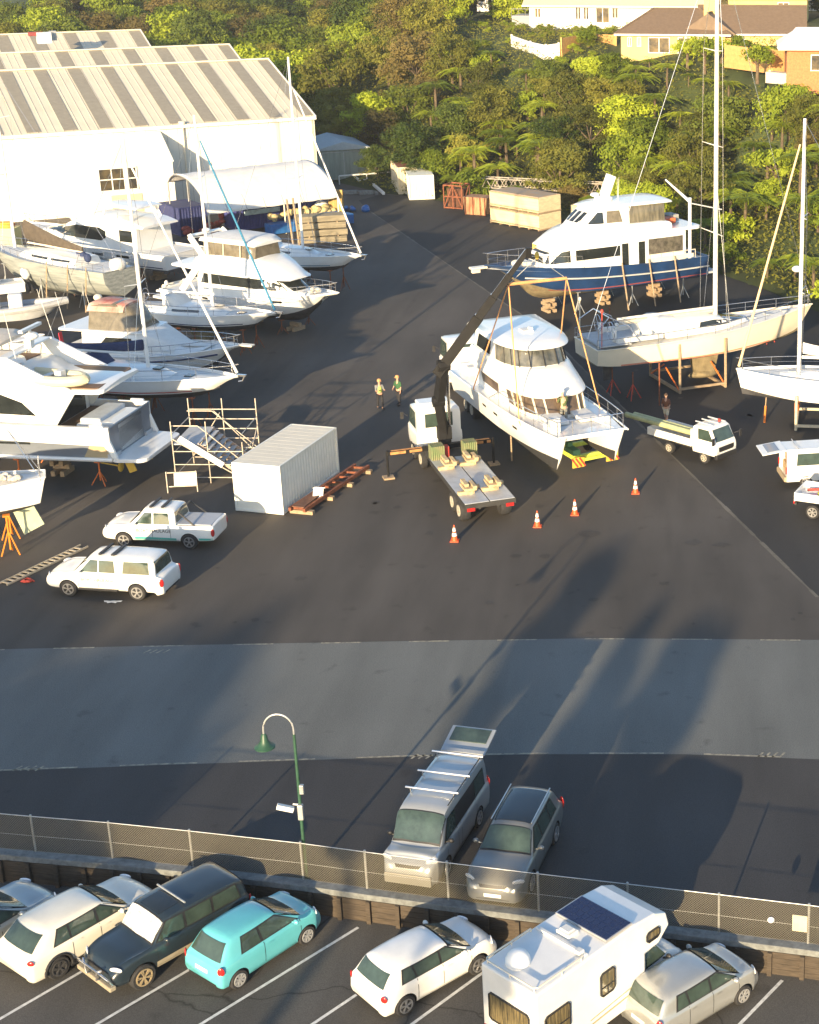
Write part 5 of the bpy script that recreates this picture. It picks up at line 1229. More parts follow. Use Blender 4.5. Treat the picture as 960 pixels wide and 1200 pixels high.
lo = CB.stack('lower_cabin', [(3.0, 3.0, 11.8, 1.8, 3.2), (3.5, 3.0, 11.65, 1.8, 3.2), (4.5, 3.0, 11.0, 1.85, 3.2)])
CB.bands('window', (3.52, 3.0, 11.66, 1.8, 3.2), (4.42, 3.0, 11.05, 1.85, 3.2), [(2, 7), (7, 12), (12, 16), (16, 20), (20, 24), (24, 28), (28, 33), (33, 38)], INT, lo)
CB.bands('window', (0, 0, 1, 1, 2), (1, 0, 1, 1, 2), [('s', [(4.4, 1.81, 3.62), (6.9, 1.81, 3.62), (6.9, 1.85, 4.42), (4.0, 1.85, 4.42)])], INT, lo)
A_, B_ = CB.outline((3.35, 3.0, 11.85, 1.8, 3.2), 40), CB.outline((4.5, 3.0, 11.1, 1.9, 3.2), 40)
for i in (4, 7, 12, 16, 20, 24, 28, 33, 36): m = MB(); m.beam(A_[i], B_[i], .07, .07); m.build('window_mullion', CREAM, t)
CB.stack('coach_front', [(4.36, 2.4, 11.35, 2.1, 3.0), (4.42, 2.4, 11.4, 2.12, 3.0), (4.56, 2.5, 11.2, 2.08, 3.0), (4.95, 2.7, 10.35, 2.0, 2.8), (5.25, 2.9, 9.6, 1.96, 2.7), (5.36, 3.0, 9.3, 1.92, 2.6), (5.40, 3.1, 9.0, 1.8, 2.5)])
wh = CB.stack('wheelhouse', [(5.3, 3.3, 9.1, 1.86, 2.6), (6.35, 3.3, 8.55, 1.74, 2.6)])
CB.bands('window', (5.42, 3.3, 9.04, 1.85, 2.6), (6.24, 3.3, 8.61, 1.755, 2.6), [(2, 6), (6, 9), (9, 12), (12, 16), (16, 20), (20, 24), (24, 28), (28, 31), (31, 34), (34, 38)], WG, wh)
A_, B_ = CB.outline((5.4, 3.3, 9.12, 1.87, 2.6), 40), CB.outline((6.28, 3.3, 8.65, 1.77, 2.6), 40)
m = MB()
for i in (6, 9, 12, 16, 20, 24, 28, 31, 34): m.beam(A_[i], B_[i], .035, .035)
m.build('windscreen_mullion', BLACK, t)
CB.bands('window', (0, 0, 1, 1, 2), (1, 0, 1, 1, 2), [('s', [(3.7, 1.86, 5.45), (5.8, 1.86, 5.45), (5.8, 1.75, 6.22), (3.9, 1.75, 6.22)])], GLASS, wh)
CB.stack('cabin_roof', [(6.30, 2.7, 9.1, 1.92, 2.6), (6.37, 2.6, 9.3, 2.02, 2.6), (6.52, 2.7, 9.1, 1.94, 2.6), (6.63, 3.0, 8.4, 1.55, 2.5), (6.67, 3.6, 7.5, 1.0, 2.4)])
m = MB(); m.obox((6.4, 0, 6.70), (.7, .6, .14)); m.obox((6.5, .2, 6.82), (.3, .2, .12)); m.build('roof_hatch', DECKW, t, bevel=.03)
m = MB()
for sg in (1, -1): m.obox((12.2, sg*.8, 3.55), (1.6, 1.0, .22)); m.obox((13.2, sg*1.5, 3.6), (.5, .4, .3))
m.obox((13.9, -1.45, 3.85), (.45, .5, .75)); m.build('foredeck_locker', DECKW, t, bevel=.06)
m = MB()
def cy(x): return HB-.55*max(0, (x/L-.45)/.55)**2.2-.12
P = []
for sg in (1, -1):
    q = [Vector((x, sg*cy(x), catz(x/L)+.75)) for x in (8, 9.5, 11, 12.5, 14, 15.0)]; P.append(q)
    for x in (8, 9.5, 11, 12.5, 14, 15.0): m.tube((x, sg*cy(x), catz(x/L)), (x, sg*cy(x), catz(x/L)+.75), .02, n=5)
    m.path([v_-Vector((0, 0, .38)) for v_ in q], .012, 4)
m.path([Vector((6.5, cy(6.5), 3.3))]+P[0]+P[1][::-1]+[Vector((6.5, -cy(6.5), 3.3))], .026, 6)
for y in (-1, 0, 1): m.tube((15.15, y, 3.55), (15.1, y, 4.35), .02)
m.build('bow_rail', STEEL, t)
m = MB(); m.bx(.6, 3.0, -1.6, 1.6, 3.0, 3.08); m.bx(.3, .6, -1.8, 1.8, 3.0, 3.6); m.bx(1.0, 1.6, -1.7, -1.1, 3.0, 3.6); m.build('aft_cockpit', DECKW, t, bevel=.03)
for x in (5.5, 7.2, 9.8):
    project(hb_, rquad(x, x+.55, 2.62, 2.75, .03), 'R', .012).build('porthole', GLASS, ho); project(hb_, rquad(x, x+.55, 2.62, 2.75, .03), 'L', .012).build('porthole', GLASS, ho)
def w_of(T, x, y, z): return Matrix.Translation(T.location) @ Matrix.Rotation(T.rotation_euler[2], 4, 'Z') @ Vector((x, y, z))
# spreader bar and slings
SL = mat('orange_sling', (.60, .30, .12), .7, var=.15)
bc = w_of(CAT, 8.3, 0, 10.3); bar0, bar1 = at(596, 333, 10.2), at(664, 326, 10.2)
t = thing('spreader_bar', 'orange spreader bar hanging from the crane hook above the catamaran', 'lifting beam', tuple((bar0+bar1)/2), math.atan2(bar1.y-bar0.y, bar1.x-bar0.x)); hlen = (bar1-bar0).length/2
m = MB(); m.tube((-hlen, 0, 0), (hlen, 0, 0), .085, n=10); m.build('tube', SL, t, True)
tip = at(619, 293, 12.0); mid = (bar0+bar1)/2
m = MB()
for sg in (1, -1): m.tube((sg*hlen*.9, 0, .1), (tip.x-mid.x if False else 0, 0, 1.2), .02, n=5)
m.build('chain', GALV, t)
m = MB(); m.ell((0, 0, 1.3), (.12, .12, .2)); m.build('hook', YELLOW, t)
for k, (bp, side) in enumerate(((bar0, -1), (bar1, 1))):
    for j, x in enumerate((4.5, 11.0)):
        a_ = w_of(CAT, x, side*(2.42-(.2 if x > 9 else 0)), 3.3); b_ = w_of(CAT, x, side*1.6, 1.78); c_ = w_of(CAT, x, side*.6, 2.4)
        m = MB(); P = [bp, a_, b_, c_]
        for p, q in zip(P, P[1:]): m.tube(p, q, .036, n=6)
        tag(m.build('lifting_sling', SL), ('forward' if x > 9 else 'aft')+' orange sling from the spreader bar around the catamaran hull on the '+('crane truck' if side < 0 else 'cream yacht')+' side', 'sling', 'slings holding the catamaran')
# ---- trailer under the catamaran
HV = mat('hi_vis_yellow', (.62, .66, .08), .5, var=.15); t = thing('boat_trailer', 'yellow-green boat trailer with red and yellow chevron boards under the catamaran', 'trailer', (-6.3, 79.2, 0), R(-58))
m = MB()
for y in (-1.0, 1.0): m.beam((-1.6, y, .75), (3.0, y, .75), .22, .28)
for x in (-1.5, 1, 2.9): m.beam((x, -1.15, .75), (x, 1.15, .75), .2, .22)
m.build('frame', HV, t)
for y in (-1.0, 1.0): m = MB(); m.obox((2.6, y, 1.05), (.9, .45, .3)); m.obox((2.2, y, 1.3), (.3, .3, .3)); m.build('lifting_pad', mat('green_pad', (.12, .30, .16), .6), t, bevel=.05)
m = MB(); m.obox((3.15, 0, .65), (.06, 2.5, .16)); m.build('rear_bar', HV, t)
for y in (-1.0, 1.0):
    m = MB(); m.obox((3.2, y, .58), (.05, .7, .55)); o = m.build('chevron_board', YELLOW, t)
    m = MB()
    for k in range(3): m.obox((3.235, y-.22+k*.22, .58), (.01, .09, .6), rx=.6)
    m.build('red_chevron', REDP, o)
for x in (-.7, .3):
    for y in (-1.2, 1.2): wheel(t, x, y*.92, .38, .25, 1 if y > 0 else -1, CREAM)
# ---------------------------------------------------------------- trucks, people and yard things
TW = car_paint('truck_white', (.74, .74, .72)); CHAS = mat('chassis_black', (.03, .03, .03), .7, var=.3); DKG = mat('crane_black', (.012, .012, .013), .7, var=.25, scale=2, spec=.2)
def truck_cab(t, x0, x1, w, z0, z1, slope=.35):
    """cab-over cab, front at x1"""
    m = MB(); hw_ = w/2
    st = [(x0, z0, hw_, z0+(z1-z0)*.45, hw_*.95, z1-.08), (x0+.12, z0, hw_, z0+(z1-z0)*.45, hw_*.95, z1), (x1-slope-.25, z0, hw_, z0+(z1-z0)*.45, hw_*.94, z1),
          (x1-slope, z0, hw_, z0+(z1-z0)*.45, hw_*.9, z1-.08), (x1-.07, z0, hw_*.98, z0+(z1-z0)*.45, hw_*.86, z0+(z1-z0)*.52), (x1, z0+.05, hw_*.93, z0+(z1-z0)*.4, hw_*.8, z0+(z1-z0)*.42)]
    m.loft([ring_smooth(car_ring(*s_)) for s_ in st]); o = m.build('cab', TW, t, True, sharp=45); bv = m.bvh()
    h = z1-z0; zb, zt = z0+h*.52, z1-.16
    for sd in 'LR': project(bv, [(x0+.35, zb), (x1-.25, zb), (x1-slope-.1, zt), (x0+.35, zt)], sd, .01).build('side_window', CARGLASS, o, True)
    project(bv, [(-hw_*.82, zb), (hw_*.82, zb), (hw_*.76, zt+.02), (-hw_*.76, zt+.02)], 'F', .012).build('windscreen', CARGLASS, o, True)
    project(bv, [(-hw_*.6, zb+.1), (hw_*.6, zb+.1), (hw_*.6, zt-.05), (-hw_*.6, zt-.05)], 'B', .012).build('rear_window', CARGLASS, o)
    project(bv, [(-hw_*.7, z0+h*.16), (hw_*.7, z0+h*.16), (hw_*.7, z0+h*.34), (-hw_*.7, z0+h*.34)], 'F', .012).build('grille', BLACK, o)
    for sg in (1, -1):
        project(bv, [(sg*hw_*.62, z0+.1), (sg*hw_*.9, z0+.1), (sg*hw_*.9, z0+.3), (sg*hw_*.62, z0+.3)], 'F', .014).build('headlight', LAMP, o)
        q = MB(); q.tube((x1-.2, sg*hw_*.98, z0+h*.62), (x1+.05, sg*(hw_+.22), z0+h*.7), .02); q.obox((x1+.05, sg*(hw_+.24), z0+h*.62), (.06, .18, .4)); q.build('wing_mirror', BLACK, o, bevel=.02)
    q = MB(); q.obox((x1-.02, 0, z0+.02), (.2, w*.96, .26)); q.build('bumper', BLACK, o, bevel=.04)
    return o, bv
def crane_truck(label, p, hd, boom):
    t = thing('crane_truck', label, 'truck', p, hd, 'crane trucks lifting the catamaran')
    Lb = 6.8
    m = MB()
    for y in (-.45, .45): m.beam((0.2, y, .95), (11.3, y, .95), .12, .26)
    m.bx(7.0, 9.4, -1.0, 1.0, .75, 1.15); m.build('chassis', CHAS, t)
    truck_cab(t, 9.7, 11.9, 2.45, .75, 2.95)
    m = MB(); m.obox((10.9, 0, 3.02), (1.0, 1.7, .18)); m.build('roof_visor', TW, t, bevel=.06)
    for x, dbl in ((1.2, 1), (2.5, 1), (9.2, 0), (10.9, 0)):
        for sg in (1, -1): wheel(t, x, sg*(1.0 if dbl else 1.05), .5, .5 if dbl else .3, sg, mat('truck_rim', (.5, .46, .38), .5, .3), 8, .55)
    m = MB(); m.bx(0, Lb, -1.22, -.03, 1.1, 1.25); m.bx(0, Lb, .03, 1.22, 1.1, 1.25)
    m.build('flatbed', mat('steel_deck', (.46, .48, .50), .45, .35, var=.12, scale=2), t, bevel=.02)
    m = MB(); m.bx(0, Lb, -.03, .03, 1.12, 1.2); m.bx(-.04, 0, -1.25, 1.25, .98, 1.22)
    for sg in (1, -1): m.bx(0, Lb, sg*1.235-.015, sg*1.235+.015, 1.02, 1.24)
    m.build('deck_edge', CHAS, t)
    for sg in (1, -1):
        m = MB(); m.obox((-.06, sg*.95, .95), (.06, .38, .16)); m.build('tail_light', REDL, t)
    for (x, y) in ((1.6, .62), (1.7, -.6), (5.4, .62), (5.6, -.55)):
        m = MB()
        m.obox((x, y, 1.33), (.9, .22, .16)); m.obox((x+.35, y-.28, 1.33), (.22, .7, .16)); m.obox((x-.3, y+.2, 1.33), (.22, .8, .16)); m.obox((x, y, 1.5), (1.0, .6, .12)); m.obox((x+.2, y+.12, 1.64), (.9, .2, .14)); m.obox((x-.15, y-.2, 1.63), (.9, .18, .13))
        tb = m.build('timber_dunnage', mat('pale_dunnage', (.46, .35, .20), .8, var=.3, scale=4), t, bevel=.01)
    m = MB()
    for k in range(7): m.obox((6.9, -1.15+k*.1, 1.6), (.7, .07, .75))
    for k in range(7): m.obox((6.9, .55+k*.1, 1.6), (.7, .07, .75))
    m.build('outrigger_pads', mat('green_tan_pads', (.25, .22, .12), .8, col2=(.13, .2, .08), scale=2.5), t)
    m = MB(); m.obox((7.1, .35, 1.5), (.4, .35, .6)); m.obox((7.1, .8, 1.5), (.35, .35, .5)); m.build('tool_box', mat('red_tool', (.35, .04, .03), .6), t, bevel=.03)
    # outriggers
    for sg, ext in ((1, 3.1), (-1, 2.5)):
        m = MB(); m.beam((8.3, 0, 1.35), (8.3, sg*ext, 1.35), .2, .22); o = m.build('outrigger_beam', DKG, t)
        m = MB(); m.beam((8.41, sg*1.3, 1.35), (8.41, sg*1.95, 1.35), .02, .14); m.beam((8.41, sg*2.15, 1.35), (8.41, sg*(ext-.15), 1.35), .02, .14); m.beam((8.19, sg*1.3, 1.35), (8.19, sg*1.95, 1.35), .02, .14); m.beam((8.19, sg*2.15, 1.35), (8.19, sg*(ext-.15), 1.35), .02, .14); m.beam((8.3, sg*1.3, 1.47), (8.3, sg*(ext-.2), 1.47), .12, .02); m.build('warning_stripe', mat('dull_orange', (.42, .20, .07), .75, var=.3), o)
        m = MB(); m.tube((8.3, sg*ext, 1.5), (8.3, sg*ext, .1), .06); m.build('outrigger_leg', DKG, o); m = MB(); m.obox((8.3, sg*ext, .05), (.55, .55, .09)); m.build('foot_pad', TIMBER, o)
    # crane
    m = MB(); m.lathe([(.35, 1.1), (.35, 1.6), (.26, 1.7), (.24, 2.6)], (8.6, 0, 0)); m.obox((8.6, .0, 2.0), (.5, .7, .7)); m.build('crane_base', DKG, t, bevel=.03)
    Mi = (Matrix.Translation(p) @ Matrix.Rotation(hd, 4, 'Z')).inverted()
    P = [Mi @ Vector(q) for q in boom]
    names = ['column', 'knuckle_arm']
    m = MB(); m.beam((8.6, 0, 2.0), P[0], .42, .46); m.build('column', DKG, t, bevel=.03)
    m = MB(); m.beam(P[0], P[1], .40, .52); m.tube(P[0]+Vector((0, -.3, 0)), P[0]+Vector((0, .3, 0)), .3); m.tube(P[1]+Vector((0, -.3, 0)), P[1]+Vector((0, .3, 0)), .32); m.build('knuckle_arm', DKG, t, bevel=.03)
    off = Vector((.0, -.35, 0)); m = MB(); m.tube((8.6, -.3, 2.4), lerp(P[0], P[1], .7)+off*.8, .08); m.build('hydraulic_ram', STEEL, t)
    d = P[2]-P[1]; 
    for k, (a, b_, w_, h_) in enumerate(((-.08, .42, .42, .52), (.38, .60, .34, .42), (.58, .79, .28, .34), (.77, 1.0, .2, .26))):
        m = MB(); m.beam(P[1]+d*a, P[1]+d*b_, w_, h_); o = m.build('boom_section', DKG, t, bevel=.02)
        m = MB(); q = Vector((0, 0, h_/2+.06)); m.tube(P[1]+d*max(.02, a)+q, P[1]+d*(b_-.02)+q, .045, n=6); m.build('boom_ram', STEEL, o)
    m = MB(); m.obox(P[2]-Vector((0, 0, .15)), (.25, .25, .5)); m.build('boom_head', DKG, t)
    return t
c0 = Vector((-9.15, 68.65, 0)); hd = R(112.5)
ct = crane_truck('white crane truck with a flat steel bed of timber blocks and its dark boom raised over the catamaran', tuple(c0), hd, [at(514, 470, 4.0), at(520, 428, 6.1), at(619, 293, 12.0)])
ct['label'] = 'white crane truck with a steel flatbed and its dark boom raised over the catamaran'
t = thing('crane_truck', 'white truck parked behind the catamaran stern with only its cab showing', 'truck', (-10.6, 84.5, 0), R(113), 'crane trucks lifting the catamaran')
truck_cab(t, 6.1, 8.4, 2.5, .8, 3.3)
m = MB(); m.bx(0, 6.0, -1.2, 1.2, 1.1, 1.3); m.build('flatbed', MATS['steel_deck'], t); m = MB(); m.bx(0, 7.5, -.5, .5, .8, 1.08); m.build('chassis', CHAS, t)
m = MB(); m.bx(6.02, 6.1, -1.1, 1.1, 1.3, 2.9); m.build('headboard', TW, t)
for x in (1.2, 2.5, 7.3):
    for sg in (1, -1): wheel(t, x, sg*1.05, .5, .35, sg, MATS['truck_rim'], 8, .55)
# small flatbed truck with pipes
hd = R(-45); rw, fw = at(785, 531), at(826, 543); u = (fw-rw).normalized(); hd = math.atan2(u.y, u.x); v = Vector((-u.y, u.x, 0))
t = thing('flatbed_truck', 'small white dropside truck carrying long green pipes near the cream yacht', 'truck', tuple(rw+v*.75-u*.9), hd)
wb = (fw-rw).length
truck_cab(t, wb+.15, wb+1.75, 1.75, .5, 2.05, .45)
m = MB(); m.bx(-.5, wb+.1, -.4, .4, .5, .75); m.build('chassis', CHAS, t)
m = MB(); m.bx(-.6, wb+.05, -.87, .87, .78, .86)
for sg in (1, -1): m.bx(-.6, wb+.05, sg*.87-.03, sg*.87+.03, .8, 1.2)
m.bx(-.62, -.57, -.87, .87, .8, 1.2); m.bx(wb, wb+.06, -.87, .87, .8, 1.75); m.build('dropside_tray', TW, t, bevel=.01)
for x in (.9, wb+.9):
    for sg in (1, -1): wheel(t, x, sg*.72, .32, .22, sg, MATS['truck_rim'], 6, .6)
m = MB(); 
for k in range(3): m.obox((wb+.65, -.5+k*.5, 2.12), (1.2, .06, .06))
m.build('roof_rack', DECKG, t); m = MB(); m.lathe([(.08, 2.1), (.08, 2.25), (.02, 2.28)], (wb+1.0, .3, 0)); m.build('beacon', REDP, t, True)
PIPE = mat('pale_green_pipe', (.40, .42, .22), .5, var=.15)
Tm = Matrix.Translation(t.location) @ Matrix.Rotation(hd, 4, 'Z')
for k, (y, z, l0, l1, rr) in enumerate(((-.55, 1.42, -2.5, wb, .15), (-.2, 1.42, -2.2, wb-.1, .13), (.2, 1.0, -.4, wb-.2, .1))):
    m = MB(); m.tube(Tm @ Vector((l0, y, z)), Tm @ Vector((l1, y, z)), rr, n=10)
    tag(m.build('pipe', PIPE if k < 2 else YELLOW, None, True), ('thick pale green pipe on the near side of the small truck', 'pale green pipe beside the thick one on the small truck', 'yellow pipe lying low in the tray of the small truck')[k], 'pipe', None if k == 2 else 'green pipes on the small truck')
# van with raised rear door, right edge
p = at(918, 570); t = thing('cargo_van', 'white van with its rear door raised and an orange crate inside at the right edge', 'van', (p.x, p.y+.5, 0), R(10))
m = MB(); sec = lambda x, top: [Vector((x, y, z)) for y, z in ((-.86, .35), (-.9, .5), (-.88, 1.15), (-.78, top-.1), (-.68, top), (.68, top), (.78, top-.1), (.88, 1.15), (.9, .5), (.86, .35))]
m.loft([sec(0, 2.0), sec(3.9, 2.02), sec(4.4, 1.6), sec(5.0, 1.1)], cap=False)
inn = lambda x: [Vector((x, y, z)) for y, z in ((-.78, .6), (-.8, .7), (-.8, 1.15), (-.7, 1.85), (-.62, 1.9), (.62, 1.9), (.7, 1.85), (.8, 1.15), (.8, .7), (.78, .6))]
a_ = sec(0, 2.0); b_ = inn(0); m.loft([a_, b_, inn(2.4)], cap=False); m.add(inn(2.4), [tuple(range(10))]); m.add(sec(5.0, 1.1), [tuple(range(10))])
vb = m.build('body', car_paint('van_white', (.7, .7, .68)), t, True, sharp=30); bv = m.bvh()
for (x0, x1) in ((.5, 1.8), (1.95, 3.0), (3.1, 4.1)): project(bv, [(x0, 1.2), (x1, 1.2), (x1-.1, 1.8), (x0+.05, 1.8)], 'R', .012).build('side_window', CARGLASS, t); project(bv, [(x0, 1.2), (x1, 1.2), (x1-.1, 1.8), (x0+.05, 1.8)], 'L', .012).build('side_window', CARGLASS, t)
m = MB(); m.beam((.0, 0, 2.0), (-1.25, 0, 1.82), 1.55, .06); o = m.build('tailgate', MATS['van_white'], t, bevel=.02); m = MB(); m.beam((-.35, 0, 1.985), (-.95, 0, 1.90), 1.2, .04); m.build('tailgate_window', mat('tailgate_glass', (.2, .23, .27), .1), o)
m = MB(); 
for xx in (.6, 2.2): m.tube((xx, -.75, 2.08), (xx, .75, 2.08), .025)
m.build('roof_bar', ALLOY, t)
for x in (1.0, 3.9):
    for sg in (1, -1): wheel(t, x, sg*.8, .33, .2, sg, ALLOY, 6)
m = MB(); m.bx(-.12, .02, -.85, .85, .35, .6); m.build('bumper', mat('dusty_bumper', (.38, .3, .2), .6), t, bevel=.03)
for sg in (1, -1): m = MB(); m.obox((-.02, sg*.82, .95), (.05, .1, .35)); m.build('tail_light', REDL, t)
Tm = Matrix.Translation(t.location) @ Matrix.Rotation(R(10), 4, 'Z')
for k, (x, y, z, s_, mm, lb) in enumerate(((.6, 0, 1.4, (.7, 1.2, .5), MATS['orange_locker'], 'orange crate in the upper half of the open van'), (.5, 0, .85, (.7, 1.3, .45), mat('cardboard', (.42, .30, .16), .8, var=.25), 'brown carton under the orange crate in the open van'))):
    m = MB(); m.bx(-s_[0]/2, s_[0]/2, -s_[1]/2, s_[1]/2, -s_[2]/2, s_[2]/2); o = m.build('crate', mm, bevel=.02); o.location = Tm @ Vector((x, y, z)); o.rotation_euler = (0, 0, R(10)); tag(o, lb, 'crate')
# ute tray at the right edge
p = at(938, 600); t = thing('white_ute', 'white flat-tray ute cut by the right frame edge in front of the open van', 'ute', (p.x, p.y+.2, 0), R(-22), 'white utes parked on the hardstand')
m = MB(); m.bx(0, 2.6, -.9, .9, .85, .93)
for sg in (1, -1): m.bx(0, 2.6, sg*.9-.03, sg*.9+.03, .85, 1.25)
m.bx(-.03, .03, -.9, .9, .8, 1.25); m.bx(2.57, 2.63, -.9, .9, .85, 1.8); m.build('dropside_tray', TW, t, bevel=.01)
truck_cab(t, 2.75, 4.4, 1.8, .45, 1.75, .5); m = MB(); m.bx(4.3, 5.3, -.8, .8, .5, 1.1); m.build('bonnet', TW, t, bevel=.12)
for x in (.9, 4.5):
    for sg in (1, -1): wheel(t, x, sg*.78, .35, .22, sg, ALLOY, 6)
for sg in (1, -1): m = MB(); m.obox((-.05, sg*.7, .72), (.05, .3, .12)); m.build('tail_light', REDL, t)
m = MB(); m.bx(-.1, .0, -.6, .6, .5, .62); m.build('bumper', CHAS, t)
Tm = Matrix.Translation(t.location) @ Matrix.Rotation(R(-22), 4, 'Z')
m = MB(); m.tube((0, 0, 0), (1.6, .2, 0), .07); o = m.build('hose_coil', REDP); o.location = Tm @ Vector((.3, .2, 1.05)); tag(o, 'red roll lying in the tray of the ute at the right edge', 'hose')
m = MB(); m.ell((0, 0, 0), (.5, .35, .2)); o = m.build('canvas_bag', mat('olive_yellow', (.35, .33, .05), .8), smooth=True); o.location = Tm @ Vector((1.4, -.2, 1.15)); o.rotation_euler = (0, 0, .3); tag(o, 'olive-yellow bag in the tray of the ute at the right edge', 'bag')
# ---- white container
CW = mat('container_white', (.76, .74, .66), .55, var=.06, scale=1.2)
def container(label, p, hd, L, W, H, m_, name='shipping_container', group=None, doors=True, roofm=None, corr=.035):
    t = thing(name, label, 'container', p, hd, group)
    # local: x across the front (0..W), y along the length (0..L)
    m = MB(); out = []
    def ridge(a, b, n):
        P = []; a, b = Vector(a), Vector(b); d = b-a; nn = Vector((d.y, -d.x, 0)).normalized()
        for i in range(n):
            for f, o_ in ((.0, 0), (.25, 0), (.35, -corr), (.85, -corr), (.95, 0)): P.append(a+d*(i+f)/n+nn*o_)
        return P
    ring = ridge((W, .12, 0), (W, L-.12, 0), int(L/.28))+ridge((W-.05, L, 0), (.05, L, 0), int(W/.28))+ridge((0, L-.12, 0), (0, .12, 0), int(L/.28))+([Vector((.05, 0, 0)), Vector((W-.05, 0, 0))] if doors is None else ridge((.05, 0, 0), (W-.05, 0, 0), int(W/.28)))
    m.loft([[q+Vector((0, 0, .12)) for q in ring], [q+Vector((0, 0, H-.08)) for q in ring]], cap=True); m.build('walls', m_, t)
    m = MB()
    for x in (0, W):
        for y in (0, L): m.obox((x, y, H/2), (.12, .12, H-.04))
    for z in (.08, H-.07):
        for x in (0, W): m.bx(x-.05, x+.05, 0, L, z-.06, z+.06)
        for y in (0, L): m.bx(0, W, y-.05, y+.05, z-.06, z+.06)
    m.build('frame', m_, t, bevel=.01)
    m = MB(); n = int(L/.5)
    for i in range(n): m.bx(.06, W-.06, .06+i*(L-.12)/n, .06+(i+.97)*(L-.12)/n, H-.05, H-.015)
    m.bx(.06, W-.06, .06, L-.06, H-.05, H-.03)
    m.build('roof', roofm or m_, t)
    return t
a, b_ = at(278.3, 598.4), at(334.6, 603.7); hd = math.atan2(b_.y-a.y, b_.x-a.x)
ct_ = container('white shipping container standing alone beside the stair scaffold', tuple(a), hd, 6.06, 2.44, 2.52, CW, doors=None, corr=.022, roofm=mat('container_roof', (.70, .64, .52), .6, var=.05))
# rusty rails and a plastic chair along the container
Tm = Matrix.Translation(a) @ Matrix.Rotation(hd, 4, 'Z')
t = thing('rusty_trestle', 'long rusty steel frame lying on blocks beside the white container', 'steel frame', tuple(Tm @ Vector((2.75, .1, 0))), hd)
m = MB()
for x in (.0, .75): m.beam((x, 0, .28), (x+.35, 6.6, .28), .14, .18)
for k in range(9): m.beam((0+.04*k, .3+k*.76, .26), (.8+.04*k, .3+k*.76, .26), .12, .1)
m.build('rail', RUST, t)
for k in range(4): m = MB(); m.obox((.5+.1*k, .3+k*2.0, .1), (1.2, .25, .18)); m.build('support_block', TIMBER, t)
m = MB(); m.bx(.1, .7, .1, 2.2, .38, .42); m.build('plank', mat('red_brown_board', (.16, .075, .045), .7, var=.3), t)
c = Tm @ Vector((3.15, 2.2, .4)); t = thing('plastic_chair', 'white plastic garden chair tipped over on the rusty frame', 'chair', tuple(c), hd+.6); t.rotation_euler = (R(70), .2, hd+.6)
m = MB(); m.bx(-.25, .25, -.25, .25, .38, .42); m.build('seat', WHITE, t, bevel=.02); m = MB(); m.bx(-.25, .25, .22, .27, .42, .85); m.build('backrest', WHITE, t, bevel=.02)
for x in (-.22, .22):
    for y in (-.22, .22): m = MB(); m.tube((x, y, 0), (x, y, .4), .025); m.build('leg', WHITE, t)
# ---- stair scaffold
t = thing('stair_scaffold', 'galvanised scaffold with a wide stair up to the stern of the large motor yacht', 'scaffold', tuple(at(207, 566)), 0)
o0 = Vector(t.location); dx = (at(294, 566)-o0); hd = math.atan2(dx.y, dx.x); W = dx.length*.93; t.rotation_euler = (0, 0, hd)
SC = mat('scaffold_tube', (.50, .44, .36), .5, .3, var=.2, scale=3); D = 3.0
m = MB()
for x in (0, W*.5, W):
    for y in (0, D): m.tube((x, y, 0), (x, y, 3.6 if y else (3.3 if x < W*.6 else 2.2)), .03, n=6)
m.build('standard', SC, t)
m = MB()
for z in (.35, .88, 1.41, 1.94, 2.47, 3.0): m.tube((0, D, z), (W, D, z), .03, n=6)
for z in (.3, 1.0, 1.7): m.tube((0, 0, z), (W, 0, z), .026, n=6)
for z in (.4, 1.6, 2.6):
    for x in (0, W): m.tube((x, 0, z), (x, D, z), .026, n=6)
m.build('ledger', SC, t)
m = MB(); m.tube((1.2, D+.04, 3.0), (W, D+.04, .4), .03); m.tube((0, D+.04, .4), (1.6, D+.04, 2.8), .026); m.tube((0, -.05, 2.4), (W-.2, -.05, .3), .03); m.tube((W, .1, .3), (W+.02, D, 2.2), .024); m.build('brace', SC, t)
m = MB(); m.bx(0, 1.3, .1, D-.1, 2.02, 2.08); m.build('platform', DECKG, t)
m = MB(); n = 9
for k in range(n): x = 1.35+k*(W-1.6)/n; z = 1.95-k*1.9/n; m.bx(x, x+.26, .25, D-.35, z-.02, z+.02)
m.build('tread', DECKG, t)
m = MB()
for y in (.2, 1.0, 1.8, D-.3): m.beam((1.2, y, 2.05), (W+.1, y, .05), .05, .16)
m.build('stringer', mat('pinkish_timber', (.50, .36, .27), .7, var=.2), t)
m = MB(); m.beam((.4, -.12, 2.45), (2.5, -.12, 1.0), .04, .32); m.build('side_panel', WHITE, t)
for y in (.2, D-.3): m = MB(); m.tube((0, y, 3.0), (1.3, y, 3.0), .025); m.tube((1.3, y, 3.0), (W, y, 1.0), .025); m.tube((W, y, 0), (W, y, 1.0), .025); m.build('handrail', SC, t)
p = at(197, 578); t = thing('trestle_sign', 'low steel trestle with a white board in front of the stair scaffold', 'trestle', tuple(p), R(8))
m = MB()
for x in (0, 1.45): m.tube((x, 0, 0), (x-.1, .5, .95), .03); m.tube((x-.2, 1.0, 0), (x-.1, .5, .95), .03)
for z in (.25, .9): m.tube((-.05, .25+.25*(z > .5), z), (1.4, .25+.25*(z > .5), z), .03)
m.build('frame', SC, t); m = MB(); m.beam((.9, .2, .35), (.9, .45, .95), 1.1, .03) if False else m.obox((.85, .3, .6), (1.1, .03, .62), rx=-.35); m.build('board', DECKW, t)
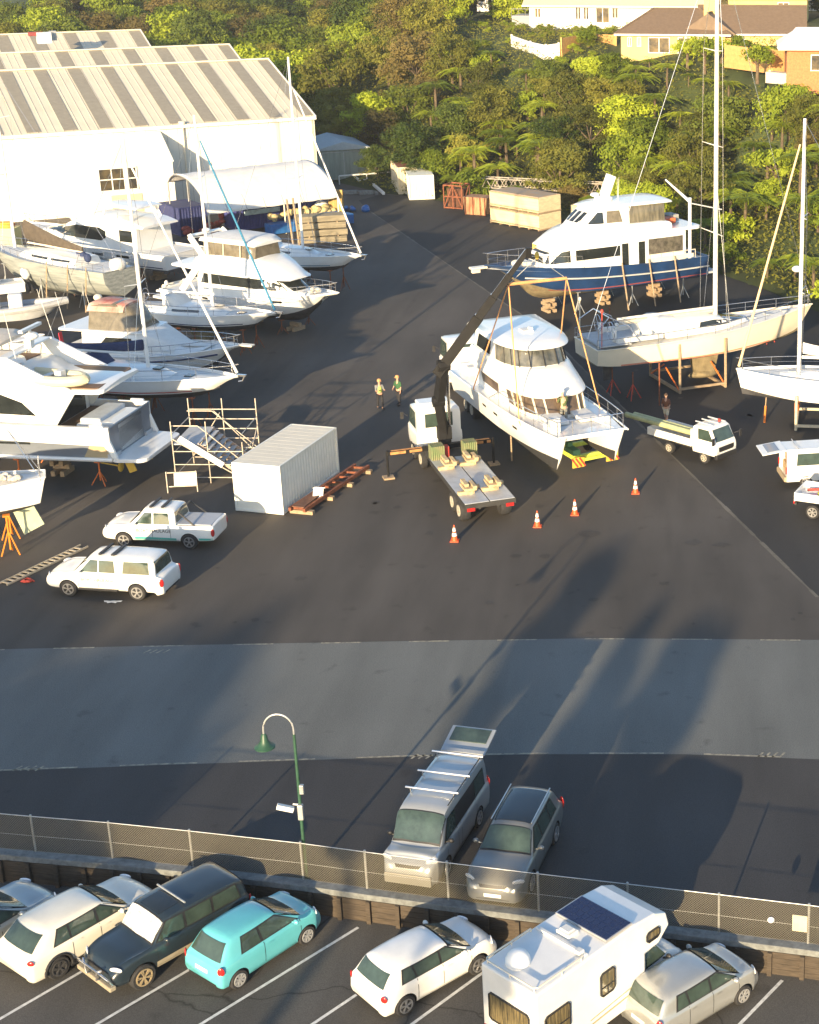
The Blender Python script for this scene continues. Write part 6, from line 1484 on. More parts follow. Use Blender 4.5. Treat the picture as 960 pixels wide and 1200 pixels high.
# ---- ladder on the ground
a, b_ = at(4, 686), at(99, 641); d = b_-a; L_ = d.length; hd = math.atan2(d.y, d.x)
t = thing('ladder', 'aluminium ladder lying flat on the asphalt left of the utes', 'ladder', tuple(a), hd)
LAD = mat('ladder_alu', (.50, .44, .34), .5, .4, var=.15)
m = MB()
for y in (-.22, .22): m.beam((0, y, .06), (L_, y, .06), .05, .08)
m.build('side_rail', LAD, t); m = MB(); n = int(L_/.3)
for k in range(n): m.beam((.15+k*.3, -.2, .07), (.15+k*.3, .2, .07), .10, .03)
m.build('rung', LAD, t)
p = at(32, 682); m = MB(); m.path([(p.x+.3*math.cos(i*.9)*(1-.03*i), p.y+.16*math.sin(i*.9), .04+.004*i) for i in range(22)], .035, 5); tag(m.build('rope', REDP), 'small red rope heap beside the ladder on the asphalt', 'rope')
p = at(132, 706); m = MB(); m.add([(p.x+.35*math.cos(a)*(1+.3*math.sin(3*a)), p.y+.16*math.sin(a)*(1+.3*math.cos(2*a)), .02+.03*(i % 2)) for i, a in enumerate([R(q*30) for q in range(12)])]+[(p.x, p.y, .07)], [(i, (i+1) % 12, 12) for i in range(12)]); tag(m.build('litter', DECKG), 'scrap of grey plastic sheet on the asphalt in front of the ute', 'litter')
# ---- people
def person(label, p, hd, shirt, pants, hat=None, vest=None, arm=((.25, .35), (.25, .3)), stride=.12, bare_legs=False, lean=0., bare_top=False):
    t = thing('person', label, 'person', p, hd)
    J = {'pel': (0, 0, .95), 'bel': (.01, 0, 1.08), 'che': (.02+lean*.4, 0, 1.32), 'nck': (.02+lean*.7, 0, 1.49), 'hd0': (.04+lean*.8, 0, 1.58), 'hd1': (.05+lean*.9, 0, 1.70), 'top': (.04+lean*.9, 0, 1.78)}
    V = [J[k] for k in ('pel', 'bel', 'che', 'nck', 'hd0', 'hd1', 'top')]; Rr = [(.15, .11), (.14, .105), (.155, .11), (.055, .055), (.062, .07), (.082, .095), (.05, .055)]
    E_ = [(i, i+1) for i in range(6)]
    legs = []; arms = []
    for sg in (1, -1):
        b0 = len(V); s_ = stride*sg
        q = [(0, sg*.10, .88), (s_*.55+.03, sg*.11, .50), (s_-.02, sg*.11, .10), (s_-.03, sg*.11, .045), (s_+.13, sg*.125, .035)]
        V += q; Rr += [.095, .06, .042, .045, .035]; E_ += [(0, b0)]+[(b0+i, b0+i+1) for i in range(4)]; legs.append(q)
        b0 = len(V); ax, az = arm[0] if sg > 0 else arm[1]
        sh = Vector((J['che'][0], sg*.19, 1.43)); el = sh+Vector((.04+ax*.25, sg*.06, -.29)); wr = el+Vector((ax, -sg*.03*ax*4, -.26+az*.55)); hn = wr+(wr-el).normalized()*.07
        V += [tuple(sh), tuple(el), tuple(wr), tuple(hn)]; Rr += [.055, .042, .028, (.038, .02)]; E_ += [(2, b0), (b0, b0+1), (b0+1, b0+2), (b0+2, b0+3)]; arms.append((sh, el, wr, hn))
        dv = (hn-wr).normalized(); sv = Vector((0, 1, 0)).cross(dv).normalized()
        for k in range(5):
            b1 = len(V)
            if k < 4: f0 = hn+sv*(.016*(k-1.5)); f1 = f0+dv*(.045-.005*abs(k-1.5))+Vector((0, -sg*.01, 0)); f2 = f1+dv*.03+Vector((0, -sg*.02, 0))
            else: f0 = wr+dv*.03+sv*.03; f1 = f0+dv*.03+sv*.02; f2 = f1+dv*.03
            V += [tuple(f0), tuple(f1), tuple(f2)]; Rr += [.0095, .009, .007]; E_ += [(b0+3, b1), (b1, b1+1), (b1+1, b1+2)]
    body = skinned('body', V, E_, Rr, SKIN, t, 1)
    if not bare_top:
        TV = [(0, 0, .93), J['bel'], J['che'], (J['nck'][0], 0, 1.46)]; TR = [(.168, .125), (.16, .12), (.178, .13), (.075, .07)]; TE = [(0, 1), (1, 2), (2, 3)]
        for sg, a_ in zip((1, -1), arms):
            b0 = len(TV); TV += [tuple(a_[0]), tuple(a_[1])]; TR += [.072, .055]; TE += [(2, b0), (b0, b0+1)]
        skinned('shirt', TV, TE, TR, shirt, t, 1)
    if vest: skinned('vest', [(0, 0, 1.0), J['bel'], J['che'], (J['nck'][0], 0, 1.44)], [(0, 1), (1, 2), (2, 3)], [(.18, .135), (.178, .135), (.195, .145), (.09, .08)], vest, t, 1)
    PV = [(0, 0, .98)]; PR = [(.168, .125)]; PE = []
    for q in legs:
        b0 = len(PV); PV += [q[0], q[1]]+([] if bare_legs else [q[2]]); PR += [.112, .078]+([] if bare_legs else [.06]); PE += [(0, b0), (b0, b0+1)]+([] if bare_legs else [(b0+1, b0+2)])
    skinned('shorts' if bare_legs else 'trousers', PV, PE, PR, pants, t, 1)
    for q in legs: m = MB(); m.ell((q[4][0]-.06, q[4][1], .05), (.15, .055, .05)); m.build('boot', BLACK, t, True)
    hc = Vector(J['hd1'])
    m = MB()
    if hat: m.lathe([(.13, -.0), (.125, .02), (.11, .09), (.06, .13), (.01, .14)], hc+Vector((0, 0, .02)), 'z', 14); m.obox(hc+Vector((.13, 0, .03)), (.1, .16, .015)); m.build('cap', hat, t, True)
    else: m.ell(hc+Vector((-.015, 0, .03)), (.105, .092, .10)); m.build('hair', mat('dark_hair', (.05, .03, .02), .8), t, True)
    m = MB(); m.ell(hc+Vector((.095, 0, -.02)), (.02, .014, .022), 6, 5)
    for sg in (1, -1): m.ell(hc+Vector((-.0, sg*.09, -.01)), (.02, .012, .03), 6, 5)
    fc = m.build('face', SKIN, t, True)
    m = MB()
    for sg in (1, -1): m.ell(hc+Vector((.088, sg*.032, .008)), (.010, .012, .008), 6, 5)
    m.obox(hc+Vector((.088, 0, -.055)), (.012, .05, .008)); m.build('eyes_and_mouth', mat('eye_dark', (.06, .025, .02), .5), fc)
    return t
HIV = mat('hi_vis_vest', (.40, .50, .12), .7, var=.15); DGR = mat('dark_green_shirt', (.03, .10, .04), .8); DKP = mat('dark_trousers', (.02, .02, .025), .85); GRYS = mat('grey_shirt', (.18, .19, .19), .8)
person('man in a pale hi-vis vest and orange cap standing on the asphalt', tuple(at(446, 479)), R(-60), GRYS, DKP, SL, HIV, arm=((.2, .6), (.2, .6)))
person('man in a dark green shirt and orange cap standing right of the hi-vis man', tuple(at(468, 474.5)), R(-120), DGR, DKP, SL, arm=((.05, .0), (.1, .3)))
person('bare-legged man in a dark top walking behind the small truck', tuple(at(781, 496)), R(-110), mat('brown_top', (.16, .06, .03), .8), mat('cream_shorts', (.62, .56, .42), .8), None, arm=((.1, .2), (-.1, .0)), stride=.2, bare_legs=True)
person('man in an orange-brown jacket standing on the catamaran aft deck', tuple(w_of(CAT, 1.6, -1.1, 3.08)), R(100), mat('orange_brown', (.50, .22, .08), .8), mat('tan_trousers', (.5, .34, .18), .8), None, arm=((.3, .5), (.2, .2)), lean=.1)
person('man in an olive shirt and white hat on the catamaran foredeck', tuple(w_of(CAT, 11.75, -.1, 3.02)), R(110), mat('olive_shirt', (.09, .12, .04), .8), mat('grey_trousers', (.2, .2, .18), .8), WHITE, arm=((.35, .7), (.3, .6)), lean=.18)
person('figure in black standing against the stained grey hull of the covered yacht', tuple(at(88, 347)), R(80), DKP, DKP, None, arm=((.2, .4), (.2, .4)))
# ---------------------------------------------------------------- shed and what stands round it
WALLW = mat('shed_white_wall', (.74, .72, .64), .7, var=.05, scale=.35, stretch=(1, 1, .3)); CRM = mat('cream_roof_sheet', (.62, .56, .44), .55, var=.05, scale=.5)
SKYL = mat('translucent_sheet', (.27, .24, .18), .5, var=.10, scale=2)
a, b_ = at(-20, 161.5, 8), at(368, 137, 8); hd = math.atan2(b_.y-a.y, b_.x-a.x); Wd = (b_-a).length
t = thing('boat_shed', 'huge white boat shed with cream roofs crossed by tan translucent strips', 'shed', (b_.x, b_.y, 0), hd)
# local x: 0 at the right front corner, negative to the left; y: depth
def roof_slope(x0, x1, y0, y1, z0, z1, nstr, name='roof', xs=None, xr=0.):
    m = MB(); th = .12
    m.add([(x0, y0, z0), (x1, y0, z0), (x1+xr, y1, z1), (x0, y1, z1), (x0, y0, z0-th), (x1, y0, z0-th), (x1+xr, y1, z1-th), (x0, y1, z1-th)], [(0, 1, 2, 3), (4, 7, 6, 5), (0, 4, 5, 1), (1, 5, 6, 2), (2, 6, 7, 3), (3, 7, 4, 0)])
    r_ = m.build(name, CRM, t)
    w = (x1-x0)/nstr; L_ = math.hypot(y1-y0, z1-z0); n = Vector((0, -(z1-z0), y1-y0)).normalized()
    rb = MB(); k = int((x1-x0)/.76)
    for i in range(k):
        x = x0+(i+.5)*(x1-x0)/k; rb.beam(Vector((x, y0, z0))+n*.02, Vector((x, y1, z1))+n*.02, .05, .04)
    rb.build('roof_rib', CRM, r_)
    for i in range(nstr):
        xa = x0+(i+.62)*w; xb = xa+w*.38; m = MB()
        q = [Vector((xa, y0, z0)), Vector((xb, y0, z0)), Vector((xb, y1, z1)), Vector((xa, y1, z1))]
        d = (q[3]-q[0])*.02; q = [q[0]+d, q[1]+d, q[2]-d, q[3]-d]
        m.add([p+n*.045 for p in q]+[p+n*.01 for p in q], [(0, 1, 2, 3), (0, 4, 5, 1), (1, 5, 6, 2), (2, 6, 7, 3), (3, 7, 4, 0)]); m.build('translucent_strip', SKYL, r_)
    m = MB(); m.beam((x0-.1, y1, z1+.06), (x1+xr+.1, y1, z1+.06), .5, .14); m.build('ridge_cap', CRM, r_)
    m = MB(); m.beam((x1+.04, y0, z0-.05), (x1+xr+.04, y1, z1-.02), .14, .3); m.build('barge_board', DECKW, r_)
XL = -62
def gable(y0, y1, x0, x1, ze, zr, n):
    """gabled bay: front slope, back slope, end wall"""
    ym = (y0+y1)/2; roof_slope(x0, x1, y0-.4, ym, ze, zr, n); m = MB()
    m.add([(x0, ym, zr), (x1, ym, zr), (x1, y1, ze), (x0, y1, ze), (x0, ym, zr-.1), (x1, ym, zr-.1), (x1, y1, ze-.1), (x0, y1, ze-.1)], [(0, 1, 2, 3), (4, 7, 6, 5), (0, 4, 5, 1), (1, 5, 6, 2), (2, 6, 7, 3), (3, 7, 4, 0)]); m.build('back_roof', CRM, t)
    m = MB(); m.prism([(y0, 0), (y1, 0), (y1, ze-.1), (ym, zr-.12), (y0, ze-.1)], 'x', x1-.3, x1-.05); m.build('end_wall', WALLW, t)
gable(0, 31, XL, 0, 8.1, 12.6, 19)
_Mi = (Matrix.Translation((b_.x, b_.y, 0)) @ Matrix.Rotation(hd, 4, 'Z')).inverted()
for (px, py, zr_, hw2, n_) in ((268, 52, 12.4, 7.5, 17), (164, 35, 12.4, 7.0, 14)):
    q_ = _Mi @ at(px, py, zr_); gable(q_.y-hw2, q_.y+hw2, XL, q_.x, zr_-2.4, zr_, n_)
m = MB(); m.bx(XL, 0, 0, .25, 0, 8.0)
m.build('front_wall', WALLW, t)
m = MB()
for k in range(62):
    x = XL+k*1.0+.3; m.bx(x, x+.04, -.02, .0, 0, 7.8)
m.build('cladding_joint', mat('joint', (.5, .48, .42), .7), t)
m = MB(); m.beam((XL, -.35, 7.95), (.1, -.35, 7.95), .18, .3); m.build('gutter', DECKW, t)
m = MB(); m.tube((-13.2, -.25, 0), (-13.2, -.25, 8.2), .09); m.lathe([(.3, 8.1), (.35, 8.4), (.05, 8.45)], (-13.2, -.25, 0)); m.build('down_pipe', CREAM, t)
m = MB(); m.bx(-33.6, -30.9, -.12, -.05, 0, 4.8); m.build('tan_door', mat('tan_door', (.50, .38, .20), .7, var=.1, scale=2), t)
m = MB(); m.bx(-39.0, -36.2, -.5, -.3, 0, 6.5); m.build('buttress', WALLW, t)
# projecting annex with the window
m = MB(); m.prism([(0, 0), (-4.6, 0), (-4.6, 5.3), (0, 7.5)], 'x', -24.6, -15.4); an = m.build('annex', WALLW, t)
m = MB(); m.prism([(-.05, 7.6), (-4.75, 5.38), (-4.75, 5.25), (-.05, 7.45)], 'x', -24.7, -15.3); m.build('annex_roof', WALLW, t)
wv = MB(); wv.bx(-24.9, -21.3, -4.66, -4.61, 1.9, 3.9) if False else wv.add([(-22.2, -4.64, 3.0), (-18.8, -4.64, 3.0), (-18.8, -4.64, 5.0), (-22.2, -4.64, 5.0)], [(0, 1, 2, 3)]); wo = wv.build('window', mat('warm_dark_glass', (.03, .03, .03), .1, col2=(.10, .08, .045), scale=1.4), an)
m = MB()
for i in range(4): x = -22.2+i*3.4/3; m.bx(x-.05, x+.05, -4.72, -4.64, 2.95, 5.05)
for z in (2.95, 4.0, 5.02): m.bx(-22.25, -18.75, -4.72, -4.645, z-.05, z+.05)
m.build('window_frame', DECKW, wo)
m = MB(); m.bx(-21.3, -18.5, -4.68, -4.6, 0, 2.5); m.build('cream_door', mat('cream_door', (.62, .50, .30), .7), an)
# roof vent on the far roof
Tm = Matrix.Translation(t.location) @ Matrix.Rotation(hd, 4, 'Z'); SHED = Tm
q = Tm @ Vector((-37.5, 56.6, 13.3)); tv = thing('roof_fan', 'white and dark red extractor fan box on the farthest shed roof', 'extractor fan', tuple(at(52, 48, 12.2)), hd)
m = MB(); m.obox((0, 0, .4), (1.7, 1.4, 1.4)); m.build('fan_box', DECKW, tv, bevel=.06); m = MB(); m.obox((-.9, .5, .9), (1.7, .9, .5)); m.build('fan_duct', mat('dark_red_duct', (.22, .04, .04), .7), tv, bevel=.05); m = MB(); m.obox((1.2, .6, .6), (.8, .6, 1.2)); m.build('fan_cowl', GALV, tv)
# ---- curved white canopy
p0, p1 = at(212, 205, 5.4), at(362, 188, 5.4)
t = thing('canopy', 'curved white fabric canopy on posts in front of the shed with a sagging front edge', 'canopy', (p0.x, p0.y, 0), math.atan2(p1.y-p0.y, p1.x-p0.x)); CL = (p1-p0).length
prof = [(2.0, 4.6), (1.2, 5.25), (0, 5.55), (-1.8, 5.45), (-3.4, 4.9), (-4.8, 4.0), (-5.7, 2.7)]
def crv(n=3):
    P = [Vector((0, y, z)) for y, z in prof]; out = []
    for i in range(len(P)-1):
        for j in range(n): out.append(catmull(P[max(0, i-1)], P[i], P[i+1], P[min(len(P)-1, i+2)], j/n))
    return out+[P[-1]]
C_ = crv(); m = MB(); rows = []
for i in range(41):
    f = i/40; sag = .10*abs(math.sin(f*math.pi*7)); rows.append([Vector((CL*f-.4, q.y, q.z-sag*(.5+.5*math.sin(k*.5)))) for k, q in enumerate(C_)])
m.loft(rows, ring=False, cap=False); o = m.build('fabric', CANVW, t, True); sm = o.modifiers.new('s', 'SOLIDIFY'); sm.thickness = .04
m = MB()
for i in range(8):
    f = i/7; m.path([Vector((CL*f-.4, q.y, q.z-.1)) for q in C_], .06, 6)
m.build('arch_rib', GALV, t, True)
for i in range(8):
    for y, z in ((2.0, 4.5), (-5.6, 2.7)):
        if y < 0 and i in (1, 2, 3, 5, 6): continue
        m = MB(); m.tube((CL*i/7-.4, y, 0), (CL*i/7-.4, y, z), .07, n=6); m.build('post', GALV if y > 0 else CREAM, t)
CT_ = Matrix.Translation(t.location) @ Matrix.Rotation(t.rotation_euler[2], 4, 'Z'); chd = t.rotation_euler[2]
cg = 'shipping containers'
BLC = mat('blue_container', (.05, .06, .24), .6, var=.15, scale=1)
c = container('violet blue shipping container under the white canopy', tuple(CT_ @ Vector((4.2, -1.6, 0))), chd, 2.44, 9.0, 2.6, BLC, group=cg, corr=.06)
q = CT_ @ Vector((2.0, -.5, 0)); c2 = container('dark blue container end at the left end of the canopy', tuple(CT_ @ Vector((-.8, -.6, 0))), chd, 4.0, 2.6, 2.6, mat('navy_container', (.02, .03, .12), .6, var=.2), group=cg)
def clutter(name, label, cat, pts, m_, T, group=None):
    """several lumps that are one heap"""
    mb = MB()
    for (x, y, z, sx, sy, sz, rz) in pts: mb.obox((x, y, z), (sx, sy, sz), rz)
    o = mb.build(name, m_, bevel=.04); o.matrix_world = T; return tag(o, label, cat, group)
heap = [( .3*k-1.6+rnd.uniform(-.1, .1), rnd.uniform(-.4, .4), .25+rnd.random()*.4, rnd.uniform(.4, .9), rnd.uniform(.3, .7), rnd.uniform(.3, .6), rnd.random()) for k in range(14)]
def clump(name, label, cat, T, m_, n, ext, r):
    mb = MB()
    for k in range(n): mb.ell((rnd.uniform(-ext[0], ext[0]), rnd.uniform(-ext[1], ext[1]), rnd.uniform(r*.5, ext[2])), (r*rnd.uniform(.6, 1.2), r*rnd.uniform(.6, 1.2), r*rnd.uniform(.5, .9)), 8, 6)
    o = mb.build(name, m_, smooth=True); o.matrix_world = T; return tag(o, label, cat)
BAGM = mat('straw_bags', (.50, .40, .20), .9, var=.35, scale=4)
clump('rope_heap', 'long heap of straw coloured nets and ropes in front of the blue container', 'rope heap', CT_ @ Matrix.Translation((9.3, -4.4, 1.0)), BAGM, 26, (3.2, .5, .7), .42)
TARP = mat('blue_tarpaulin', (.02, .12, .35), .5, var=.3, scale=2)
o = clutter('covered_bench', 'low bench covered with bright blue tarpaulin under the canopy', 'bench', [(0, 0, .55, 8.5, 1.3, .9, 0), (2.2, .2, 1.1, 1.6, .9, .4, .2)], TARP, CT_ @ Matrix.Translation((9.6, -5.2, 0)))
clutter('banner_board', 'white and blue boards stacked against the blue container', 'board', [(0, 0, 2.2, 3.4, .08, .5, 0), (.3, -.1, 1.6, 3.6, .08, .45, 0)], mat('pale_blue_board', (.45, .58, .62), .6, var=.3, scale=1.5), CT_ @ Matrix.Translation((6.3, -1.85, 0)))
clump('blue_tarp_heap', 'crumpled bright blue tarpaulin on the ground right of the canopy', 'tarpaulin', Matrix.Translation(at(413, 247)), TARP, 12, (1.5, .6, .25), .38)
clump('red_drum_heap', 'dark red gear piled left of the blue container beneath the canopy', 'gear pile', CT_ @ Matrix.Translation((.8, -2.6, 0)), mat('dark_red_gear', (.22, .04, .03), .8, var=.4, scale=3), 16, (1.8, .7, 1.8), .42)
q = CT_ @ Vector((15.2, -4.0, 0))
for k, (px, py, lab, hh) in enumerate(((377, 273, 'upper weathered timber bundle beside the canopy post', 1.25), (382, 280, 'lower weathered timber bundle beside the canopy post', .0))):
    t = thing('timber_bundle', lab, 'timber stack', tuple(at(379, 282)+Vector((0, 0, hh))), R(18), 'timber bundles by the canopy'); m = MB()
    for i in range(6): m.bx(-2.2, 2.0, -.8+i*.28, -.55+i*.28, 0, .5)
    for i in range(6): m.bx(-2.1, 2.1, -.8+i*.28, -.55+i*.28, .6, 1.1)
    m.build('timber', mat('grey_timber', (.22, .19, .13), .85, var=.3, scale=3, stretch=(.3, 3, 3)), t)
    m = MB()
    for x in (-1.3, 1.2): m.bx(x, x+.12, -.85, .9, .5, .6)
    m.build('bearer', TIMBER, t)
p = at(378, 262); t = thing('hanging_sail_bag', 'large white bag standing between ochre sheets under the right end of the canopy', 'bag', tuple(p)); m = MB(); m.ell((0, 0, 1.1), (.9, .7, 1.1), 12, 8); m.build('bag', CANVW, t, True)
p = at(398, 262); clutter('ochre_sheet', 'tall ochre board leaning at the right end of the canopy', 'board', [(0, 0, 1.6, 1.0, .3, 3.2, 0), (-.7, .3, 1.5, .5, .3, 3.0, 0)], mat('ochre_board', (.36, .24, .08), .8, var=.3, scale=1.5, stretch=(3, 3, .4)), Matrix.Translation(p))
for k, px in enumerate((345, 352)):
    p = at(px, 296-k*2); m = MB(); m.tube(p, p+Vector((-.3, 0, 4.6)), .09, n=6); tag(m.build('timber_pole', TIMBER), ('left', 'right')[k]+' one of two timber poles leaning at the right end of the canopy', 'pole', 'poles leaning at the canopy')
# grey store shed beyond the canopy
p = at(375, 212); t = thing('store_shed', 'grey store shed with a pale roof behind the right end of the canopy', 'shed', tuple(p), R(24))
m = MB(); m.bx(0, 5.5, 0, 8, 0, 3.3); m.build('walls', mat('grey_green_wall', (.30, .33, .28), .8, var=.15, scale=.8, stretch=(4, 4, .5)), t)
m = MB(); m.prism([(-.3, 3.25), (5.8, 3.25), (5.8, 3.35), (2.75, 4.1), (-.3, 3.35)], 'y', -.3, 8.3); m.build('roof', mat('pale_blue_roof', (.38, .42, .44), .6, var=.08), t)
m = MB(); m.bx(2.7, 2.8, -.06, 0, 0, 3.0); m.bx(.4, .5, -.06, 0, 0, 3.0); m.bx(5.0, 5.1, -.06, 0, 0, 3.0); m.bx(.4, 5.1, -.06, 0, 2.95, 3.05); m.build('door_frame', GALV, t)
t = thing('far_shed', 'low dark shed half hidden by trees behind the grey store shed', 'shed', tuple(at(380, 178)), R(24))
m = MB(); m.bx(-3, 4, 0, 6, 0, 2.6); m.build('walls', mat('dark_shed_wall', (.10, .11, .09), .9), t); m = MB(); m.prism([(-3.3, 2.55), (4.3, 2.55), (.5, 3.6)], 'y', -.3, 6.3); m.build('roof', mat('grey_shed_roof', (.20, .20, .18), .8), t)
# barrier pipe and white beams near the back corner
p, q = at(398, 216), at(462, 211); m = MB(); m.tube(p+Vector((0, 0, .9)), q+Vector((0, 0, .9)), .09, n=6)
for f in (0, .5, 1): r_ = p+(q-p)*f; m.tube(r_, r_+Vector((0, 0, .9)), .07, n=6)
tag(m.build('barrier_rail', DECKW), 'long white barrier rail closing the back corner of the yard', 'barrier')
for k, (a1, b1) in enumerate((((411, 196), (428, 214)), ((413, 208), (422, 214)), ((438, 219), (450, 229)))):
    m = MB(); m.beam(at(*a1)+Vector((0, 0, .25)), at(*b1)+Vector((0, 0, .2)), .25, .25); tag(m.build('white_beam', DECKW), ('long white beam leaning on the ground beside the grey store shed', 'short white beam next to the grey store shed', 'white beam lying in the weeds by the white container')[k], 'beam')
for k, px in enumerate((396, 411, 430)):
    m = MB(); p = at(px, 227+k*.3); m.obox((p.x, p.y, .2), (1.4, .5, .4), .2); m.obox((p.x+.9, p.y+.1, .15), (.3, .9, .3), .5); tag(m.build('concrete_block', CONC, bevel=.03), ('left', 'middle', 'right')[k]+'most of three pale blocks along the back edge of the asphalt' if k != 1 else 'middle one of three pale blocks along the back edge of the asphalt', 'block', 'pale blocks at the back edge')
clump('blue_boat_heap', 'light blue covered heap in the weeds behind the barrier rail', 'tarpaulin', Matrix.Translation(at(421, 200)), mat('pale_blue_cover', (.18, .32, .42), .6), 6, (1.2, .5, .3), .4)
for k, (px, py) in enumerate(((438, 205), (443, 209), (452, 206))):
    m = MB(); p = at(px, py); m.tube(p, p+Vector((0, 0, 1.6)), .12, n=6); m.obox(p+Vector((0, 0, 1.2)), (.5, .3, .3)); tag(m.build('mooring_post', mat('post_grey', (.34, .33, .28), .8)), 'grey metal post in the weeds behind the barrier rail, '+('left', 'middle', 'right')[k]+' of three', 'post', 'posts in the weeds')
# far containers, cages and the two-tier timber stack
fc = mat('far_container_white', (.66, .66, .56), .6, var=.06)
a, b_ = at(480.5, 234.5), at(509, 233.3); hd = math.atan2(b_.y-a.y, b_.x-a.x)
container('white corrugated container end at the back edge of the yard', tuple(a), hd, 6.0, (b_-a).length, 2.5, fc, group=cg, corr=.07)
a, b_ = at(467, 231), at(479, 231); container('cream container with a rusty roof left of the white container end', tuple(a+Vector((-.2, 1.6, 0))), hd+.05, 5.8, 1.9, 2.8, mat('cream_container', (.60, .52, .36), .7, var=.2, scale=.9), group=cg, roofm=RUST)
t = thing('steel_cage', 'rusty steel cage right of the white far container', 'cage', tuple(at(521, 244)), R(-20))
m = MB()
for x in (0, 1.0, 2.0):
    for y in (0, 1.6): m.beam((x, y, 0), (x, y, 2.3), .1, .1)
for z in (.1, 1.2, 2.3): m.beam((0, 0, z), (2, 0, z), .1, .12); m.beam((0, 1.6, z), (2, 1.6, z), .1, .12)
for x in (0, 2): m.beam((x, 0, .1), (x, 1.6, 2.3), .07, .07); m.beam((x, 0, 2.3), (x, 1.6, 2.3), .1, .12)
m.beam((0, 0, .1), (1, 0, 2.3), .08, .08); m.beam((1, 0, 2.3), (2, 0, .1), .08, .08); m.build('frame', RUST, t); m = MB(); m.bx(.1, 1.9, .5, 1.5, .1, 1.9); m.build('load', mat('dark_rust_load', (.10, .04, .02), .9, var=.5, scale=3), t)
t = thing('skip_bin', 'rust streaked cream bin between the steel cage and the pale box stack', 'bin', tuple(at(545, 251)), R(-20))
m = MB(); m.prism([(-.2, 1.7), (2.4, 1.7), (2.2, 0), (0, 0)], 'y', 0, 1.8); m.build('tub', mat('rusty_cream', (.48, .30, .16), .8, col2=(.20, .07, .03), scale=1.6, stretch=(2, 2, .3)), t, bevel=.04)
m = MB(); 
for x in (.1, .9, 1.7, 2.2): m.beam((x, -.04, 0), (x, -.04, 1.7), .1, .1)
m.build('rib', RUST, t)
a, b_ = at(575, 261), at(632, 271); hd = math.atan2(b_.y-a.y, b_.x-a.x); Wb = (b_-a).length
for k, lab in enumerate(('lower pale timber crate of the two-tier stack near the blue yacht', 'upper pale timber crate of the two-tier stack near the blue yacht')):
    t = thing('large_crate', lab, 'crate', (a.x, a.y, k*1.55), hd, 'two-tier crate stack'); m = MB(); PC = mat('pale_crate', (.60, .50, .32), .75, var=.15, scale=1.5, stretch=(.3, 1, 3))
    m.bx(0, Wb, 0, 2.9, .12, 1.5); m.build('box', PC, t, bevel=.02); m = MB()
    for i in range(6): m.bx(i*(Wb-.12)/5, i*(Wb-.12)/5+.12, -.05, 2.95, 0, .12)
    for z in (.2, 1.38): m.bx(-.02, Wb+.02, -.05, -.0, z, z+.12)
    m.build('batten', TIMBER, t)
    if k: m = MB(); m.bx(.1, Wb-.1, .1, 2.8, 1.5, 1.54); m.build('lid', mat('weathered_lid', (.32, .28, .22), .8, col2=(.40, .26, .14), scale=1), t)
# steel gantry lattice lying behind the crates
a, b_ = at(560, 248)+Vector((0, 4, 0)), at(735, 262)+Vector((0, 6, 0)); d = b_-a; n = 16
t = thing('lattice_frame', 'long pale lattice truss standing behind the crate stack and the blue yacht', 'truss', tuple(a), math.atan2(d.y, d.x)); L_ = d.length
m = MB()
for y in (0, 1.1):
    for z in (1.7, 2.6): m.tube((0, y, z), (L_, y, z), .06, n=5)
m.build('chord', SC, t); m = MB()
for i in range(n):
    x = L_*i/n; x2 = L_*(i+1)/n
    for y in (0, 1.1): m.tube((x, y, 1.7), ((x+x2)/2, y, 2.6), .035, n=4); m.tube(((x+x2)/2, y, 2.6), (x2, y, 1.7), .035, n=4)
    m.tube((x, 0, 2.6), (x, 1.1, 2.6), .03, n=4)
m.build('lacing', SC, t)
for i in range(5): x = L_*i/4; m = MB(); m.tube((x, .5, 0), (x, .5, 1.7), .08, n=5); m.build('leg', SC, t)
a = at(667, 263)+Vector((0, 2, 0)); t = thing('large_crate', 'single pale crate half hidden behind the bow mast of the blue yacht', 'crate', tuple(a), R(-40)); m = MB(); m.bx(0, 3, 0, 2, .1, 1.5); m.build('box', PC, t); m = MB(); m.bx(0, .15, -.05, 2.05, 0, .1); m.bx(2.8, 2.95, -.05, 2.05, 0, .1); m.build('batten', TIMBER, t)
# ---- left-edge masts, rubbish and the red and yellow gear
p = at(2, 290); clutter('yellow_bin', 'bright yellow bin at the left frame edge', 'bin', [(0, 0, .9, 3.2, 1.4, 1.8, 0)], mat('bright_yellow', (.80, .66, .25), .6), Matrix.Translation(p))
clutter('red_cover', 'red and orange cover lying on top of the yellow bin', 'cover', [(0, 0, 1.95, 2.4, 1.2, .25, .1), (.4, 0, 2.15, 1.2, .8, .2, .3)], mat('red_orange_cover', (.70, .10, .02), .7, col2=(.75, .45, .05), scale=1.2), Matrix.Translation(p))
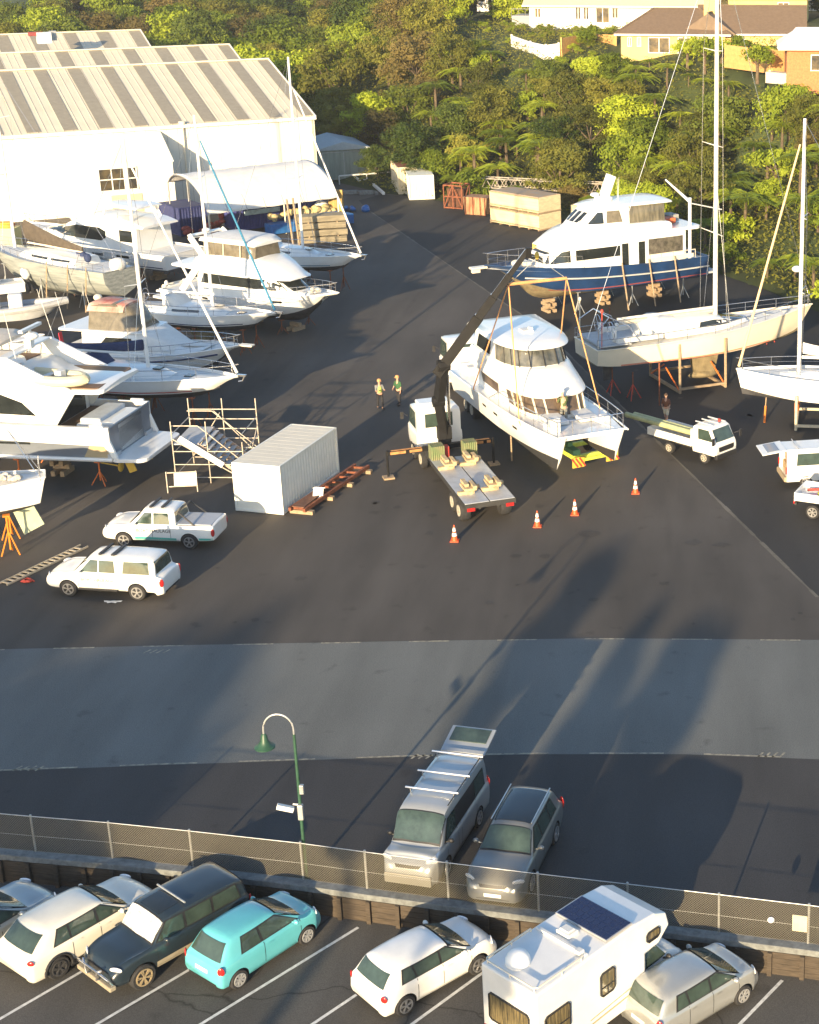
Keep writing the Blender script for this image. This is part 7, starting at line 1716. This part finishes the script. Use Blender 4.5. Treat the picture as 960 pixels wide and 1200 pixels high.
# ---------------------------------------------------------------- houses on the hill
def gnd(x, y): return hill(x, y)
def house(label, p, hd, Lx, Ly, wall, roofm, zw=2.7, rise=1.6, hip=2.0, ov=.55, wins=(), chim=None, gable_ends=False, solar=None, name='house', storey2=False, doors=()):
    t = thing(name, label, 'house', p, hd)
    m = MB(); m.bx(0, Lx, 0, Ly, -1.5, zw); wo = m.build('walls', wall, t)
    h0 = 0 if gable_ends else hip; a, b_ = -ov, Lx+ov; c, d = -ov, Ly+ov; yr = Ly/2; zr = zw+rise
    m = MB(); m.add([(a, c, zw), (b_, c, zw), (b_, d, zw), (a, d, zw), (a+h0, yr, zr), (b_-h0, yr, zr), (a, c, zw-.18), (b_, c, zw-.18), (b_, d, zw-.18), (a, d, zw-.18)],
          [(0, 1, 5, 4), (2, 3, 4, 5), (1, 2, 5), (3, 0, 4), (0, 6, 7, 1), (1, 7, 8, 2), (2, 8, 9, 3), (3, 9, 6, 0), (6, 9, 8, 7)]); ro = m.build('roof', roofm, t)
    m = MB(); m.beam((a+h0, yr, zr+.04), (b_-h0, yr, zr+.04), .3, .1)
    if not gable_ends:
        for p_, q_ in (((a, c, zw+.04), (a+h0, yr, zr+.04)), ((b_, c, zw+.04), (b_-h0, yr, zr+.04))): m.beam(p_, q_, .25, .1)
    m.build('ridge_tile', roofm, ro)
    m = MB(); m.beam((a, c-.03, zw-.08), (b_, c-.03, zw-.08), .1, .2); m.build('gutter', DECKW, t)
    if gable_ends:
        for x in (.0, Lx): m = MB(); m.prism([(0, zw-.02), (Ly, zw-.02), (Ly/2, zr-.12)], 'x', x-.05, x+.05); m.build('gable_wall', wall, t)
    for (side, x0, x1, z0, z1) in wins:
        if side == 'F': P = lambda x, z, o: (x, -o, z)
        elif side == 'L': P = lambda x, z, o: (-o, x, z)
        else: P = lambda x, z, o: (Lx+o, x, z)
        m = MB(); m.add([P(x0, z0, .02), P(x1, z0, .02), P(x1, z1, .02), P(x0, z1, .02)], [(0, 1, 2, 3)]); w_ = m.build('window', HG, t)
        m = MB()
        for xx in (x0, (x0+x1)/2, x1): m.beam(P(xx, z0, .05), P(xx, z1, .05), .09, .09)
        for zz in (z0, z1): m.beam(P(x0-.05, zz, .055), P(x1+.05, zz, .055), .09, .09)
        m.build('window_frame', DECKW, w_)
    if chim: m = MB(); x, y = chim; m.bx(x-.7, x+.7, y-.5, y+.5, zw, zr+1.0); m.bx(x-.78, x+.78, y-.58, y+.58, zr+1.0, zr+1.12); m.tube((x, y, zr+1.1), (x, y, zr+1.8), .12, n=6); m.build('chimney', wall, ro)
    if solar:
        x0, y0, nx_, ny_ = solar
        sl_ = math.atan2(rise, yr+ov); so_ = MB()
        for i in range(nx_):
            for j in range(ny_):
                s0 = y0+j*1.0; s1 = s0+.94; x_ = x0+i*1.7; q = []
                for xx, ss in ((x_, s0), (x_+1.62, s0), (x_+1.62, s1), (x_, s1)): q.append(Vector((xx, c+ss*math.cos(sl_), zw+ss*math.sin(sl_)+.10)))
                so_.add(q+[v_-Vector((0, 0, .05)) for v_ in q], [(0, 1, 2, 3), (0, 4, 5, 1), (1, 5, 6, 2), (2, 6, 7, 3), (3, 7, 4, 0)])
        so_.build('solar_panel', MATS['solar_blue'], ro)
    return t
HG = mat('house_glass', (.03, .035, .04), .1, col2=(.20, .15, .08), scale=.8)
YEL = mat('yellow_render', (.66, .50, .18), .8, var=.06, scale=.6); TILE = mat('brown_tiles', (.15, .105, .07), .75, var=.12, scale=3, bump=.4); CREAMT = mat('cream_roof', (.60, .48, .32), .7, var=.05)
BRK = mat('orange_brick', (.42, .17, .07), .85, var=.2, scale=5); WHS = mat('white_weatherboard', (.78, .76, .72), .7, var=.03)
hz = 13.0
p = at(728, 56, hz)-Vector((0, 0, 1.0)); house('single-storey yellow house with a brown tiled hip roof and white framed windows', tuple(p), R(-6), 12.0, 9, YEL, TILE, 2.6, 2.6, 4.0, .7,
      [('F', 3.2, 5.6, .5, 2.2), ('F', 6.6, 8.4, .2, 2.2), ('F', 8.9, 10.6, .3, 2.2), ('F', .8, 1.2, 1.2, 2.2), ('F', 1.9, 2.3, 1.2, 2.2)])
p = at(822, 56, hz)-Vector((0, 0, 1.0)); yh = house('right wing of the yellow house with the orange chimney and brown roof', tuple(p), R(-3), 11.5, 9, YEL, TILE, 2.6, 2.9, 1.0, .6,
      [('F', .8, 2.6, .2, 2.2), ('F', 3.6, 5.0, .2, 2.2)], (0.9, 2.6), True)
p = at(858, 56, hz)+Vector((0, -.8, -1.0)); house('orange gabled wing at the right end of the yellow house', tuple(p), R(80), 4.5, 5.6, mat('orange_render', (.60, .36, .12), .8), TILE, 2.6, 2.3, 1, .5, [('L', 1.2, 2.0, .8, 2.0), ('L', 3.2, 4.0, .8, 2.0), ('L', 2.2, 3.4, 3.0, 3.8)], None, True)
p = at(616, 40, 12.6); house('white two-level house with a broad cream roof and solar panels above the bushes', tuple(p+Vector((0, 6, -.8))), R(-9), 24, 13, WHS, CREAMT, 4.2, 4.0, 2, .8,
      [('F', .8, 1.6, 2.6, 3.8), ('F', 6.4, 7.1, 2.4, 4.0), ('F', 7.5, 8.2, 2.4, 4.0), ('F', 9.2, 11.0, 2.0, 3.9), ('F', 11.4, 12.2, 2.6, 3.9), ('F', 14.5, 15.6, .6, 2.0)], None, True, (15.5, 4.2, 4, 2))
p = at(922, 86, 12.6)-Vector((0, 0, .5)); house('orange brick house with a white band and pale roof edge at the right frame edge', tuple(p), R(-2), 12, 8, BRK, WHS, 3.0, 1.6, 2, .9, [('F', 2.4, 5.0, .8, 2.3)], None, False)
p = at(905, 22, 14); house('brown roofed house with rows of solar panels behind the yellow house', tuple(p+Vector((-9, 4, 0))), R(-6), 14, 9, YEL, TILE, 2.6, 2.4, 3, .6, [('F', 10, 11.5, .8, 2.0)], None, False, (1.5, 1.0, 5, 3))
p = at(905, 10, 15); house('white roofed house high at the right frame edge', tuple(p+Vector((-1, 20, 0))), R(8), 16, 10, WHS, mat('white_roof', (.70, .70, .68), .6), 2.8, 2.2, 3)
p = at(850, 4, 15); house('small distant house with a dark red roof near the top edge', tuple(p+Vector((-4, 24, 0))), R(-4), 9, 8, WHS, mat('dark_red_roof', (.12, .02, .02), .7), 2.6, 2.0, 2)
p = at(784, 4, 15); house('distant white house behind the tall mast', tuple(p+Vector((-6, 22, 0))), R(4), 10, 8, WHS, mat('grey_roof', (.18, .18, .19), .7), 2.8, 2.0, 2, wins=[('F', 6, 8, .8, 2)])
p = at(468, 4, 14.5); house('distant cream house peeping through the trees above the yard', tuple(p+Vector((-4, 24, 0))), R(4), 9, 8, WHS, CREAMT, 2.8, 1.6, 2)
p = at(580, 6, 14.5); house('dark roofed house left of the white two-level house', tuple(p+Vector((-4, 10, 0))), R(-4), 9, 8, WHS, mat('slate_roof', (.05, .05, .06), .6), 2.4, 1.8, 2)
p = at(600, 32, 12.6); t = thing('deck_terrace', 'grey raised deck with a rail at the left corner of the white two-level house', 'deck', tuple(p), R(-9)); m = MB(); m.bx(0, 7, 0, 5, 1.3, 1.6); m.bx(0, 7, .1, .2, -1, 1.3); m.build('deck', mat('deck_grey_board', (.30, .31, .33), .8), t)
m = MB(); m.path([(0, 0, 2.5), (7, 0, 2.5)], .04); 
for i in range(8): m.tube((i, 0, 1.6), (i, 0, 2.5), .03, n=4)
m.build('rail', GALV, t)
def wall_run(name, label, cat, P, h, m_, posts=0, th=.15):
    t = thing(name, label, cat, tuple(P[0]))
    m = MB()
    for a, b_ in zip(P, P[1:]): m.beam(Vector(a)-P[0]+Vector((0, 0, h/2-.4)), Vector(b_)-P[0]+Vector((0, 0, h/2-.4)), th, h+.8)
    m.build('panel', m_, t)
    m = MB()
    for a in P: m.beam(Vector(a)-P[0]+Vector((0, 0, -.8)), Vector(a)-P[0]+Vector((0, 0, h+.12)), .2, .2)
    m.build('post', m_, t)
FENC = mat('fence_orange', (.50, .28, .10), .85, var=.15)
wall_run('garden_fence', 'white garden wall below the white two-level house', 'fence', [at(600, 50, 12.3), at(622, 58, 12.1), at(640, 62, 12), at(655, 60, 12.2)], .9, WHS)
wall_run('garden_fence', 'orange-brown garden fence right of the white garden wall', 'fence', [at(658, 58, 12.4), at(690, 52, 12.5), at(722, 54, 12.6)], 1.3, FENC)
wall_run('garden_fence', 'orange fence between the yellow house and the brick house', 'fence', [at(850, 70, 12.7), at(880, 74, 12.6), at(905, 77, 12.6), at(924, 76, 12.6)], 1.6, FENC)
wall_run('garden_step', 'pale concrete steps below the brick house', 'steps', [at(902, 87, 12.2), at(935, 90, 12.2)], .3, mat('pale_step', (.55, .5, .42), .8), th=1.2)
lw = MB(); L0 = [tuple(at(x, y, 12.62)[:2]) for x, y in ((862, 82), (1000, 86), (1000, 97), (866, 92))]
x0, x1 = min(p[0] for p in L0), max(p[0] for p in L0); y0, y1 = min(p[1] for p in L0), max(p[1] for p in L0)
g_ = [(x0+(x1-x0)*i/12, y0+(y1-y0)*j/12) for j in range(13) for i in range(13)]
lw.add([(x, y, hill(x, y)+.10) for x, y in g_], [(j*13+i, j*13+i+1, j*13+i+14, j*13+i+13) for j in range(12) for i in range(12)])
tag(lw.build('lawn', mat('lawn_green', (.07, .10, .03), .9, var=.2, scale=2), None, True), kind='structure')
# ---------------------------------------------------------------- trees
tr = random.Random(11)
def leaf_mat(name, c, c2, var=.35):
    m = bpy.data.materials.new(name); m.use_nodes = True; nt = m.node_tree; N = nt.nodes; L = nt.links; b = N['Principled BSDF']
    b.inputs['Roughness'].default_value = .6; b.inputs['Specular IOR Level'].default_value = .25
    oi = N.new('ShaderNodeObjectInfo'); tc = N.new('ShaderNodeTexCoord'); nz = N.new('ShaderNodeTexNoise'); nz.inputs['Scale'].default_value = .9; nz.inputs['Detail'].default_value = 5
    L.new(tc.outputs['Object'], nz.inputs['Vector'])
    mx = N.new('ShaderNodeMix'); mx.data_type = 'RGBA'; mx.inputs['A'].default_value = (*c, 1); mx.inputs['B'].default_value = (*c2, 1)
    ad = N.new('ShaderNodeMath'); ad.operation = 'MULTIPLY_ADD'; ad.inputs[1].default_value = 1.9; ad.inputs[2].default_value = -.75; L.new(nz.outputs['Fac'], ad.inputs[0])
    a2 = N.new('ShaderNodeMath'); a2.operation = 'ADD'; a2.use_clamp = True; L.new(ad.outputs[0], a2.inputs[0])
    m3 = N.new('ShaderNodeMath'); m3.operation = 'MULTIPLY_ADD'; m3.inputs[1].default_value = .9; m3.inputs[2].default_value = -.25; L.new(oi.outputs['Random'], m3.inputs[0]); L.new(m3.outputs[0], a2.inputs[1])
    L.new(a2.outputs[0], mx.inputs['Factor'])
    hs = N.new('ShaderNodeHueSaturation'); mr = N.new('ShaderNodeMapRange'); mr.inputs['To Min'].default_value = 1-var; mr.inputs['To Max'].default_value = 1+var; L.new(oi.outputs['Random'], mr.inputs['Value'])
    L.new(mr.outputs[0], hs.inputs['Value']); L.new(mx.outputs['Result'], hs.inputs['Color']); L.new(hs.outputs[0], b.inputs['Base Color'])
    tl = N.new('ShaderNodeBsdfTranslucent'); L.new(hs.outputs[0], tl.inputs['Color']); ms = N.new('ShaderNodeMixShader'); ms.inputs[0].default_value = .35
    L.new(b.outputs[0], ms.inputs[1]); L.new(tl.outputs[0], ms.inputs[2]); L.new(ms.outputs[0], N['Material Output'].inputs['Surface'])
    return m
LM = dict(bright=leaf_mat('leaf_bright', (.15, .21, .016), (.31, .36, .026)), olive=leaf_mat('leaf_olive', (.12, .135, .020), (.22, .205, .030)),
          dark=leaf_mat('leaf_dark', (.045, .08, .012), (.12, .145, .018)), fern=leaf_mat('leaf_fern', (.20, .28, .018), (.34, .38, .026)), brown=leaf_mat('leaf_brown', (.09, .08, .022), (.16, .12, .035)))
BARK = mat('bark', (.11, .08, .05), .9, var=.3, scale=4, bump=.4)
def leaf_quad(vs, fs, p, n, L_, w):
    up = Vector((tr.uniform(-1, 1), tr.uniform(-1, 1), tr.uniform(-1, 1))); a = n.cross(up)
    if a.length < 1e-3: a = Vector((1, 0, 0))
    a.normalize(); b = n.cross(a).normalized(); o = len(vs)
    vs += [p-a*L_*.5, p-b*w*.5+n*w*.12, p+a*L_*.5, p+b*w*.5+n*w*.12]; fs.append((o, o+1, o+2, o+3))
def crown_mesh(name, m, Rx, Rz, zc, nb, nl, leaf=.32, blob=.42, low=-.35, core=.45, spiky=0.):
    """many small leaf faces gathered in loose, uneven sprays with gaps between them"""
    vs, fs = [], []; blobs = []
    for i in range(nb):
        a = tr.uniform(0, 6.283); h = tr.uniform(low, 1.); r_ = math.sqrt(max(0, 1-h*h*.8))*tr.uniform(.35, 1.0)
        c = Vector((Rx*r_*math.cos(a), Rx*r_*math.sin(a), zc+Rz*h*.85+tr.uniform(-.2, .2))); rr = Rx*blob*tr.uniform(.45, 1.15); blobs.append((c, rr, Vector((tr.uniform(.8, 1.5), tr.uniform(.8, 1.5), tr.uniform(.45, .8)))))
    tot = sum(b[1]**2 for b in blobs)
    for c, rr, sq in blobs:
        for k in range(int(nl*rr*rr/tot)):
            n = Vector((tr.gauss(0, 1), tr.gauss(0, 1), tr.gauss(.25, 1))).normalized(); w_ = 1+.35*noise.noise(n*2.3+c); f = tr.random()**.45*1.18*w_
            p = c+Vector((n.x*sq.x, n.y*sq.y, n.z*sq.z))*rr*f
            nn = (n*.8+Vector((tr.uniform(-.8, .8), tr.uniform(-1.1, .5), tr.uniform(-.3, .9)))).normalized(); leaf_quad(vs, fs, p, nn, leaf*tr.uniform(.6, 1.5), leaf*tr.uniform(.35, .7))
    mb = MB(); mb.add(vs, fs)
    if core:
        for c, rr, sq in blobs: mb.ell(c, (rr*core*sq.x, rr*core*sq.y, rr*core*sq.z), 6, 4)
    me = bpy.data.meshes.new(name); me.from_pydata([tuple(v) for v in mb.v], [], mb.f); me.materials.append(m); me.update(); return me
def trunk_mesh(h, r, limbs, Rx):
    mb = MB(); mb.path([(0, 0, -1), (.05, .03, h*.4), (.12, -.05, h)], r, 7, r1=r*.5)
    for i in range(limbs):
        a = 6.283*i/limbs+tr.random(); mb.path([(.06, 0, h*.5), (math.cos(a)*Rx*.3, math.sin(a)*Rx*.3, h*.8), (math.cos(a)*Rx*.6, math.sin(a)*Rx*.6, h*1.12)], r*.5, 5, r1=r*.15)
    me = bpy.data.meshes.new('trunk'); me.from_pydata([tuple(v) for v in mb.v], [], mb.f); me.materials.append(BARK); return me
def fern_mesh():
    mb = MB(); vs, fs = [], []
    for ring, (nf, e0, e1, l0, l1) in enumerate(((11, .35, .6, 2.3, 3.0), (8, .75, 1.1, 1.6, 2.3))):
        for i in range(nf):
            a = 6.283*i/nf+tr.uniform(-.2, .2)+ring*.3; L_ = tr.uniform(l0, l1); el = tr.uniform(e0, e1); d = Vector((math.cos(a), math.sin(a), 0)); s_ = Vector((-d.y, d.x, 0)); prev = None; n = 15
            for k in range(n+1):
                f = k/n; p = d*(L_*f*(1-.12*f)*math.cos(el*.5))+Vector((0, 0, L_*(el*.85*f-(.55*el+.28)*f*f))); w = .50*math.sin(min(1, f*.92+.10)*math.pi)**.6+.03
                if k and k < n:
                    for sg in (1, -1):
                        o = len(vs); g_ = L_/n*.5*.92
                        vs += [p-d*g_, p+d*g_, p+d*(g_+.12)+s_*sg*w+Vector((0, 0, -.16*w+tr.uniform(-.03, .03))), p+d*(.12-g_*.6)+s_*sg*w*.97+Vector((0, 0, -.18*w))]; fs.append((o, o+1, o+2, o+3))
                if prev is not None: mb.beam(prev, p, .04, .03)
                prev = p
    mb.add(vs, fs)
    me = bpy.data.meshes.new('fronds'); me.from_pydata([tuple(v) for v in mb.v], [], mb.f); me.materials.append(LM['fern']); return me
KINDS = {}
def mk(kind, name, lm, n, **k):
    KINDS[kind] = (name, [crown_mesh('crown', LM[lm], **k) for _ in range(n)], [trunk_mesh(k['zc']*1.1, .14+.02*k['Rx'], 4, k['Rx']) for _ in range(2)])
mk('bright', 'broadleaf_tree', 'bright', 4, Rx=2.7, Rz=2.3, zc=2.6, nb=30, nl=5200, leaf=.34, blob=.40, low=-.8)
mk('olive', 'manuka_tree', 'olive', 4, Rx=2.7, Rz=2.6, zc=2.9, nb=40, nl=6200, leaf=.24, blob=.32, low=-.8)
mk('dark', 'evergreen_tree', 'dark', 3, Rx=2.9, Rz=2.9, zc=3.2, nb=34, nl=5600, leaf=.30, blob=.38, low=-.8)
mk('brown', 'manuka_tree', 'brown', 2, Rx=2.7, Rz=2.3, zc=2.8, nb=36, nl=5600, leaf=.22, blob=.32, low=-.8)
mk('shrub', 'shrub', 'bright', 3, Rx=1.3, Rz=1.0, zc=1.0, nb=12, nl=1300, leaf=.24)
FERN = [fern_mesh() for _ in range(5)]
fm = MB(); fm.path([(0, 0, -1), (.05, 0, 1.1), (0, .03, 2.25)], .16, 7, r1=.11); ftr = bpy.data.meshes.new('fern_trunk'); ftr.from_pydata([tuple(v) for v in fm.v], [], fm.f); ftr.materials.append(BARK)
ntree = {}
def tree(kind, x, y, z, sc, label, group, zs=1.):
    if kind == 'fern':
        t = thing('tree_fern', label, 'tree fern', (x, y, z), tr.uniform(0, 6.28), group); cm, tm = tr.choice(FERN), ftr; t.scale = (sc,)*3
        o = bpy.data.objects.new('trunk', tm); COL.objects.link(o); o.parent = t; o.scale = (1, 1, zs)
        o = bpy.data.objects.new('fronds', cm); COL.objects.link(o); o.parent = t; o.location = (0, 0, 2.2*zs); return t
    nm, cs, ts = KINDS[kind]; t = thing(nm, label, 'shrub' if kind == 'shrub' else 'tree', (x, y, z), tr.uniform(0, 6.28), group); t.scale = (sc, sc, sc*zs)
    o = bpy.data.objects.new('trunk', tr.choice(ts)); COL.objects.link(o); o.parent = t
    o = bpy.data.objects.new('crown', tr.choice(cs)); COL.objects.link(o); o.parent = t
    return t
def pix(x, y, z):
    d = Vector((x, y, z-H_)); fz = d.y*math.cos(TH_)-d.z*math.sin(TH_); uz = d.y*math.sin(TH_)+d.z*math.cos(TH_); return CX_+F_*d.x/fz, CY_-F_*uz/fz
# keep-outs: houses (pixel boxes at their bases) and lawns, as world discs
OUT = []
for o_ in list(bpy.data.objects):
    if o_.get('category') in ('house', 'shed') and o_.location.y > 120:
        for ch in o_.children:
            if ch.name.startswith('walls') or ch.name.startswith('front_wall'):
                M_ = Matrix.Translation(o_.location) @ Matrix.Rotation(o_.rotation_euler[2], 4, 'Z'); bbx = [Vector(c) for c in ch.bound_box]
                OUT.append((M_.inverted(), min(v.x for v in bbx)-2.2, max(v.x for v in bbx)+2.2, min(v.y for v in bbx)-2.6, max(v.y for v in bbx)+(74 if ch.name.startswith('front_wall') else 2.5)))
def blocked(x, y):
    p = Vector((x, y, 0))
    for Mi_, a, b, c, d in OUT:
        q = Mi_ @ p
        if a < q.x < b and c < q.y < d: return True
    px, py = pix(x, y, hill(x, y)+1)
    if 850 < px < 975 and 76 < py < 95: return True   # lawn by the brick house
    return False
ZL = dict(bright='bright yellow-green broadleaf tree', olive='olive green fine-leaved tree', dark='dark green dense tree', brown='brownish fine-leaved tree', fern='tree fern', shrub='low bright green shrub')
def zone(px, py):
    if px < 330: return 'behind the shed roofs'
    if px < 500: return 'in the shade between the shed and the far containers' if py > 75 else 'on the hill right of the shed roofs'
    if px < 640: return 'on the bank above the rusty cage and pale crates' if py > 60 else 'left of the white two-level house'
    if px < 830: return 'on the bank behind the blue hulled yacht' if py > 110 else 'just below the yellow house'
    return 'on the bank right of the tall mast' if py > 100 else 'near the orange brick house'
cnt = 0; placed = []
def try_place(x, y, rmin):
    for (a, b) in placed:
        if (a-x)**2+(b-y)**2 < rmin*rmin: return False
    placed.append((x, y)); return True
cand = []
for yy in range(96, 350, 1):
    for _ in range(16): cand.append((tr.uniform(-120, 40), yy+tr.random()))
tr.shuffle(cand); cand.sort(key=lambda c: 0 if c[1] < 200 else 1)
for x, y in cand:
    d = toe_d(x, y)
    if d < 1.6 or blocked(x, y): continue
    z = hill(x, y); px, py = pix(x, y, z+4)
    if px < -45 or px > 1010 or py < -75: continue
    dist = math.hypot(x, y); far = dist > 195
    right = px > 500
    if not try_place(x, y, (6.3 if far else 1.85 if (right and d < 44) else 3.2)): continue
    u_ = tr.random(); n_ = noise.noise(Vector((x*.07, y*.07, 9)))
    if far: kind = 'bright' if u_ < .4 else 'olive' if u_ < .62 else 'dark' if u_ < .85 else 'brown'
    elif right: kind = 'fern' if u_ < (.78 if n_ > -.12 else .35) else 'bright' if u_ < .78 else 'olive' if u_ < .93 else 'brown' if u_ < .965 else 'dark'
    else: kind = 'dark' if u_ < .4 else 'olive' if u_ < .65 else 'brown' if u_ < .8 else 'bright'
    sc = tr.uniform(.75, 1.2)*(1.45 if far else 1.)*(1 if kind != 'fern' else 1.12); zs = tr.uniform(.85, 1.15)*(tr.uniform(.8, 1.7) if kind == 'fern' else 1)
    if d < 4: sc *= .7
    if px > 545 and y < 232:        # low growth in front of the houses keeps their windows in view
        lim = 48 if px < 585 else 66 if px < 715 else 62 if px < 800 else 78 if px < 860 else 97
        hk = {'fern': 3.3, 'bright': 4.7, 'olive': 5.2, 'dark': 5.8, 'brown': 4.9}[kind]
        while sc > .3 and pix(x, y, z+hk*sc*zs)[1] < lim: sc *= .9
        if pix(x, y, z+hk*sc*zs)[1] < lim: placed.pop(); continue
    if kind == 'fern' and far: kind = 'bright'
    zn = zone(px, py); tree(kind, x, y, z-.1, sc, ZL[kind]+' '+zn, ZL[kind]+'s '+zn, zs); cnt += 1
for _pass in range(2):
    for x, y in cand:
        d = toe_d(x, y)
        if d < .8 or d > 52 or x < -32 or blocked(x, y) or y > 232: continue
        z = hill(x, y); px, py = pix(x, y, z+1)
        if px < 480 or px > 1000 or py < 20 or not try_place(x, y, 1.45): continue
        sc = tr.uniform(1.0, 1.7); lim = 48 if px < 585 else 60 if px < 715 else 58 if px < 800 else 74 if px < 860 else 92
        while sc > .5 and pix(x, y, z+2.3*sc)[1] < lim: sc *= .9
        zn = zone(px, py); tree('shrub', x, y, z-.15, sc, ZL['shrub']+' '+zn, ZL['shrub']+'s '+zn); cnt += 1
        if cnt > 900: break
print('TREES', cnt)
# undergrowth that fills the slope between the trunks
vs, fs = [], []
for i in range(90000):
    y = 100+tr.random()**1.3*120; x = tr.uniform(-50, 32); d = toe_d(x, y)
    if d < .3 or d > 60 or blocked(x, y): continue
    p = Vector((x, y, hill(x, y)+tr.uniform(.05, 1.1))); n = Vector((tr.uniform(-.6, .6), tr.uniform(-1, .3), 1)).normalized(); leaf_quad(vs, fs, p, n, tr.uniform(.2, .5), tr.uniform(.1, .22))
me = bpy.data.meshes.new('undergrowth'); me.from_pydata([tuple(v) for v in vs], [], fs); me.materials.append(LM['olive']); o = bpy.data.objects.new('undergrowth', me); COL.objects.link(o)
tag(o, 'leafy undergrowth covering the bank between the tree trunks', 'undergrowth', kind='stuff')
# garden shrubs by the houses
for px, py, lab in ((690, 52, 'round garden shrub at the left corner of the yellow house'), (846, 66, 'clipped shrub in front of the orange gabled wing'), (862, 64, 'clipped shrub left of the orange fence'), (888, 78, 'small dark round bush on the lawn near the pale steps'), (806, 66, 'hedge shrub below the chimney of the yellow house'), (826, 68, 'hedge shrub right of the tall mast by the yellow house')):
    p = at(px, py, 12.8); tree('shrub', p.x, p.y, 12.3, 1.25, lab, None)
# ---- trees behind the viewpoint that throw the long shadows over the yard
def caster(tx, ty, h, w, label, kind='column'):
    Ld = h/math.tan(SUN_EL_)
    x, y = tx-Ld*math.sin(SUN_AZ_), ty-Ld*math.cos(SUN_AZ_)
    t = thing('conifer' if kind == 'column' else 'evergreen_tree', label, 'tree', (x, y, ZP), 0, 'trees behind the viewpoint'); hh = h-ZP
    if kind == 'column': cm = crown_mesh('crown', LM['dark'], w*.6, hh*.13, hh*.86, 34, 5200, leaf=.45, blob=.62, low=-1., core=.9)
    elif kind == 'flat': cm = crown_mesh('crown', LM['dark'], w, hh*.06, hh*.93, 30, 5200, leaf=.6, blob=.4, low=-1)
    else: cm = crown_mesh('crown', LM['dark'], w, hh*.14, hh*.85, 34, 6200, leaf=.6, blob=.5, low=-.9, core=.9)
    o = bpy.data.objects.new('crown', cm); COL.objects.link(o); o.parent = t
    m = MB(); m.path([(0, 0, 0), (0, 0, hh*.9)], .35, 8, r1=.1); m.build('trunk', BARK, t)
SUN_EL_, SUN_AZ_ = R(11.), R(14.5)
caster(-3.0, 66.5, 15, 1.25, 'slender dark conifer behind the viewpoint, left of the rounded one')
caster(-.7, 61.0, 14, .8, 'thinnest dark conifer behind the viewpoint')
caster(1.8, 60.0, 14, 1.9, 'broad dark conifer behind the viewpoint, nearest the right')
for k, (q_, ty) in enumerate(((-33.5, 56.5), (-41, 58.5), (-49, 57), (-57, 59), (-66, 58))):
    x = q_*math.cos(SUN_AZ_)+ty*math.sin(SUN_AZ_)*0; 
    # world X at Y=ty for shadow-plane offset q
    X = (q_+ty*math.sin(SUN_AZ_))/math.cos(SUN_AZ_)
    caster(X, ty, 16, 4.6, 'broad evergreen behind the viewpoint shading the left of the road, '+('first', 'second', 'third', 'fourth', 'fifth')[k]+' from the right', 'round')
SUN_AZ = R(14.5)   # light travels towards +Y, turned this much to +X
SUN_EL = R(11.)
sd = Vector((math.sin(SUN_AZ)*math.cos(SUN_EL), math.cos(SUN_AZ)*math.cos(SUN_EL), -math.sin(SUN_EL)))
sl = bpy.data.lights.new('sun', 'SUN'); sl.energy = 3.9; sl.angle = R(.6); sl.color = (1., .77, .47)
so = bpy.data.objects.new('sun', sl); COL.objects.link(so); so.rotation_euler = sd.to_track_quat('-Z', 'Y').to_euler(); so.location = (0, -20, 60)
w = bpy.data.worlds.new('World'); S.world = w; w.use_nodes = True
nt = w.node_tree; bg = nt.nodes['Background']; sk = nt.nodes.new('ShaderNodeTexSky'); sk.sky_type = 'NISHITA'; sk.sun_disc = False
sk.sun_elevation = SUN_EL; sk.sun_rotation = math.pi+SUN_AZ; sk.air_density = 1.; sk.dust_density = 1.; sk.ozone_density = 2.2
nt.links.new(sk.outputs[0], bg.inputs['Color']); bg.inputs['Strength'].default_value = .105
S.view_settings.view_transform = 'Standard'; S.view_settings.look = 'None'; S.view_settings.gamma = 1; S.view_settings.exposure = 1.65
# ---- the evening air: one closed box of thin even haze round everything
mb = MB(); mb.bx(-2600, 2600, -1000, 3600, -3.2, 48)
hm = bpy.data.materials.new('haze'); hm.use_nodes = True; hn = hm.node_tree; hn.nodes.clear()
pv = hn.nodes.new('ShaderNodeVolumePrincipled'); pv.inputs['Color'].default_value = (.86, .91, 1, 1); pv.inputs['Density'].default_value = .00017
ho_ = hn.nodes.new('ShaderNodeOutputMaterial'); hn.links.new(pv.outputs[0], ho_.inputs['Volume'])
tag(mb.build('haze', hm), 'thin pale evening haze over the whole yard and hillside', 'haze', kind='stuff')
